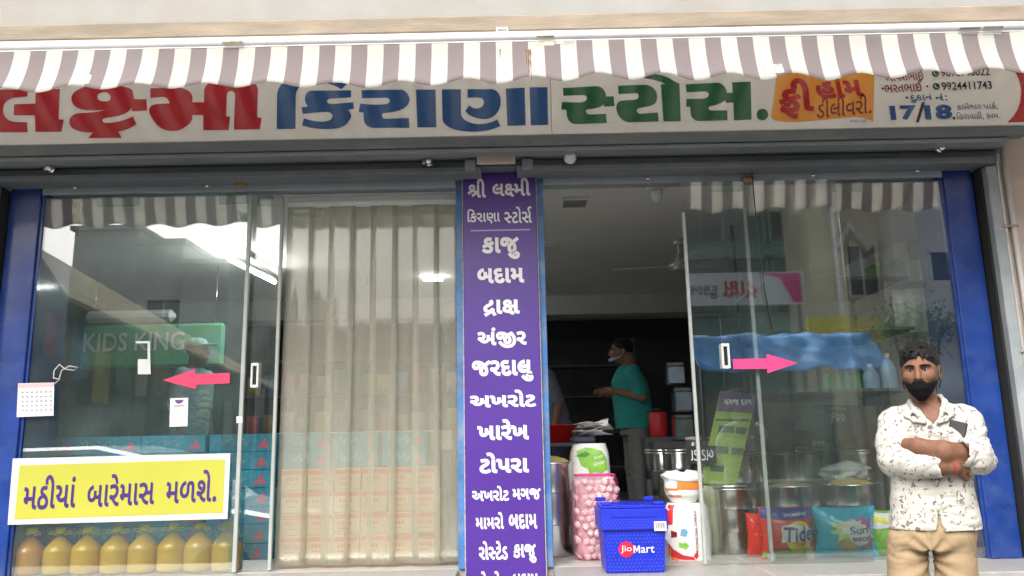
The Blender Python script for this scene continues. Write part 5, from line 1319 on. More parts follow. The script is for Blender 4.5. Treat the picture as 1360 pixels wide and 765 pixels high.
# two sacks behind the crate
M('sack_orange', (0.80, 0.22, 0.03), 0.5, var=0.1)
M('sack_red', (0.55, 0.02, 0.03), 0.5, var=0.08)
M('sack_blue', (0.15, 0.35, 0.6), 0.5, var=0.1)
cs = P(917, 742, .2)
s1 = thing('flour_sack', 'upright white printed sack with red stripe standing right of the blue crate', 'sack', (1.045, .22, FZ))
f2 = sackring(.26, .17, .33, bul=.06)
mb = MB().grid(f2, 40, 20); mb.add([f2(k / 40, 1) for k in range(40)], [tuple(range(40))])
mb.build('sack_body', 'sack_white', s1, True)
front_decal(s1, 'red_print', 'sack_red', gridfill([(-.98, .62), (-.75, .64), (-.72, .98), (-.98, .98)], 6), f2, 1, 1)
front_decal(s1, 'red_print', 'sack_red', gridfill([(-.98, .32), (-.8, .2), (-.4, .1), (.1, .06), (.15, .01), (-.5, .02), (-.9, .08)], 8), f2, 1, 1)
front_decal(s1, 'orange_print', 'sack_orange', gridfill([(-.98, .2), (-.85, .17), (-.5, .06), (-.6, .005), (-.98, .01)], 6), f2, 1, 1, .002)
front_decal(s1, 'green_print', 'leaf_green', gridfill([(-.55, .24), (-.3, .22), (-.3, .18), (-.1, .26), (-.3, .34), (-.3, .30), (-.55, .32)], 6), f2, 1, 1)
front_decal(s1, 'blue_print', 'sack_blue', gridfill([(-.45, .44), (-.2, .42), (-.12, .5), (-.2, .56), (-.42, .55)], 6), f2, 1, 1)
front_decal(s1, 'maroon_print', 'paint_maroon', gridfill([(-.85, .40), (-.6, .42), (-.58, .5), (-.85, .53)], 6), f2, 1, 1)
tv = fit(ltext('MOONG DAL CHILKA', .01), 0, 1, 0, 1)
front_decal(s1, 'lettering', 'paint_maroon', ([(.30 - .11 * v, .12 + .76 * u) for u, v in tv[0]], tv[1]), f2, 1, 1, .004)
front_decal(s1, 'red_print', 'sack_red', gridfill([(.2, .02), (.32, .08), (.2, .15), (.08, .08)], 5), f2, 1, 1, .004)
s2 = thing('flour_sack', 'white sack with orange band and rolled open top resting on the red striped sack', 'sack', (1.035, .23, FZ + .332))
def f3(u, v):
    a = 2 * math.pi * u; ca, sa = math.cos(a), math.sin(a)
    pr = [(0, .60), (.25, .92), (.5, 1.0), (.7, .98), (.78, 1.1), (.86, 1.12), (.95, .85), (1, .3)]
    for (v0, k0), (v1, k1) in zip(pr, pr[1:]):
        if v0 <= v <= v1: k = k0 + (k1 - k0) * (v - v0) / (v1 - v0); break
    wob = 1 + .03 * math.sin(a * 3 + v * 4) + .02 * math.sin(a * 9 + v * 15)
    return (.118 * k * wob * math.copysign(abs(ca) ** .8, ca), .09 * k * wob * math.copysign(abs(sa) ** .8, sa), v * .185 + (.012 * math.sin(a * 2 + 1) if v > .7 else 0))
mb = MB().grid(f3, 44, 26); mb.add([f3(k / 44, 1) for k in range(44)], [tuple(range(44))])
mb.build('sack_body', 'sack_white', s2, True)
mb = MB()
def band(v0, v1, u0, u1):
    def g(u, v):
        q = Vector(f3(u0 + (u1 - u0) * u, v0 + (v1 - v0) * v)); nrm = Vector((q.x, q.y * 1.3, 0)).normalized()
        return tuple(q + nrm * .003)
    return g
mb.grid(band(.44, .68, .69, .98), 16, 4); mb.grid(band(.42, .48, .52, .70), 8, 2); mb.grid(band(.2, .26, .55, .72), 8, 2)
mb.build('orange_print', 'sack_orange', s2, True)

# ------------------------------------------------------------------ right bay goods
drum(1.405, .52, .155, .40, 'open steel drum right behind the white flour sacks', None)
drum(1.83, .60, .175, .405, 'steel drum filled with tan grain behind the red detergent pack', 'grain_tan', heap=.03)
drum(2.20, .55, .18, .41, 'steel drum heaped with yellow lentils behind the turquoise detergent pack', 'grain_yellow', heap=.045)
for k, (x_, y_, lab) in enumerate(((1.62, 1.15, 'taller steel drum in the back row behind the tan grain drum'), (2.08, 1.2, 'taller steel drum in the back row left of the man'), (2.52, 1.15, 'taller steel drum in the back row behind the standing man'))):
    drum(x_, y_, .19, .60, lab, None)
# mixed printed pouch between sacks and drum
M('pouch_print', (0.6, 0.58, 0.45), 0.4, var=0.3, scale=9, dirt=(0.35, 0.55, 0.1), dirt_amt=1, dirt_scale=8)
mb = pouch(.16, .42, .1)
o = mb.build('rice_pouch', 'pouch_print'); o.location = (1.215, .42, FZ + .002); o.rotation_euler = (-.04, .0, .2)
tag(o, 'pale green and white rice pouch squeezed between the flour sacks and a drum', 'pouch')

def pillow(W, H, D, bul=.62):
    def f(a, b_):      # a, b_ in -1..1
        k = max(0, 1 - abs(a) ** 2.2) ** .75 * max(0, 1 - abs(b_) ** 2.2) ** .7
        pin = 1 - .13 * (1 - abs(b_)) * abs(a)
        wr = .006 * noise.noise(Vector((a * 3 + W * 50, b_ * 3, 2))) + .004 * noise.noise(Vector((a * 7, b_ * 7, W * 90)))
        return (a * W / 2 * pin, -D / 2 * k - wr, (b_ + 1) / 2 * H * (1 - .03 * (1 - abs(a)) * (1 if b_ > 0 else 0)))
    mb = MB().grid(lambda u, v: f(2 * u - 1, 2 * v - 1), 44, 44)
    mb.grid(lambda u, v: (lambda p: (p[0], -p[1], p[2]))(f(1 - 2 * u, 2 * v - 1)), 24, 24)
    return mb, f
def on_pillow(par, name, mat, tri, f, lift=.002):
    lift = lift * 1.3 + .0015
    def g(u, v):
        p = f(u, v); return (p[0], p[1] - lift, p[2])
    return MB().flat(tri, g).build(name, mat, par, True)
def disc(cx_, cz_, r0, r1, sx=1.0, n=40, rings=4):
    V, F = [], []
    for k in range(rings + 1):
        r = r0 + (r1 - r0) * k / rings
        for i in range(n): V.append((cx_ + r * math.cos(2 * math.pi * i / n) * sx, cz_ + r * math.sin(2 * math.pi * i / n)))
    for k in range(rings):
        for i in range(n): F.append((k * n + i, k * n + (i + 1) % n, (k + 1) * n + (i + 1) % n, (k + 1) * n + i))
    if r0 == 0: pass
    return V, F
M('tide_red', (0.74, 0.03, 0.022), 0.22, var=0.1, scale=6, bump=0.15, bscale=12)
M('tide_blue', (0.03, 0.05, 0.32), 0.25, var=0.1)
M('tide_yellow', (0.85, 0.72, 0.03), 0.25, var=0.05)
M('tide_orange', (0.8, 0.28, 0.02), 0.25, var=0.05)
M('tide_green', (0.22, 0.5, 0.04), 0.25, var=0.1)
M('ink_navy', (0.02, 0.03, 0.2), 0.3)
M('foil_white', (0.8, 0.8, 0.8), 0.25, var=0.06)
a, b_ = P(1012, 742, .12), P(1081, 672, .12)
td = thing('detergent_pack', 'red detergent pack with a blue top and yellow target on the right window sill', 'detergent pack', ((a.x + b_.x) / 2, .14, FZ + .002), 'detergent packs on the right window sill', .08)
W_, H_ = (b_.x - a.x) * 1.02, b_.z - FZ
mb, fp = pillow(W_, H_, .2)
mb.build('pack_body', 'tide_red', td, True)
bar = lambda z0, z1, a0=-.97, a1=.97: gridfill([(a0, z0), (a1, z0), (a1, z1), (a0, z1)], 14)
on_pillow(td, 'blue_band', 'tide_blue', bar(.55, .97), fp)
on_pillow(td, 'lettering', 'foil_white', fit(ltext('JASMINE', .012), -.25, .62, .64, .80), fp, .004)
on_pillow(td, 'green_band', 'tide_green', gridfill([(-.97, -.72), (-.3, -.62), (.97, -.78), (.97, -.93), (-.97, -.93)], 12), fp)
on_pillow(td, 'yellow_ring', 'tide_yellow', disc(.22, -.12, 0.001, .62, .86), fp, .003)
on_pillow(td, 'orange_ring', 'tide_orange', disc(.22, -.06, .2, .44, .86), fp, .004)
on_pillow(td, 'white_patch', 'foil_white', gridfill([(-.44, -.34), (.80, -.30), (.82, .18), (.1, .38), (-.42, .32)], 14), fp, .005)
on_pillow(td, 'lettering', 'ink_navy', fit(ltext('Tide', .012, .12), -.36, .74, -.30, .30, .05), fp, .010)
on_pillow(td, 'white_star', 'foil_white', gridfill([(.45, -.9), (.5, -.7), (.4, -.62), (.58, -.6), (.64, -.45), (.72, -.6), (.88, -.6), (.78, -.72), (.84, -.9), (.66, -.8)], 8), fp, .005)
mb, fq = pillow(.17, .26, .1)
o = mb.build('detergent_pouch', 'tide_red'); o.location = (a.x + .02, .235, FZ + .002); o.rotation_euler = (0, .03, .3)
tag(o, 'second darker red pack half hidden behind the red detergent pack with the target', 'detergent pack', 'detergent packs on the right window sill')

M('surf_cyan', (0.02, 0.48, 0.70), 0.2, var=0.12, scale=6, bump=0.2, bscale=10)
M('splash_white', (0.78, 0.8, 0.72), 0.3, var=0.08)
M('splash_lime', (0.62, 0.75, 0.2), 0.3, var=0.08)
M('splash_pink', (0.6, 0.08, 0.4), 0.3, var=0.1)
M('splash_red', (0.6, 0.04, 0.05), 0.3, var=0.1)
M('splash_gold', (0.6, 0.35, 0.06), 0.3, var=0.1)
a, b_ = P(1088, 742, .12), P(1160, 672, .12)
sf_ = thing('detergent_pack', 'turquoise pillow shaped detergent pack with a colourful splash print left of the man', 'detergent pack', ((a.x + b_.x) / 2, .14, FZ + .002), 'detergent packs on the right window sill', -.05)
W_, H_ = (b_.x - a.x) * 1.06, b_.z - FZ
mb, fp = pillow(W_, H_, .22)
mb.build('pack_body', 'surf_cyan', sf_, True)
def star(cx_, cz_, r0, r1, n, ph=0, sq=1):
    return [(cx_ + (r1 * (0.7 + .5 * ((k * 7) % 5) / 5) if k % 2 else r0) * math.cos(ph + k * math.pi / n) * sq, cz_ + (r1 * (0.7 + .5 * ((k * 7) % 5) / 5) if k % 2 else r0) * math.sin(ph + k * math.pi / n)) for k in range(2 * n)]
on_pillow(sf_, 'splash_print', 'splash_lime', gridfill(star(-.1, .12, .34, .62, 9, .2), 14), fp, .002)
on_pillow(sf_, 'splash_print', 'splash_pink', gridfill(star(.42, .3, .25, .5, 7, .1), 12), fp, .0028)
on_pillow(sf_, 'splash_print', 'splash_red', gridfill(star(.5, -.25, .22, .5, 7, .4), 12), fp, .0034)
on_pillow(sf_, 'splash_print', 'splash_gold', gridfill(star(-.05, -.42, .2, .5, 8, .3), 12), fp, .004)
on_pillow(sf_, 'splash_print', 'splash_white', gridfill(star(.05, .2, .3, .52, 11, .5), 14), fp, .0046)
on_pillow(sf_, 'white_disc', 'foil_white', disc(.3, -.05, 0.001, .42, .95), fp, .0054)
on_pillow(sf_, 'lettering', 'ink_navy', fit(ltext('Surf', .01), -.05, .62, 0.0, .30, .08), fp, .010)
on_pillow(sf_, 'lettering', 'ink_navy', fit(ltext('excel', .01), .0, .64, -.30, -.06, .06), fp, .010)
mb, fp = pillow(.2, .27, .12)
gp = mb.build('detergent_pouch', 'tide_green'); gp.location = (P(1178, 742, .14).x, .17, FZ + .002); gp.rotation_euler = (0, .05, -.2)
tag(gp, 'green and white detergent pack half hidden behind the standing man', 'detergent pack', 'detergent packs on the right window sill')
on_pillow(gp, 'white_print', 'foil_white', gridfill([(-.9, .1), (.9, .4), (.9, .9), (-.9, .9)], 8), fp)
on_pillow(gp, 'yellow_print', 'tide_yellow', gridfill([(-.8, .5), (.2, .45), (.1, .7), (-.7, .75)], 8), fp, .004)
mb, fp = pillow(.2, .34, .12)
bp_ = mb.build('detergent_pouch', 'tide_red'); bp_.location = (P(1298, 738, .14).x, .15, FZ + .002)
tag(bp_, 'red pack with a blue top beside the right blue frame behind the man', 'detergent pack', 'detergent packs on the right window sill')
on_pillow(bp_, 'blue_band', 'tide_blue', bar(.3, .95), fp)
on_pillow(bp_, 'white_print', 'foil_white', gridfill([(-.5, -.5), (.6, -.45), (.6, -.2), (-.5, -.2)], 6), fp)
M('small_box', (0.6, 0.5, 0.42), 0.6)
for (px, lab) in ((1082, 'tiny tan block on the sill between the two big detergent packs'), (1030, 'tiny pale block on the sill in front of the red detergent pack')):
    q = P(px, 743, -.03)
    tag(MB().box(q.x - .022, q.x + .022, .02, .05, FZ + .001, FZ + .045, bev=.004).build('door_wedge', 'small_box'), lab, 'block')

# leaning green display sheet
M('poster_green', (0.24, 0.36, 0.07), 0.35, var=0.15, scale=5)
M('poster_plum', (0.10, 0.08, 0.14), 0.35, var=0.15)
M('poster_dark', (0.06, 0.10, 0.06), 0.4, var=0.2)
gs = thing('product_poster', 'tilted green and plum printed product poster behind the sliding glass panel', 'poster', tuple(P(968, 580, .42)))
quadpanel([(930, 642), (978, 644), (1005, 523), (957, 519)], .42, .012).build('sheet', 'poster_green', gs)
quadpanel([(952, 546), (1001, 549), (1005, 523), (957, 519)], .4185, .001).build('plum_heading', 'poster_plum', gs)
for (x0, y0, x1, y1) in ((955, 565, 975, 574), (978, 567, 992, 576), (950, 592, 968, 602), (972, 594, 988, 604), (944, 618, 962, 626), (950, 556, 996, 559)):
    quadpanel([(x0 - 1, y1), (x1 - 1, y1 + 1), (x1, y0 + 1), (x0, y0)], .4183, .0012).build('dark_print', 'poster_dark', gs)
sign_text('lettering', 'white_paper', gtext('મગજ દાળ', 10), 962, 530, 998, 538, -.02, y=.4185, dy=.001, par=gs)

# steel canisters and red tin deep in the doorway
def canister(px0, py0, px1, py1, y, label):
    a, b_ = P(px0, py1, y), P(px1, py0, y)
    t = thing('steel_canister', label, 'canister', ((a.x + b_.x) / 2, y, a.z), 'square steel canisters in the doorway')
    w_ = (b_.x - a.x) / 2; h_ = b_.z - a.z
    MB().box(-w_, w_, 0, 2 * w_, 0.001, h_ * .8, bev=.012).build('canister_body', 'steel', t, True)
    MB().box(-w_ * .96, w_ * .96, .01, 2 * w_ - .01, h_ * .805, h_ * .95, bev=.012).build('lid', 'steel', t, True)
    MB().lathe([(.02, h_ * .955), (.024, h_ * .98), (0, h_)], (0, w_, 0), 10).build('knob', 'black_plastic', t, True)
tb = thing('display_table', 'dark stepped display stand carrying the steel canisters in the doorway', 'stand', (1.3, 2.0, FZ))
za = P(905, 586, 1.9).z
MB().box(1.15, 1.75, 1.85, 2.4, FZ, za - .001).build('base', 'shelf_dark', tb)
canister(898, 548, 921, 586, 1.9, 'lowest square steel canister right of the man in the teal shirt')
canister(897, 512, 919, 547, 1.9, 'middle square steel canister stacked right of the man in the teal shirt')
canister(887, 479, 909, 511, 2.05, 'topmost square steel canister beside the doorway glass edge')
q0 = P(875, 580, 2.3)
t = thing('red_tin', 'round dark red tin on the black stand behind the man in teal', 'tin', (q0.x, q0.y, q0.z))
MB().lathe([(.075, 0), (.08, .01), (.08, .2), (.07, .215), (0, .218)], (0, 0, 0), 20).build('tin_body', 'sack_red', t, True)
MB().lathe([(.03, .219), (.03, .25), (0, .255)], (0, 0, 0), 12).build('cap', 'black_plastic', t, True)
t = thing('display_table', 'low black stand under the round red tin', 'stand', (q0.x, q0.y, FZ))
MB().box(q0.x - .14, q0.x + .14, q0.y - .14, q0.y + .2, FZ, q0.z - .001).build('base', 'shelf_dark', t)
for k, (px, py, yy) in enumerate(((893, 668, 1.1), (905, 640, 1.35), (880, 640, 1.5))):
    q = P(px, py, yy)
    drum(q.x, yy, .13, P(px, py - 40, yy).z - FZ, ['dark steel drum behind the white rolled sack', 'steel drum behind the doorway glass edge', 'steel drum beside the trousers of the man in teal'][k], None)

# right wall display shelf seen at a slant
ds = thing('shelf_rack', 'bright stocked wall shelf inside the right window above the standing man', 'shelf', (2.2, .8, FZ), 'shelf racks inside the shop')
zs = [P(1270, 513, .45).z, P(1220, 442, .8).z, P(1220, 378, .8).z]
for z in zs: MB().box(1.75, 2.70, .45, 1.35, z - .022, z, bev=.003).build('shelf_board', 'shelf_dark', ds)
for x_ in (2.69, 1.78): MB().box(x_ - .012, x_ + .012, 1.352, 1.38, FZ, 3.0).build('upright', 'shelf_dark', ds)
M('foil_silver', (0.62, 0.63, 0.62), 0.3, var=0.12, scale=10, bump=0.4, bscale=18)
M('pack_leaf', (0.35, 0.5, 0.2), 0.4, var=0.3, scale=12)
def goods(px0, py0, px1, py1, y, kind, mat, label, cat, name, d=.1, grp=None, extra=None):
    a, b_ = P(px0, py1, y), P(px1, py0, y)
    w_, h_ = b_.x - a.x, b_.z - a.z
    if kind == 'box':
        o = MB().box(-w_ / 2, w_ / 2, 0, d, 0, h_, bev=.005).build(name, mat)
    else:
        o = pouch(w_, h_, d).build(name, mat)
    o.location = ((a.x + b_.x) / 2, y, a.z)
    tag(o, label, cat, grp)
    if extra: extra(o, w_, h_)
    return o
def red_lines(o, w_, h_):
    mb = MB()
    for k in range(5): mb.box(-w_ * .12 + k * w_ * .07, -w_ * .09 + k * w_ * .07, -.047, -.043, h_ * .25, h_ * .85)
    mb.build('red_print', 'sack_red', o, True)
goods(1213, 236, 1230, 303, .75, 'pouch', 'foil_silver', 'left white pouch with red print hanging at the top of the right window', 'pouch', 'hanging_pouch', .09, 'hanging pouches in the right window', red_lines)
goods(1229, 233, 1249, 304, .70, 'pouch', 'foil_silver', 'right white pouch with red print hanging at the top near the blue frame', 'pouch', 'hanging_pouch', .09, 'hanging pouches in the right window', red_lines)
def green_sign(o, w_, h_):
    MB().box(-w_ * .42, w_ * .42, -.002, -.0005, h_ * .52, h_ * .9).build('green_print', 'tide_green', o, True)
    MB().flat(fit(gtext('કાજુ બદામ', 20), -w_ * .36, w_ * .36, h_ * .58, h_ * .84), lambda u, v: (u, -.003, v)).build('lettering', 'white_paper', o, True)
goods(1208, 318, 1241, 374, .66, 'box', 'white_paper', 'white box with a green label on the upper right window shelf', 'box', 'goods_box', .3, 'boxes on the upper window shelf', green_sign)
def leafy(o, w_, h_):
    MB().box(-w_ * .5, w_ * .5, -.002, -.0005, h_ * .02, h_ * .12).build('green_print', 'tide_green', o, True)
    MB().flat(tess([[(-w_ * .3, h_ * .25), (w_ * .35, h_ * .22), (w_ * .3, h_ * .6), (0, h_ * .75), (-w_ * .35, h_ * .6)]]), lambda u, v: (u, -.002, v)).build('leaf_print', 'pack_leaf', o, True)
goods(1176, 330, 1207, 375, .72, 'box', 'white_paper', 'white box with a green leaf print left of the green labelled box', 'box', 'goods_box', .28, 'boxes on the upper window shelf', leafy)
goods(1145, 342, 1174, 377, .78, 'box', 'white_paper', 'leftmost white box with a green leaf print on the upper window shelf', 'box', 'goods_box', .28, 'boxes on the upper window shelf', leafy)
goods(1229, 340, 1254, 370, .52, 'box', 'carton_cream', 'small brown carton in front of the green labelled box', 'carton', 'goods_box', .08, 'boxes on the upper window shelf')
for k in range(4):
    goods(1190 + k * 19, 384 - k, 1209 + k * 19, 441, .62 - k * .03, 'pouch', 'foil_silver', '%s silver pouch from the left on the middle shelf above the man' % ORD[k], 'pouch', 'foil_pouch', .08, 'silver pouches on the middle window shelf')
def vert_text(o, w_, h_):
    tv = fit(ltext('NISNK', .01), 0, 1, 0, 1)
    MB().flat(([(w_ * .25 - w_ * .5 * v, h_ * .1 + h_ * .75 * u) for u, v in tv[0]], tv[1]), lambda u, v: (u, -.003, v)).build('lettering', 'ink_navy', o, True)
goods(1249, 446, 1264, 511, .5, 'box', 'white_paper', 'slim white upright box with sideways lettering right of the head of the man', 'box', 'slim_box', .1, None, vert_text)
goods(1265, 455, 1275, 511, .5, 'box', 'tide_blue', 'slim dark blue box next to the white upright box', 'box', 'slim_box', .1)
goods(1276, 462, 1288, 511, .5, 'box', 'white_paper', 'narrow white carton next to the blue frame behind the man', 'box', 'slim_box', .1)
M('bottle_green', (0.05, 0.50, 0.20), 0.2, var=0.1, coat=.5)
M('bottle_lightblue', (0.35, 0.5, 0.65), 0.3, var=0.1)
rackb = thing('shelf_rack', 'narrow dark shelf holding green squeeze bottles left of the man', 'shelf', (1.9, 1.0, FZ), 'shelf racks inside the shop')
zb = P(1130, 527, .95).z
MB().box(1.75, 2.3, .9, 1.2, zb - .02, zb).build('shelf_board', 'shelf_dark', rackb)
zb2 = P(1130, 545, .95).z
for k in range(5):
    q = P(1102 + k * 12.5, 526, 1.0)
    t = thing('squeeze_bottle', 'green squeeze bottle, %s from the left on the narrow shelf left of the man' % ORD[k], 'bottle', (q.x, 1.0, zb + .001), 'green squeeze bottles')
    MB().lathe([(.028, 0), (.032, .01), (.033, .09), (.026, .12), (.030, .15), (.014, .185)], (0, 0, 0), 14).build('bottle_body', 'bottle_green', t, True)
    MB().lathe([(.012, .186), (.012, .21), (.005, .225), (0, .226)], (0, 0, 0), 10).build('cap', 'white_plastic', t, True)
for k in range(2):
    q = P(1158 + k * 24, 512, .6)
    t = thing('cleaner_bottle', '%s pale blue cleaner bottle %s the head of the man' % (['shorter', 'taller'][k], ['farther left of', 'just left of'][k]), 'bottle', (q.x, .6, zs[0] + .001), 'pale blue cleaner bottles')
    hh = .17 + .07 * k
    MB().lathe([(.05, 0), (.055, .01), (.055, hh * .55), (.035, hh * .75), (.02, hh * .85)], (0, 0, 0), 16, sy=.6).build('bottle_body', 'bottle_lightblue', t, True)
    MB().lathe([(.018, hh * .855), (.018, hh), (0, hh + .003)], (0, 0, 0), 10).build('cap', 'white_plastic', t, True)
# black price boards
M('chalk_black', (0.018, 0.018, 0.02), 0.6, var=0.2)
def price(px0, py0, px1, py1, y, label, texts):
    t = thing('price_board', label, 'price board', tuple(P((px0 + px1) / 2, py1, y)), 'black price boards in the right window')
    quadpanel([(px0, py1), (px1, py1), (px1, py0), (px0, py0)], y, .006).build('board', 'chalk_black', t)
    for s_, x0, y0, x1, y1 in texts:
        a, b_ = P(x0, y1, y), P(x1, y0, y)
        MB().flat(fit(gtext(s_, 8), a.x, b_.x, a.z, b_.z, mirror=True), lambda u, v: (u, y - .0015, v)).build('lettering', 'white_paper', t)
price(1080, 538, 1142, 585, .72, 'black price board with a large mirrored number left of the man', [('૦૦૧', 1104, 547, 1121, 562), ('મગજ', 1102, 541, 1124, 545)])
price(1056, 572, 1096, 594, .74, 'black price board with one short mirrored word under the large number', [('મગજ', 1079, 581, 1095, 592)])
price(1002, 560, 1056, 600, .76, 'black price board behind the joint of the two right glass panels', [('દાળ', 1004, 560, 1014, 566)])
price(914, 592, 952, 616, .38, 'black label strip tilted behind the edge of the sliding glass', [('બટાટા', 918, 597, 947, 612)])

# board hanging inside the left bay behind the man in the cap
M('board_green', (0.16, 0.52, 0.22), 0.45, var=0.2, scale=3, dirt=(0.05, 0.35, 0.5), dirt_amt=0.8, dirt_scale=3)
M('letter_grey', (0.90, 0.92, 0.88), 0.5)
a, b_ = P(104, 490, 2.9), P(298, 428, 2.9)
kb = thing('hanging_board', 'green and blue board with raised pale letters hanging inside the left window', 'board', ((a.x + b_.x) / 2, 2.9, a.z))
MB().box(a.x, b_.x, 2.9, 2.96, a.z, b_.z, bev=.03).build('board', 'board_green', kb)
c0, c1 = P(112, 429, 2.9), P(232, 411, 2.9)
MB().box(c0.x, c1.x, 2.86, 2.98, c0.z, c1.z, bev=.04).build('top_cover', 'white_plastic', kb)
c0, c1 = P(110, 468, 2.9), P(246, 440, 2.9)
tx = fit(ltext('KIDS KING', .02), c0.x, c1.x, c0.z, c1.z)
mb = MB()
for dx, dz, dy in ((0, 0, .003), (.006, -.006, .0015)):
    mb.flat(([(u + dx, v + dz) for u, v in tx[0]], tx[1]), lambda u, v, dy=dy: (u, 2.9 - dy, v), 0 if dx == 0 else 1)
mb.build('lettering', ['letter_grey', 'shelf_dark'], kb)
for x_ in (a.x + .1, b_.x - .1): MB().tube([(x_, 2.93, b_.z), (x_, 2.93, 3.098)], .006, 6).build('hanger', 'steel', kb)

# clear jars standing behind the grain drums
clear_mat('jar_clear', (0.9, 0.94, 0.92), 0.07, body=.18, body_col=(.75, .8, .78))
M('sugar_white', (0.75, 0.75, 0.72), 0.8, var=.1, bump=.3)
tb2 = thing('display_table', 'low grey table carrying the clear jars behind the grain drums', 'table', (2.0, 1.6, FZ))
MB().box(1.3, 2.75, 1.48, 1.85, 1.02, 1.05, bev=.004).build('table_top', 'shelf_white', tb2)
for x_ in (1.33, 2.70):
    for y_ in (1.5, 1.81): MB().box(x_, x_ + .03, y_, y_ + .03, FZ, 1.019).build('leg', 'shelf_dark', tb2)
CON = ['sugar_white', 'grain_tan', 'grain_yellow', 'grain', 'pack_red', 'sugar_white', 'pack_green', 'grain_tan']
WHAT = ['white', 'tan', 'yellow', 'golden', 'red', 'white', 'green', 'tan']
for k in range(8):
    t = thing('storage_jar', 'clear jar of %s goods, %s from the left behind the grain drums' % (WHAT[k], ORD[k]), 'jar', (1.42 + k * .175, 1.62, 1.052), 'clear jars in the right window')
    MB().lathe([(.07, 0), (.078, .01), (.078, .2), (.06, .235), (.06, .25)], (0, 0, 0), 18).build('jar_body', 'jar_clear', t, True)
    MB().lathe([(.068, .006), (.073, .015), (.073, .15 + .03 * (k % 3)), (0, .16 + .03 * (k % 3))], (0, 0, 0), 16).build('contents', CON[k], t, True)
    MB().lathe([(.066, .251), (.066, .275), (0, .28)], (0, 0, 0), 18).build('lid', ['white_plastic', 'plastic_red', 'tide_blue'][k % 3], t, True)
# crumpled white bag on the tan grain drum
M('film_white', (.72, .74, .74), .35, var=.08, bump=.5, bscale=16)
q = P(1125, 640, .95)
F_ = MB()
def bagf(u, v):
    a = 2 * math.pi * u; r = .13 * math.sin(math.pi * min(1, .12 + v * .88)) ** .7
    nn = noise.noise(Vector((math.cos(a) * 2, math.sin(a) * 2, v * 4))) * .05
    return (q.x + (r + nn) * math.cos(a) * 1.25, q.y + (r + nn) * math.sin(a) * .8, q.z + v * .15)
F_.grid(bagf, 40, 18)
tag(F_.build('carrier_bag', 'film_white'), 'crumpled white plastic bag lying behind the yellow lentil drum', 'bag')
bt = thing('display_table', 'small dark stand under the crumpled white bag', 'stand', (q.x, q.y, FZ))
MB().box(q.x - .2, q.x + .2, q.y - .12, q.y + .14, FZ, q.z + .004).build('base', 'shelf_dark', bt)
# ------------------------------------------------------------------ people: smooth solids grown from a distance field
import openvdb

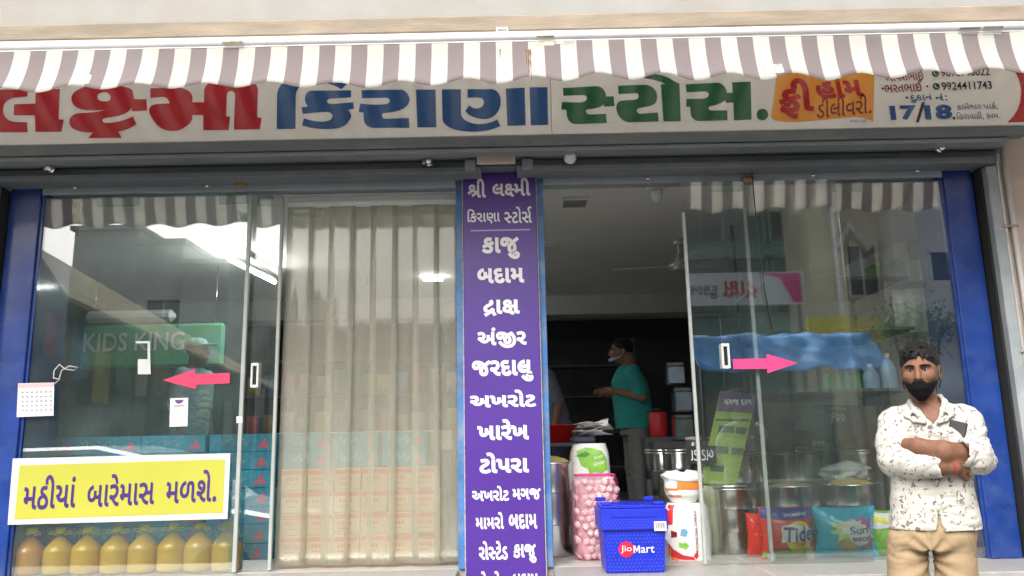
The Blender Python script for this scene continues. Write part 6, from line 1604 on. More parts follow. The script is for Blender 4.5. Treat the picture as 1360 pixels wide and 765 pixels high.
class Field:
    def __init__(s, lo, hi, h):
        s.lo = np.array(lo, np.float32); s.h = h
        s.n = np.ceil((np.array(hi) - s.lo) / h).astype(int) + 1
        s.f = np.full(s.n, 0.1, np.float32)
    def _sub(s, lo, hi):
        a = np.clip(np.floor((np.array(lo) - s.lo) / s.h).astype(int), 0, s.n - 1)
        b = np.clip(np.ceil((np.array(hi) - s.lo) / s.h).astype(int) + 1, 1, s.n)
        if np.any(b <= a): return None, None
        g = np.meshgrid(*[s.lo[i] + s.h * np.arange(a[i], b[i], dtype=np.float32) for i in range(3)], indexing='ij')
        return tuple(slice(a[i], b[i]) for i in range(3)), g
    def put(s, lo, hi, fn, k=0.02, cut=False, ins=False):
        m = k + 3 * s.h if not ins else 10
        sl, g = s._sub(np.array(lo) - m, np.array(hi) + m)
        if sl is None: return s
        d = fn(*g).astype(np.float32)
        f = s.f[sl]
        if cut:
            d = -d
            h_ = np.clip(.5 - .5 * (f - d) / k, 0, 1)
            r = f * (1 - h_) + d * h_ + k * h_ * (1 - h_)
        elif ins:
            r = np.maximum(f, d)
        else:
            h_ = np.clip(.5 + .5 * (f - d) / k, 0, 1)
            r = d * h_ + f * (1 - h_) - k * h_ * (1 - h_)
        s.f[sl] = r
        return s
    def cone(s, a, b, ra, rb, k=0.02, cut=False):
        a, b = np.array(a, np.float32), np.array(b, np.float32)
        ba = b - a; L = float(ba @ ba) + 1e-9
        R_ = max(ra, rb)
        def fn(x, y, z):
            t = np.clip(((x - a[0]) * ba[0] + (y - a[1]) * ba[1] + (z - a[2]) * ba[2]) / L, 0, 1)
            return np.sqrt((x - a[0] - t * ba[0]) ** 2 + (y - a[1] - t * ba[1]) ** 2 + (z - a[2] - t * ba[2]) ** 2) - (ra + t * (rb - ra))
        return s.put(np.minimum(a, b) - R_, np.maximum(a, b) + R_, fn, k, cut)
    def chain(s, pts, rs, k=0.02, cut=False):
        for i in range(len(pts) - 1): s.cone(pts[i], pts[i + 1], rs[i], rs[i + 1], k, cut)
        return s
    def ell(s, c, r, k=0.02, cut=False, rot=None):
        c = np.array(c, np.float32); r = np.array(r, np.float32); R_ = float(r.max())
        def fn(x, y, z):
            p = [x - c[0], y - c[1], z - c[2]]
            if rot is not None:
                q = np.array(rot)
                p = [q[0, i] * p[0] + q[1, i] * p[1] + q[2, i] * p[2] for i in range(3)]
            k0 = np.sqrt((p[0] / r[0]) ** 2 + (p[1] / r[1]) ** 2 + (p[2] / r[2]) ** 2)
            k1 = np.sqrt((p[0] / r[0] ** 2) ** 2 + (p[1] / r[1] ** 2) ** 2 + (p[2] / r[2] ** 2) ** 2) + 1e-6
            return k0 * (k0 - 1) / k1
        return s.put(c - R_, c + R_, fn, k, cut)
    def loft(s, rows, k=0.02, e=2.4, cut=False):
        """stack of rounded outlines: rows of (z, half width, half depth, x centre, y centre)"""
        rows = sorted(rows); Z = [r[0] for r in rows]
        w = max(r[1] for r in rows) + .1; d_ = max(r[2] for r in rows) + .1
        def fn(x, y, z):
            I = lambda j: np.interp(z[0, 0, :], Z, [r[j] for r in rows])[None, None, :].astype(np.float32)
            a, b, xc, yc = I(1), I(2), I(3), I(4)
            q = ((np.abs(x - xc) / a) ** e + (np.abs(y - yc) / b) ** e) ** (1 / e)
            d = (q - 1) * np.minimum(a, b)
            return np.maximum(d, np.maximum(Z[0] - z, z - Z[-1]))
        return s.put((-w, -d_ - .1, Z[0]), (w, d_ + .1, Z[-1]), fn, k, cut)
    def mesh(s, name, mat, parent, wrinkle=None):
        g = openvdb.FloatGrid(background=0.1)
        g.copyFromArray(np.ascontiguousarray(s.f))
        p, q = g.convertToQuads(isovalue=0.0)
        v = p * s.h + s.lo
        me = bpy.data.meshes.new(name)
        me.from_pydata(v.tolist(), [], q[:, ::-1].tolist())
        me.update()
        # keep it smooth
        bm = bmesh.new(); bm.from_mesh(me)
        bmesh.ops.smooth_vert(bm, verts=bm.verts, factor=0.5, use_axis_x=True, use_axis_y=True, use_axis_z=True)
        bmesh.ops.smooth_vert(bm, verts=bm.verts, factor=0.5, use_axis_x=True, use_axis_y=True, use_axis_z=True)
        bm.normal_update()
        if wrinkle:
            off = [(vv, vv.normal.copy(), wrinkle(vv.co)) for vv in bm.verts]
            for vv, nn, w in off: vv.co += nn * w
        bm.to_mesh(me); bm.free()
        me.polygons.foreach_set('use_smooth', [True] * len(me.polygons))
        me.materials.append(MATS[mat] if isinstance(mat, str) else mat)
        me.update()
        o = bpy.data.objects.new(name, me); COL.objects.link(o); o.parent = parent
        return o

M('skin', (0.205, 0.10, 0.062), 0.62, var=0.16, scale=45, bump=0.12, bscale=220, spec=0.28)
M('skin_dark', (0.26, 0.13, 0.085), 0.5, var=0.1, scale=30, spec=0.4)
M('hair_black', (0.007, 0.0065, 0.0065), 0.6, var=0.3, scale=60, bump=0.7, bscale=190, stretch=(1, 1, .35), spec=0.25)
M('stubble', (0.05, 0.03, 0.022), 0.7, var=0.3, scale=80)
M('mask_black', (0.006, 0.006, 0.007), 0.85, var=0.2, bump=0.1, bscale=200, spec=0.15)
M('eye_white', (0.55, 0.5, 0.46), 0.25, var=0.04)
M('iris_dark', (0.015, 0.008, 0.006), 0.15)
M('lip', (0.25, 0.09, 0.075), 0.5)
M('khaki', (0.345, 0.25, 0.145), 0.85, var=0.07, scale=7, bump=0.3, bscale=22, stretch=(1, 1, .5))
M('leather', (0.04, 0.025, 0.02), 0.4)

# printed shirt: small grey brown floral specks on off white
m = M('shirt_print', (0.52, 0.51, 0.465), 0.85, var=0.03, bump=0.16, bscale=26)
n, l = m.node_tree.nodes, m.node_tree.links
b = n['Principled BSDF']; src = b.inputs['Base Color'].links[0].from_socket
tc = n.new('ShaderNodeTexCoord')
nz = n.new('ShaderNodeTexNoise'); nz.inputs['Scale'].default_value = 45; nz.inputs['Detail'].default_value = 2
l.new(tc.outputs['Object'], nz.inputs['Vector'])
va = n.new('ShaderNodeMix'); va.data_type = 'RGBA'; va.blend_type = 'ADD'; va.inputs[0].default_value = .05
l.new(tc.outputs['Object'], va.inputs[6]); l.new(nz.outputs['Color'], va.inputs[7])
vo = n.new('ShaderNodeTexVoronoi'); vo.inputs['Scale'].default_value = 42; vo.inputs['Randomness'].default_value = .95
l.new(va.outputs[2], vo.inputs['Vector'])
n2 = n.new('ShaderNodeTexNoise'); n2.inputs['Scale'].default_value = 120; n2.inputs['Detail'].default_value = 3; l.new(tc.outputs['Object'], n2.inputs['Vector'])
ad = n.new('ShaderNodeMath'); ad.operation = 'MULTIPLY_ADD'; l.new(n2.outputs[0], ad.inputs[0]); ad.inputs[1].default_value = .9; l.new(vo.outputs['Distance'], ad.inputs[2])
rp = n.new('ShaderNodeValToRGB'); rp.color_ramp.elements[0].position = .73; rp.color_ramp.elements[0].color = (1, 1, 1, 1); rp.color_ramp.elements[1].position = .80; rp.color_ramp.elements[1].color = (0, 0, 0, 1)
l.new(ad.outputs[0], rp.inputs[0])
hu = n.new('ShaderNodeMix'); hu.data_type = 'RGBA'; l.new(vo.outputs['Color'], hu.inputs[0]); hu.inputs[6].default_value = (0.10, 0.095, 0.10, 1); hu.inputs[7].default_value = (0.30, 0.27, 0.20, 1)
mx = n.new('ShaderNodeMix'); mx.data_type = 'RGBA'
l.new(rp.outputs[0], mx.inputs[0]); l.new(src, mx.inputs[6]); l.new(hu.outputs[2], mx.inputs[7]); l.new(mx.outputs[2], b.inputs['Base Color'])

def folds(seed, amp=0.006, sc=9.0, stretch=(1, 1, .45)):
    """creases: sharp ridges running mostly across, in two sizes"""
    def w(c):
        d = Vector((c.x * 4.5 + c.z * 2.5 + seed, c.y * 5, c.z * 13 - c.x * 3))
        d += Vector((noise.noise(c * 6), noise.noise(c * 6 + Vector((9, 0, 0))), noise.noise(c * 6 + Vector((0, 9, 0))))) * .7
        r1 = (1 - min(1, abs(noise.noise(d)) * 2.2)) ** 2
        r2 = (1 - min(1, abs(noise.noise(d * 2.1 + Vector((4, 7, 1)))) * 2.2)) ** 2
        m = max(0, .55 + 1.1 * noise.noise(Vector((c.x * 3.5, c.y * 3.5 + seed, c.z * 3.5))))
        return amp * ((r1 - .35) * 1.1 + (r2 - .35) * .5) * m
    return w

def fingers(F, palm, tip_dir, side, n=4, r=.0085, L=.075, curl=(0, 0, 0)):
    palm, tip_dir, side, curl = map(Vector, (palm, tip_dir, side, curl))
    for i in range(n):
        b0 = palm + side * ((i - 1.5) * .019) + tip_dir * .03
        ln = L * (1, 1.1, 1.04, .8)[i]
        m1 = b0 + tip_dir * ln * .5 + curl * .25 * ln; t = b0 + tip_dir * ln * .85 + curl * ln * .8
        F.chain([tuple(b0), tuple(m1), tuple(t)], [r * 1.1, r, r * .8], .004)
    b0 = palm + side * -.03 - tip_dir * .01
    t1 = b0 + side * -.022 + tip_dir * .03; t2 = t1 + tip_dir * .03 + curl * .02
    F.chain([tuple(b0), tuple(t1), tuple(t2)], [.013, .011, .009], .006)

# ---- the man with folded arms ------------------------------------------------
MAN_RZ = math.radians(-25)
MAN_M = Matrix.Translation((1.73, -1.45, 0)) @ Matrix.Rotation(MAN_RZ, 4, 'Z') @ Matrix.Diagonal((.9, 1, 1, 1))
man = thing('person', 'man in a white floral shirt, khaki trousers and lowered black mask standing with folded arms', 'person', (1.73, -1.45, 0), None, MAN_RZ)
man.scale = (.9, 1, 1)
def face_parts(F, hx, hy, hz, Rz, s=1.0):
    """skull, jaw, nose, brows, ears; hz is the eye height"""
    R3 = Matrix.Rotation(Rz, 3, 'Z')
    T = lambda x, y, z: tuple(Vector((hx, hy, hz)) + R3 @ Vector((x * s, y * s, z * s)))
    rot = np.array(R3)
    F.ell(T(0, .018, .022), (.078 * s, .097 * s, .090 * s), .02, rot=rot)
    F.ell(T(0, -.022, -.022), (.067 * s, .072 * s, .088 * s), .02, rot=rot)
    F.ell(T(0, -.030, -.078), (.050 * s, .056 * s, .042 * s), .025, rot=rot)
    F.cone(T(0, -.090, .010), T(0, -.108, -.036), .009 * s, .0130 * s, .012)
    for sx in (-1, 1):
        F.cone(T(sx * .008, -.098, -.038), T(sx * .013, -.095, -.040), .008 * s, .007 * s, .008)
        F.cone(T(sx * .016, -.090, .018), T(sx * .046, -.076, .017), .011 * s, .009 * s, .012)
        F.ell(T(sx * .043, -.066, -.026), (.025 * s, .022 * s, .02 * s), .02)
        F.ell(T(sx * .031, -.100, -.001), (.017 * s, .016 * s, .009 * s), .008, cut=True)
        F.ell(T(sx * .079, .008, -.012), (.010 * s, .022 * s, .033 * s), .006, rot=rot)
        F.ell(T(sx * .086, .004, -.010), (.007 * s, .010 * s, .018 * s), .006, cut=True)
    F.ell(T(0, -.088, -.066), (.024 * s, .012 * s, .008 * s), .008)
    F.ell(T(0, -.086, -.079), (.021 * s, .013 * s, .009 * s), .008)
    return T, rot
def eyes(T, parent, s=1.0):
    for sx in (-1, 1):
        c = Vector(T(sx * .031, -.0795, -.001))
        e = MB().lathe([(0, -.0060 * s), (.008 * s, -.0045 * s), (.0118 * s, 0), (.008 * s, .0042 * s), (0, .0052 * s)], tuple(c), 14).build('eye', 'eye_white', parent, True)
        d = (Vector(T(sx * .031, -.2, -.004)) - c).normalized()
        MB().lathe([(0, -.0046), (.0046 * s, -.004), (.0052 * s, 0), (.0046 * s, .0036), (0, .0042)], tuple(c + d * .0078 * s), 12).build('iris', 'iris_dark', e, True)
        MB().tube([T(sx * .0175, -.0885, -.001), T(sx * .025, -.0925, .0045), T(sx * .034, -.0915, .005), T(sx * .0445, -.083, .0005)], [.0016, .0024, .0024, .0016], 6).build('eyelid', 'stubble', parent, True)
def brows(T, parent, s=1.0):
    for sx in (-1, 1):
        MB().tube([T(sx * .011, -.1005, .0125), T(sx * .028, -.0975, .0165), T(sx * .046, -.084, .0155), T(sx * .055, -.074, .010)], [.0038 * s, .0048 * s, .004 * s, .002 * s], 6).build('eyebrow', 'hair_black', parent, True)
HX, HY, HZ, HR = 0.008, -0.03, 1.572, math.radians(-8)
F = Field((-.34, -.34, -.02), (.34, .2, 1.72), .0048)
T, rot = face_parts(F, HX, HY, HZ, HR)
F.cone((.018, .005, 1.36), (.006, -.002, 1.49), .064, .057, .03)
F.loft([(.90, .165, .10, -.02, 0), (1.0, .155, .105, 0, 0), (1.12, .15, .10, .01, 0), (1.28, .165, .105, .02, 0), (1.37, .14, .085, .028, .0), (1.425, .075, .06, .022, .0)], .03)
F.chain([(-.13, 0, 1.36), (-.155, -.055, 1.20), (.02, -.165, 1.186), (.095, -.158, 1.178)], [.05, .042, .035, .030], .02)       # his right arm
F.chain([(.18, 0, 1.36), (.205, -.055, 1.215), (.06, -.172, 1.238), (-.035, -.148, 1.256), (-.095, -.080, 1.266)], [.05, .046, .041, .034, .029], .02)       # his left arm
F.ell((.130, -.132, 1.180), (.040, .02, .030), .015)
fingers(F, (.130, -.120, 1.182), (.45, .89, .05), (0, 0, 1), L=.065, curl=(0, .6, 0))
F.ell((-.120, -.052, 1.268), (.034, .026, .030), .015)
fingers(F, (-.122, -.045, 1.268), (-.45, .88, .05), (0, 0, -1), L=.06, curl=(.5, .3, 0))
for sx, hxc in ((-1, -.035), (1, -.035)):
    F.chain([(hxc + sx * .085, 0, .84), (hxc + sx * .10, -.005, .47), (hxc + sx * .115, .02, .08)], [.078, .056, .038], .02)
    F.ell((hxc + sx * .12, -.045, .045), (.045, .12, .04), .02)
body = F.mesh('body', 'skin', man)
eyes(T, man); brows(T, man)
# hair
F = Field((-.12, -.17, 1.44), (.13, .12, 1.74), .004)
F.ell(T(0, .024, .038), (.086, .104, .082), .01, rot=rot)
for k in range(34):
    a = rnd.uniform(0, 6.28); rr = rnd.uniform(0, 1) ** .5
    px_, py_ = .07 * rr * math.cos(a), .02 + .085 * rr * math.sin(a)
    zz = .04 + .082 * math.sqrt(max(0, 1 - (px_ / .09) ** 2 - ((py_ - .024) / .108) ** 2))
    F.cone(T(px_, py_, zz - .008), T(px_ + rnd.uniform(-.012, .02), py_ - rnd.uniform(.02, .045), zz + rnd.uniform(-.022, -.010)), .010, .005, .012)
Ri = np.linalg.inv(rot)
def hairline(x, y, z):
    lx = Ri[0, 0] * (x - HX) + Ri[0, 1] * (y - HY); ly = Ri[1, 0] * (x - HX) + Ri[1, 1] * (y - HY); lz = z - HZ
    front = .052 + .009 * np.sin(lx * 75 + .6) + .006 * np.sin(lx * 190 + 1) - .5 * np.maximum(np.abs(lx) - .052, 0)
    side = -.035 + .0 * lx
    t = np.clip((ly + .075) / .035, 0, 1)
    hl = front * (1 - t) + side * t
    t2 = np.clip((ly - .015) / .03, 0, 1)
    return (hl - .045 * t2) - lz
F.put((-.2, -.25, 1.4), (.2, .2, 1.8), hairline, ins=True)
for k in range(15):
    u = (k / 14 - .5) * 2
    x0 = u * .062; y0 = -.074 + .03 * u * u
    ln = rnd.uniform(.010, .034) * (1.0 if u > -.4 else .7)
    F.cone(T(x0 - .005, y0 + .004, .082 - .012 * abs(u)), T(x0 + rnd.uniform(-.008, .012), y0 - .014, .070 - ln - .010 * abs(u)), .008, .0028, .004)
hair = F.mesh('hair', 'hair_black', man)
# beard shadow along the cheek, moustache
F = Field((-.12, -.17, 1.42), (.13, .1, 1.62), .004)
for sx in (-1, 1):
    F.chain([T(sx * .0735, -.008, .02), T(sx * .0715, -.014, -.012), T(sx * .0665, -.026, -.05)], [.006, .008, .008], .006)
F.mesh('beard', 'stubble', man)
MB().tube([T(-.031, -.094, -.061), T(-.016, -.105, -.053), T(0, -.108, -.051), T(.016, -.105, -.053), T(.031, -.094, -.061)], [.004, .0075, .0065, .0075, .004], 8).build('moustache', 'hair_black', man, True)
# mask pulled down over mouth and chin
MR = [(-.058, .0735, .108, -.006), (-.068, .0745, .113, -.006), (-.080, .071, .110, -.008), (-.100, .063, .101, -.010), (-.118, .051, .088, -.012), (-.132, .034, .066, -.014)]
def maskf(u, v):
    an = (u - .5) * 2
    ph_ = an * math.radians(86)
    s_ = v * (len(MR) - 1); i_ = min(len(MR) - 2, int(s_)); t_ = s_ - i_
    z_, rx, ry, yc = [MR[i_][q_] * (1 - t_) + MR[i_ + 1][q_] * t_ for q_ in range(4)]
    z_ += .020 * abs(an) ** 2.5 * (1 - v) + .045 * abs(an) ** 2.2 * v
    grow = 1 + .010 * math.sin(v * 19) * (1 - abs(an)) + .012 * noise.noise(Vector((an * 3, v * 4, 5)))
    nose = .006 * math.exp(-(an / .12) ** 2) * (1 - v)
    return T(rx * math.sin(ph_) * grow, yc + .0 - (ry - .002) * abs(math.cos(ph_)) ** .9 * grow - nose + .004, z_)
mk = MB().grid(maskf, 44, 26).build('face_mask', 'mask_black', man, True)
so = mk.modifiers.new('thickness', 'SOLIDIFY'); so.thickness = .002; so.offset = 1
for sx in (-1, 1):
    MB().tube([T(sx * .0735, -.012, -.034), T(sx * .081, .004, -.022), T(sx * .086, .020, .006)], .0026, 6).tube([T(sx * .0725, -.014, -.075), T(sx * .080, .006, -.050), T(sx * .084, .022, -.03)], .0026, 6).build('ear_loop', 'mask_black', mk, True)
# shirt
F = Field((-.34, -.34, .88), (.34, .22, 1.52), .0046)
F.loft([(.925, .192, .126, -.004, 0), (1.0, .184, .124, -.002, 0), (1.10, .172, .120, .0, 0), (1.2, .174, .120, .012, 0), (1.3, .180, .121, .022, 0), (1.36, .165, .108, .028, 0), (1.405, .11, .08, .026, .005), (1.43, .082, .068, .02, .005)], .02, 2.3)
F.cone((-.095, .002, 1.378), (.15, .002, 1.375), .052, .052, .03)
F.chain([(-.130, .0, 1.352), (-.145, -.040, 1.27), (-.152, -.064, 1.205)], [.066, .066, .062], .03)
F.chain([(-.155, -.055, 1.20), (-.07, -.125, 1.188), (.03, -.162, 1.184)], [.062, .058, .050], .012)
F.chain([(.178, .0, 1.350), (.198, -.05, 1.22)], [.067, .062], .03)
F.chain([(.205, -.055, 1.205), (.185, -.105, 1.216), (.148, -.138, 1.226)], [.066, .062, .056], .012)
# open ends of the sleeves, neck and chest opening, hem slit
F.cone((.015, -.158, 1.184), (.09, -.185, 1.178), .036, .042, .006, cut=True)
F.cone((.155, -.134, 1.229), (.085, -.19, 1.240), .042, .048, .006, cut=True)
F.cone((.018, .0, 1.40), (.004, -.002, 1.55), .062, .075, .01, cut=True)
def vcut(x, y, z):
    xc = .034 - (1.43 - z) * .0
    d1 = np.abs(x - xc) - (z - 1.338) * .62
    return np.maximum(np.maximum(d1 * .85, y - .0), 1.338 - z)
F.put((-.1, -.2, 1.33), (.15, 0, 1.52), vcut, .006, cut=True)
def hemcut(x, y, z):
    return np.maximum(np.abs(x - .012) - (1.005 - z) * .20, y + .02) * .9
F.put((-.05, -.2, .9), (.07, 0, 1.01), hemcut, .004, cut=True)
_sf = folds(2.0, .0105)
def shirt_fold(c):
    k = 1.0 if c.z < 1.2 else .75
    return _sf(c) * k + .0012 * noise.noise(c * 40)
shirt = F.mesh('shirt', 'shirt_print', man, shirt_fold)
# collar
F = Field((-.14, -.2, 1.30), (.19, .14, 1.53), .004)
for sx in (-1, 1):
    xx = .022
    pts = [(xx, .072, 1.468), (xx + sx * .060, .04, 1.462), (xx + sx * .072, -.02, 1.440), (xx + sx * .058, -.085, 1.405), (xx + sx * .030 + .006, -.124, 1.355)]
    F.chain(pts, [.010, .011, .012, .011, .008], .008)
    pts2 = [(xx, .085, 1.44), (xx + sx * .078, .045, 1.432), (xx + sx * .098, -.02, 1.412), (xx + sx * .094, -.082, 1.385), (xx + sx * .066, -.116, 1.362)]
    F.chain(pts2, [.008, .009, .010, .009, .006], .012)
    for (p1, p2) in zip(pts, pts2):
        F.cone(p1, p2, .0075, .0075, .012)
F.mesh('collar', 'shirt_print', shirt)
# placket, buttons and chest pocket
def shirt_front(x, z):
    best = None
    hit = shirt.ray_cast(Vector((x, -.5, z)), Vector((0, 1, 0)))
    return hit[1].y if hit[0] else -.12
mb = MB()
mb.grid(lambda u, v: (.006 + .010 * u + .018 * (1 - v) , shirt_front(.006 + .010 * u + .018 * (1 - v), 1.33 - (1.33 - 1.01) * v) - .0022, 1.33 - (1.33 - 1.01) * v), 2, 40)
M('button', (0.75, 0.72, 0.66), 0.35)
mb.build('placket', 'shirt_print', shirt, True)
bt = MB()
for z in (1.315, 1.12, 1.06, 1.02):
    x_ = .012 + .018 * (1 - (1.33 - z) / .32) + .004
    yb = shirt_front(x_, z)
    for k in range(10): pass
    bt.flat(tess([[(x_ + .0055 * math.cos(k * math.pi / 6), z + .0055 * math.sin(k * math.pi / 6)) for k in range(12)]]), lambda u, v, yb=yb: (u, yb - .0045, v))
bt.build('button', 'button', shirt, True)
pk = [(.095, 1.335), (.165, 1.318), (.155, 1.235), (.085, 1.25)]
mb = MB().grid(lambda u, v: (lambda x, z: (x, shirt_front(x, z) - .004 - .003 * max(0, min(1, (z - 1.24) / .09)), z))((pk[0][0] + (pk[1][0] - pk[0][0]) * u) * (1 - v) + (pk[3][0] + (pk[2][0] - pk[3][0]) * u) * v, (pk[0][1] + (pk[1][1] - pk[0][1]) * u) * (1 - v) + (pk[3][1] + (pk[2][1] - pk[3][1]) * u) * v), 8, 8)
mb.build('pocket', 'shirt_print', shirt, True)
# phone in the pocket
c = Vector((.128, 0, 1.338)); yph = shirt_front(.128, 1.335) - .009
pw_ = MAN_M @ Vector((c.x, yph, c.z))
ph = thing('smartphone', 'black smartphone sticking out of the floral shirt pocket', 'phone', tuple(pw_), None, MAN_RZ)
R3 = Matrix.Rotation(math.radians(16), 3, 'Y') @ Matrix.Rotation(math.radians(16), 3, 'X')
MB().box(-.032, .032, -.005, .004, -.050, .020, bev=.004, rot=R3).build('case', 'black_plastic', ph, True)
MB().box(-.028, .028, -.0062, -.0053, -.042, .016, rot=R3).build('back_panel', 'dark_inside', ph, True)

# red thread bracelet
M('thread_red', (0.45, 0.03, 0.03), 0.7)
MB().tube([(.100 + .004 * math.cos(a), -.158 + .032 * math.cos(a), 1.178 + .034 * math.sin(a)) for a in [k * math.pi / 8 for k in range(16)]], .003, 6, closed=True).build('bracelet', 'thread_red', man, True)
# trousers and shoes
F = Field((-.34, -.22, .0), (.3, .22, 1.02), .006)
F.loft([(.845, .178, .112, -.032, 0), (.90, .182, .12, -.02, 0), (.99, .172, .112, -.005, 0)], .02)
for sx in (-1, 1):
    F.chain([(-.032 + sx * .094, -.005, .86), (-.040 + sx * .100, -.008, .70), (-.036 + sx * .106, -.005, .47), (-.036 + sx * .118, .01, .10)], [.088, .087, .078, .070], .012)
_tf = folds(9.0, .007)
def trouser_fold(c):
    # creases fanning out from the crotch
    dx, dz = c.x + .034, c.z - .84
    fan = math.sin(math.atan2(dz + .02, abs(dx) + .03) * 13 + 2 * noise.noise(c * 8)) * math.exp(-(dx * dx + dz * dz) / .025) * .005 if c.y < 0 else 0
    return _tf(c) + fan
tro = F.mesh('trousers', 'khaki', man, trouser_fold)
def tfront(x, z):
    hit = tro.ray_cast(Vector((x, -.5, z)), Vector((0, 1, 0)))
    return hit[1].y if hit[0] else -.12
for pts in ([(-.026 + .004 * math.sin(k), .93 - k * .011) for k in range(9)], [(-.16 - .004 * k, .93 - k * .016) for k in range(8)], [(.115 + .004 * k, .93 - k * .016) for k in range(8)]):
    MB().tube([(x, tfront(x, z) - .0005, z) for x, z in pts], .0016, 5).build('seam', 'khaki', tro, True)
F = Field((-.3, -.25, -.01), (.24, .14, .14), .005)
for sx in (-1, 1):
    F.ell((-.035 + sx * .12, -.05, .045), (.052, .13, .045), .015)
    F.ell((-.035 + sx * .118, .02, .07), (.045, .06, .05), .02)
    sh = None
F.put((-.3, -.3, -.01), (.3, .2, .002), lambda x, y, z: .004 - z + 0 * x, .003, cut=False, ins=True)
F.mesh('shoes', 'leather', man)

# ---- simpler figures inside the shop -------------------------------------------
def figure(loc, rz, label, shirt_mat, trouser_mat, height=1.68, armR=None, armL=None, headpitch=0.0, cap=None, hair_on=True, mask=None, sleeve=.55, lean=0.0, group=None, h=.007, skin='skin_dark', girth=1.0):
    """standing person facing -y before turning; armR/armL: shoulder, elbow, wrist, finger direction"""
    t = thing('person', label, 'person', loc, group, rz)
    k = height / 1.70
    ez = 1.585 * k
    lx = lean
    F = Field((-.42, -.55, -.02), (.42, .3, 1.75 * k + .02), h)
    hx, hy = 0, -.02 - lx
    T, rot = face_parts(F, hx, hy - headpitch * .12, ez - headpitch * .03, 0.0, .98)
    F.cone((0, .01 - lx * .8, 1.38 * k), (0, hy + .03, 1.50 * k), .06, .055, .03)
    F.loft([(.82 * k, .16, .105, 0, 0), (1.05 * k, .15, .10, 0, -lx * .3), (1.28 * k, .165, .105, 0, -lx * .7), (1.38 * k, .14, .085, 0, -lx * .9), (1.43 * k, .07, .06, 0, -lx)], .03)
    arms = []
    for sx, arm in ((-1, armR), (1, armL)):
        sh = Vector((sx * .175, -lx * .85, 1.36 * k))
        if arm is None: arm = ((sx * .215, .02 - lx * .5, 1.09 * k), (sx * .21, -.06 - lx * .4, .85 * k), (0, -.15, -1))
        e, w_, d = map(Vector, arm)
        d.normalize()
        F.chain([tuple(sh), tuple(e), tuple(w_)], [.05, .041, .028], .02)
        pc = w_ + d * .045
        F.ell(tuple(pc), (.034, .034, .036), .015)
        side = d.cross(Vector((0, 1, 0)))
        if side.length < .2: side = Vector((1, 0, 0))
        side = side.normalized()
        fingers(F, tuple(pc - d * .01), tuple(d), tuple(side * (1 if sx < 0 else -1)), curl=(0, -.35, -.1) if d.z < -.5 else (0, 0, -.35))
        arms.append((sh, e, w_))
    for sx in (-1, 1):
        F.chain([(sx * .085, 0, .84 * k), (sx * .10, -.005, .47 * k), (sx * .11, .02, .08)], [.08, .056, .038], .02)
        F.ell((sx * .115, -.05, .042), (.042, .12, .038), .02)
    F.mesh('body', skin, t)
    eyes(T, t, .98); brows(T, t, .98)
    if hair_on:
        F = Field((-.13, -.5, 1.40 * k), (.13, .16, 1.80 * k), .006)
        F.ell(T(0, .026, .036), (.086, .103, .084), .01)
        def hl(x, y, z):
            ly = y - (hy - headpitch * .12); lz = z - (ez - headpitch * .03)
            q = np.clip((ly + .07) / .05, 0, 1); q2 = np.clip((ly - .015) / .03, 0, 1)
            return (.055 * (1 - q) - .03 * q - .05 * q2) - lz
        F.put((-.2, -.6, 1.3), (.2, .2, 1.9), hl, ins=True)
        F.mesh('hair', 'hair_black', t)
    if mask:
        mb = MB().tube([T(-.05, -.075, -.085), T(0, -.105, -.092), T(.05, -.075, -.085), T(.07, -.01, -.06)], [.012, .016, .013, .005], 8)
        mb.tube([T(.07, -.01, -.06), T(.083, .01, -.02), T(.08, .012, .01)], .004, 6)
        mb.tube([T(-.05, -.075, -.085), T(-.083, .01, -.02), T(-.08, .012, .01)], .004, 6)
        mb.build('face_mask', mask, t, True)
    if cap:
        F = Field((-.14, -.6, 1.5 * k), (.14, .16, 1.80 * k), .006)
        F.ell(T(0, .02, .045), (.09, .107, .078), .01)
        F.put((-.2, -.6, 1.3), (.2, .2, 1.9), lambda x, y, z: (ez + .04) - z + 0 * x, ins=True)
        F.ell(T(0, -.115, .048), (.07, .075, .010), .01)
        F.mesh('cap', cap, t)
    F = Field((-.42, -.5, .80 * k), (.42, .3, 1.50 * k), h)
    F.loft([(.84 * k, .185, .130 * girth, 0, 0), (1.05 * k, .178, .132 * girth, 0, -lx * .3), (1.28 * k, .185, .122 * girth, 0, -lx * .7), (1.37 * k, .15, .098 * (girth + 1) / 2, 0, -lx * .9), (1.425 * k, .085, .072, 0, -lx)], .025)
    for sh, e, w_ in arms:
        c2 = sh + (e - sh) * min(1, sleeve / .5)
        F.chain([tuple(sh), tuple(c2)], [.066, .064], .03)
        if sleeve > .6: F.chain([tuple(e), tuple(e + (w_ - e) * .5)], [.058, .052], .02)
    F.cone((0, -lx, 1.41 * k), (0, hy + .02, 1.52 * k), .058, .07, .01, cut=True)
    F.mesh('shirt', shirt_mat, t, folds(len(label), .006, 8))
    F = Field((-.3, -.22, 0), (.3, .22, 1.0 * k), .008)
    F.loft([(.78 * k, .165, .118 * (girth + 1) / 2, 0, 0), (.97 * k, .172, .115 * (girth + 1) / 2, 0, 0)], .02)
    for sx in (-1, 1):
        F.chain([(sx * .085, 0, .82 * k), (sx * .10, -.005, .47 * k), (sx * .112, .012, .09)], [.098, .078, .066], .02)
    F.mesh('trousers', trouser_mat, t, folds(len(label) + 4, .006, 7))
    F = Field((-.22, -.22, -.01), (.22, .12, .13), .007)
    for sx in (-1, 1):
        F.ell((sx * .115, -.05, .045), (.05, .13, .045), .015)
    F.mesh('shoes', 'leather', t)
    return t

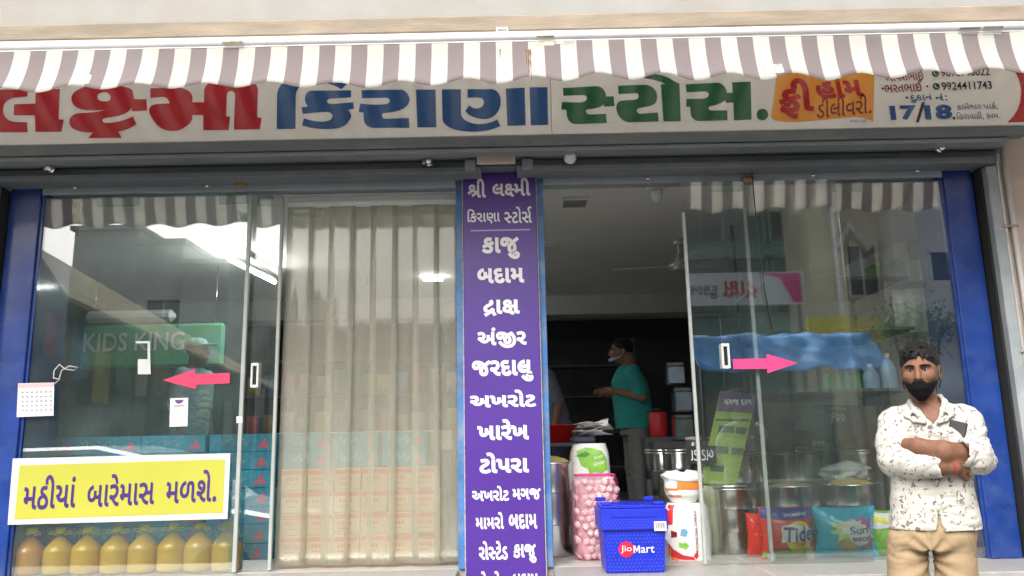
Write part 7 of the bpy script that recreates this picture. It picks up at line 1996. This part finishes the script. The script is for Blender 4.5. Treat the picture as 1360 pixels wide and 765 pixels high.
M('shirt_teal', (0.02, 0.27, 0.25), 0.85, var=0.1, bump=0.2, bscale=30)
M('trouser_grey', (0.16, 0.16, 0.16), 0.85, var=0.12)
M('shirt_slate', (0.17, 0.19, 0.26), 0.85, var=0.1)
M('trouser_navy', (0.03, 0.035, 0.06), 0.85, var=0.12)
M('mask_sky', (0.35, 0.52, 0.65), 0.7, var=0.05)
q = P(845, 600, 2.6)
tm = figure((q.x, 2.6, FZ), -math.pi / 2 + .12, 'man in a teal t-shirt looking down at his phone in the doorway', 'shirt_teal', 'trouser_grey', 1.665,
            armR=((-.22, -.02, 1.10), (-.12, -.23, 1.16), (.2, -.95, .2)), armL=((.22, .02, 1.10), (.13, -.20, 1.16), (-.25, -.95, .15)), headpitch=.3, mask='mask_sky', sleeve=.40, lean=.05, girth=1.32)
wq = Vector((q.x, 2.6, FZ)) + Matrix.Rotation(-math.pi / 2 + .12, 3, 'Z') @ Vector((.06, -.335, 1.205))
t = thing('smartphone', 'dark phone held up by the man in the teal t-shirt', 'phone', tuple(wq))
MB().box(-.075, .075, -.036, .036, -.004, .004, bev=.003, rot=Matrix.Rotation(.35, 3, 'Y')).build('case', 'black_plastic', t, True)
q = P(740, 600, 2.9)
figure((q.x, 2.9, FZ), -math.pi / 2 + .45, 'man in a slate grey shirt mostly hidden behind the purple sign', 'shirt_slate', 'trouser_navy', 1.66, sleeve=.4, lean=.2, girth=1.15)

M('shirt_check', (0.42, 0.72, 0.76), 0.85, var=0.1)
m = MATS['shirt_check']; n, l = m.node_tree.nodes, m.node_tree.links
b = n['Principled BSDF']; src = b.inputs['Base Color'].links[0].from_socket
tc = n.new('ShaderNodeTexCoord'); br = n.new('ShaderNodeTexBrick')
br.inputs['Scale'].default_value = 1; br.inputs['Brick Width'].default_value = .028; br.inputs['Row Height'].default_value = .028; br.offset = 0; br.inputs['Mortar Size'].default_value = .0035
sx_ = n.new('ShaderNodeSeparateXYZ'); cm_ = n.new('ShaderNodeCombineXYZ'); sm = n.new('ShaderNodeMath')
l.new(tc.outputs['Object'], sx_.inputs[0]); l.new(sx_.outputs[0], sm.inputs[0]); l.new(sx_.outputs[1], sm.inputs[1]); l.new(sm.outputs[0], cm_.inputs[0]); l.new(sx_.outputs[2], cm_.inputs[1])
l.new(cm_.outputs[0], br.inputs['Vector'])
mx = n.new('ShaderNodeMix'); mx.data_type = 'RGBA'; l.new(br.outputs['Fac'], mx.inputs[0]); l.new(src, mx.inputs[6]); mx.inputs[7].default_value = (.5, .6, .6, 1); l.new(mx.outputs[2], b.inputs['Base Color'])
M('cap_teal', (0.35, 0.6, 0.6), 0.8, var=0.1)
q = P(250, 600, 2.3)
figure((q.x, 2.3, FZ), math.pi / 2 - .25, 'man in a checked blue green shirt and pale cap inside the left window', 'shirt_check', 'trouser_navy', 1.70, cap='cap_teal', sleeve=.5, lean=.03)
# ------------------------------------------------------------------ the street behind the camera, mirrored in the glass
M('white_plaster', (0.80, 0.80, 0.78), 0.85, var=0.1, scale=1.5, dirt=(0.3, 0.3, 0.29), dirt_amt=0.5, dirt_scale=.6)
M('cream_plaster', (0.74, 0.68, 0.52), 0.85, var=0.1, scale=1.5, dirt=(0.28, 0.25, 0.2), dirt_amt=0.6, dirt_scale=.6)
M('teal_cladding', (0.12, 0.24, 0.23), 0.4, var=0.2, scale=1, dirt=(0.16, 0.24, 0.22), dirt_amt=0.5)
M('window_dark', (0.03, 0.04, 0.045), 0.1, var=0.2)
M('tin_roof', (0.44, 0.38, 0.22), 0.7, var=0.25, scale=3, dirt=(0.14, 0.12, 0.10), dirt_amt=0.7, dirt_scale=1)
M('shed_dark', (0.30, 0.28, 0.25), 0.9, var=0.25)
M('shed_green', (0.12, 0.42, 0.16), 0.5, var=0.15)
M('tarp_blue', (0.10, 0.38, 0.88), 0.45, var=0.2, scale=3, bump=0.6, bscale=5)
M('board_yellow', (0.75, 0.62, 0.02), 0.5, var=0.1)
M('magenta', (0.65, 0.02, 0.2), 0.5)
M('bark', (0.10, 0.07, 0.05), 0.9, bump=.5)
M('leaf', (0.08, 0.20, 0.03), 0.6, var=0.4, scale=5, trans=.25)
M('car_silver', (0.42, 0.45, 0.47), 0.25, metal=.5, coat=.8, var=.03)
M('car_glass', (0.02, 0.025, 0.03), 0.05)
M('tyre', (0.02, 0.02, 0.02), 0.8)
M('lamp_clear', (0.6, 0.6, 0.6), 0.1)

def block(name, label, x0, x1, y0, y1, z, mat, wins=(), extra=None, cat='building'):
    """street building whose front faces the shop (front at y1); windows given as fractions"""
    t = thing(name, label, cat, ((x0 + x1) / 2, y1, 0))
    MB().box(x0, x1, y0, y1, -.12, z).build('wall', mat, t)
    MB().box(x0 - .1, x1 + .1, y0 - .1, y1 + .12, z + .001, z + .14).build('roof_edge', mat, t)
    for (u, w, za, zb) in wins:
        xa = x0 + (x1 - x0) * u
        f = MB()
        f.box(xa - .05, xa + w + .05, y1 + .002, y1 + .05, za - .06, za - .001).box(xa - .05, xa + w + .05, y1 + .002, y1 + .09, zb + .001, zb + .07)
        f.box(xa - .05, xa - .001, y1 + .002, y1 + .05, za, zb).box(xa + w + .001, xa + w + .05, y1 + .002, y1 + .05, za, zb).box(xa + w / 2 - .02, xa + w / 2 + .02, y1 + .003, y1 + .03, za, zb)
        fo = f.build('window', mat, t)
        MB().box(xa, xa + w, y1 + .001, y1 + .012, za, zb).build('pane', 'window_dark', fo)
    return t
# left view: white stepped houses behind a lean-to shed
a, b = Q(100, 307, 19), Q(185, 307, 19)
block('street_house', 'white flat roofed house across the street, lowest of the three on its side', a.x, b.x, -26, -19, a.z, 'white_plaster', [(.2, 1.0, 3.2, 4.6), (.6, .8, 3.2, 4.6)])
a, b = Q(185, 312, 17), Q(243, 340, 17)
block('street_house', 'grey white house with a stepped parapet across the street', a.x, b.x, -24, -17, a.z * .96, 'white_plaster', [(.3, .9, 4.2, 5.4), (.3, .9, 1.4, 2.6)])
a, b = Q(243, 352, 16), Q(332, 352, 16)
block('street_house', 'low pale house with a shallow roof edge across the street', a.x, b.x, -22, -16, a.z, 'white_plaster', [(.3, 1.1, 1.6, 3.0), (.7, .8, 1.6, 3.0)])
a, b = Q(332, 440, 18), Q(700, 440, 18)
block('street_house', 'long low pale house facing the strip curtain across the street', a.x, b.x, -24, -18, a.z, 'cream_plaster', [(.1, 1.4, 1.3, 2.8), (.4, 1.4, 1.3, 2.8), (.7, 1.4, 1.3, 2.8)])
# shed row running away from the shop
p0, p1 = Q(45, 325, 6.0), Q(340, 508, 15)
sh = thing('street_stall', 'long lean-to market shed with a rusty tin roof on the far side of the road', 'stall', ((p0.x + p1.x) / 2, -9.5, 0))
za, zb_ = p0.z, p1.z
def slab(V, th, name, mat):
    mb = MB().add(V + [tuple(Vector(q) - Vector(th)) for q in V], [(0, 1, 2, 3), (7, 6, 5, 4), (0, 4, 5, 1), (1, 5, 6, 2), (2, 6, 7, 3), (3, 7, 4, 0)])
    return mb.build(name, mat, sh)
slab([(p0.x, p0.y, za), (p1.x, p1.y, zb_), (p1.x + 1.3, p1.y, zb_ - .55), (p0.x + .55, p0.y, za - .75)], (0, 0, .06), 'tin_roof', 'tin_roof')
slab([(p0.x - .1, p0.y, -.1), (p1.x - .1, p1.y, -.1), (p1.x - .1, p1.y, zb_ - .08), (p0.x - .1, p0.y, za - .08)], (.1, 0, 0), 'back_panel', 'shed_dark')
for k in range(5):
    u = k / 4
    x_, y_ = p0.x + .5 + (p1.x + .7 - p0.x) * u, p0.y + (p1.y - p0.y) * u
    MB().box(x_ - .04, x_ + .04, y_ - .04, y_ + .04, -.12, za - .72 + (zb_ - za + .2) * u - .05).build('post', 'shelf_dark', sh)
    if k < 4: MB().box(x_ - .3, x_ + .1, y_ - 1.6, y_ - .3, -.12, 1.0 + .2 * (k % 2), bev=.02).build('stall_table', ['shed_dark', 'tin_roof'][k % 2], sh)
# right view
a, b = Q(885, 230, 12.5), Q(1062, 300, 12.5)
block('street_building', 'dark teal clad commercial building across the street', a.x, b.x, -20, -12.5, 8.6, 'teal_cladding', [(u, 1.0, zz, zz + 1.2) for u in (.05, .4, .72) for zz in (4.0, 5.6, 7.1)])
a, b = Q(1064, 230, 11), Q(1190, 300, 11)
tb_ = block('street_building', 'cream apartment building with an arched window hood across the street', a.x, b.x, -20, -11, 7.2, 'cream_plaster', [(.42, .55, 4.1, 5.1), (.42, .55, 1.9, 2.9)])
q1, q2 = Q(1118, 325, 10.9), Q(1136, 325, 10.9)
MB().tube([(q1.x - .1, -10.9, q1.z - .1), ((q1.x + q2.x) / 2, -10.8, q1.z + .35), (q2.x + .25, -10.9, q1.z - .1)], .09, 8).build('window_hood', 'white_plaster', tb_)
MB().tube([(a.x + .5, -10.95, -.1), (a.x + .5, -10.95, 7.1)], .06, 8).build('drain_pipe', 'white_plastic', tb_)
a, b = Q(1190, 250, 10), Q(1300, 300, 10)
tb_ = block('street_building', 'pale house with a projecting balcony beside the cream apartment building', a.x, b.x + 2, -19, -10.4, 6.4, 'white_plaster', [(.2, .9, 3.6, 4.8)])
MB().box(a.x - .6, b.x, -10.4, -9.6, 3.3, 3.45).box(a.x - .6, b.x, -9.66, -9.6, 3.452, 4.1).build('balcony', 'white_plaster', tb_)
a, b = Q(908, 408, 8.4), Q(1064, 362, 8.4)
bn = thing('street_banner', 'white shop banner with a magenta corner hung across the road', 'banner', ((a.x + b.x) / 2, -8.4, a.z))
MB().box(a.x, b.x, -8.46, -8.4, a.z, b.z).build('banner', 'sign_white', bn)
MB().flat(tess([[(b.x - .75, b.z - .02), (b.x - .05, b.z - .02), (b.x - .05, a.z + .03), (b.x - .2, a.z + .03), (b.x - .4, a.z + .45)]]), lambda u, v: (u, -8.395, v)).build('magenta_corner', 'magenta', bn)
for (s_, x0, x1, z0, z1, mt) in (('દુકાન', .05, .28, .2, .62, 'ink_violet'), ('દ્રાક્ષ', .32, .60, .18, .75, 'sack_red')):
    w_ = b.x - a.x; h_ = b.z - a.z
    MB().flat(fit(gtext(s_, 20), a.x + w_ * x0, a.x + w_ * x1, a.z + h_ * z0, a.z + h_ * z1, mirror=True), lambda u, v: (u, -8.394, v)).build('lettering', mt, bn)
for x_ in (a.x + .1, b.x - .1): MB().box(x_ - .03, x_ + .03, -8.54, -8.462, -.12, b.z).build('post', 'shelf_dark', bn)
a, b = Q(922, 492, 5.6), Q(1172, 440, 5.6)
ts = thing('tarp_stall', 'roadside stall under a sagging bright blue tarpaulin on the far side of the road', 'stall', ((a.x + b.x) / 2, -6.3, 0))
def tarp(u, v):
    n_ = noise.noise(Vector((u * 9, v * 4, 1))) * .09 + noise.noise(Vector((u * 24 + v * 8, v * 9, 3))) * .035
    fr = 1 - abs(noise.noise(Vector((u * 13 + v * 3, v * 2.5, 7))))
    z = a.z - .06 * abs(math.sin(u * 9.4)) + (b.z + .05 - a.z) * min(1, v / .4) + .25 * max(0, v - .4)
    return (a.x + (b.x - a.x) * u, -5.5 + n_ + .08 * fr ** 3 - .55 * min(1, v / .4) - max(0, v - .4) * 2.4, z + n_ * .3)
mb = MB().grid(tarp, 90, 36)
o = mb.build('tarpaulin', 'tarp_blue', ts); so = o.modifiers.new('thickness', 'SOLIDIFY'); so.thickness = .004
for x_ in (a.x + .1, (a.x + b.x) / 2, b.x - .1):
    for y_ in (-5.75, -7.4): MB().tube([(x_, y_, -.12), (x_, y_, a.z + .02)], .025, 8).build('pole', 'shelf_dark', ts)
MB().box(a.x, b.x, -7.6, -7.52, -.12, a.z - .2).build('back_panel', 'shed_dark', ts)
MB().box(a.x + .3, b.x - .3, -6.6, -6.0, -.12, .75, bev=.02).build('stall_table', 'shed_dark', ts)
a, b = Q(1072, 456, 7.9), Q(1176, 420, 7.9)
yb_ = thing('street_board', 'plain yellow board standing behind the blue tarpaulin stall', 'board', ((a.x + b.x) / 2, -7.9, 0))
MB().box(a.x, b.x, -7.96, -7.9, a.z, b.z).build('board', 'board_yellow', yb_)
MB().box(a.x + .1, a.x + .16, -8.02, -7.962, -.12, b.z).box(b.x - .16, b.x - .1, -8.02, -7.962, -.12, b.z).build('post', 'shelf_dark', yb_)
# tree
c = Q(1215, 432, 6.5)
tr_ = thing('street_tree', 'small leafy roadside tree on the far side of the road', 'tree', (c.x, c.y, -.12))
MB().tube([(c.x, c.y, -.12), (c.x + .05, c.y, .9), (c.x - .04, c.y + .05, c.z)], [.09, .07, .04], 8).tube([(c.x, c.y, 1.1), (c.x + .3, c.y + .1, c.z - .1)], [.04, .02], 6).tube([(c.x, c.y, 1.2), (c.x - .35, c.y, c.z)], [.04, .02], 6).build('trunk', 'bark', tr_)
mb = MB()
for k in range(1500):
    v = Vector((rnd.gauss(0, .27), rnd.gauss(0, .27), rnd.gauss(0, .15)))
    q = c + v
    r_ = Matrix.Rotation(rnd.uniform(0, 6.3), 3, 'Z') @ Matrix.Rotation(rnd.uniform(-1, 1), 3, 'X')
    L = rnd.uniform(.05, .1)
    mb.add([q + r_ @ Vector(w_) for w_ in ((-L * .25, 0, 0), (0, -L * .6, .01), (L * .25, 0, 0), (0, L * .6, -.01))], [(0, 1, 2, 3)])
mb.build('crown', 'leaf', tr_)
# parked car left of the entrance, outside the frame
def car(x, y, rz, label):
    t = thing('parked_car', label, 'car', (x, y, -.12), None, rz)
    L, Wd = 3.9, 1.66
    prof = [(-1.95, .35), (-1.93, .62), (-1.75, .80), (-1.05, .93), (-.45, 1.38), (.0, 1.48), (.75, 1.47), (1.35, 1.30), (1.75, .95), (1.93, .88), (1.95, .40)]
    mb = MB(); V = []
    Ys = [-1, -.92, -.5, .5, .92, 1]
    for yv in Ys:
        for x_, z_ in prof:
            tuck = 1 - .16 * max(0, (z_ - .85)) if abs(yv) > .9 else 1
            zz = z_ if abs(yv) < 1 else (z_ - .03 if z_ > .6 else z_)
            V.append((x_, yv * Wd / 2 * tuck, zz))
    npf = len(prof); F = []
    for j in range(len(Ys) - 1):
        for i in range(npf - 1):
            F.append((j * npf + i, j * npf + i + 1, (j + 1) * npf + i + 1, (j + 1) * npf + i))
        F.append((j * npf + npf - 1, j * npf, (j + 1) * npf, (j + 1) * npf + npf - 1))
    F += [tuple(range(npf))[::-1], tuple(range((len(Ys) - 1) * npf, len(Ys) * npf))]
    mb.add(V, F, 0, False).build('body', 'car_silver', t, True)
    for sy in (-1, 1):
        for pts in ([(-.85, .95), (-.42, 1.32), (.05, 1.4), (.05, .95)], [(.12, .95), (.12, 1.4), (.72, 1.38), (1.2, 1.22), (1.3, .95)]):
            f = MB().prism(pts, lambda u, v, w_, sy=sy: (u, sy * (Wd / 2 * (1 - .16 * max(0, v - .85)) + .004 + w_ * .5), v), .006)
            f.build('side_window', 'car_glass', t, True)
        MB().box(.95, 1.08, sy * (Wd / 2 + .012) - .01, sy * (Wd / 2 + .012) + .01, .82, .85).build('door_handle', 'black_plastic', t, True)
    for xa, za, xb, zb2 in ((-1.0, .975, -.5, 1.36), (1.38, 1.30, 1.7, 1.03)):
        n_ = Vector((-(zb2 - za), 0, xb - xa)).normalized() * .006
        if n_.z < 0: n_ = -n_
        MB().add([(xa + n_.x, -.66, za + n_.z), (xa + n_.x, .66, za + n_.z), (xb + n_.x, .6, zb2 + n_.z), (xb + n_.x, -.6, zb2 + n_.z)], [(0, 1, 2, 3)]).build('windscreen', 'car_glass', t, True)
    for xx in (-1.2, 1.22):
        for sy in (-1, 1):
            m_ = Matrix.Translation((xx, sy * (Wd / 2 - .09), .3)) @ Matrix.Rotation(math.pi / 2, 4, 'X')
            w_ = MB().lathe([(.18, -.09), (.28, -.09), (.3, -.06), (.3, .06), (.28, .09), (.18, .09)], (0, 0, 0), 24); w_.v = [tuple(m_ @ Vector(q)) for q in w_.v]
            wo = w_.build('wheel', 'tyre', t, True)
            w_ = MB().lathe([(0, -.08), (.17, -.085), (.18, -.05), (.18, .05), (.17, .085), (0, .08)], (0, 0, 0), 20); w_.v = [tuple(m_ @ Vector(q)) for q in w_.v]
            w_.build('rim', 'steel', wo, True)
    for sy in (-1, 1):
        MB().box(-1.92, -1.80, sy * .62 - .14, sy * .62 + .14, .66, .78, bev=.02).build('headlight', 'lamp_clear', t, True)
        MB().box(1.88, 1.955, sy * .66 - .1, sy * .66 + .1, .72, .88, bev=.02).build('tail_light', 'sack_red', t, True)
    return t
car(-3.9, -3.4, math.radians(178), 'silver hatchback parked on the road left of the shop entrance')

# goods hung and stacked along the shed
for k in range(14):
    u = (k + .5) / 14
    x_, y_ = p0.x + .12 + (p1.x - p0.x) * u, p0.y + (p1.y - p0.y) * u
    zt = za + (zb_ - za) * u - .9
    hgt = rnd.uniform(.5, 1.1)
    o = pouch(.5, hgt, .12).build('hanging_cloth', 'pack_' + NM[k % 6])
    o.location = (x_ + .1, y_, max(.2, zt - hgt)); o.rotation_euler = (0, 0, math.pi / 2)
    tag(o, '%s cloth bundle hung on the far market shed, %s from its near end' % (NM[k % 6], (ORD + ['thirteenth', 'fourteenth'])[k]), 'cloth', 'bundles hung along the market shed')
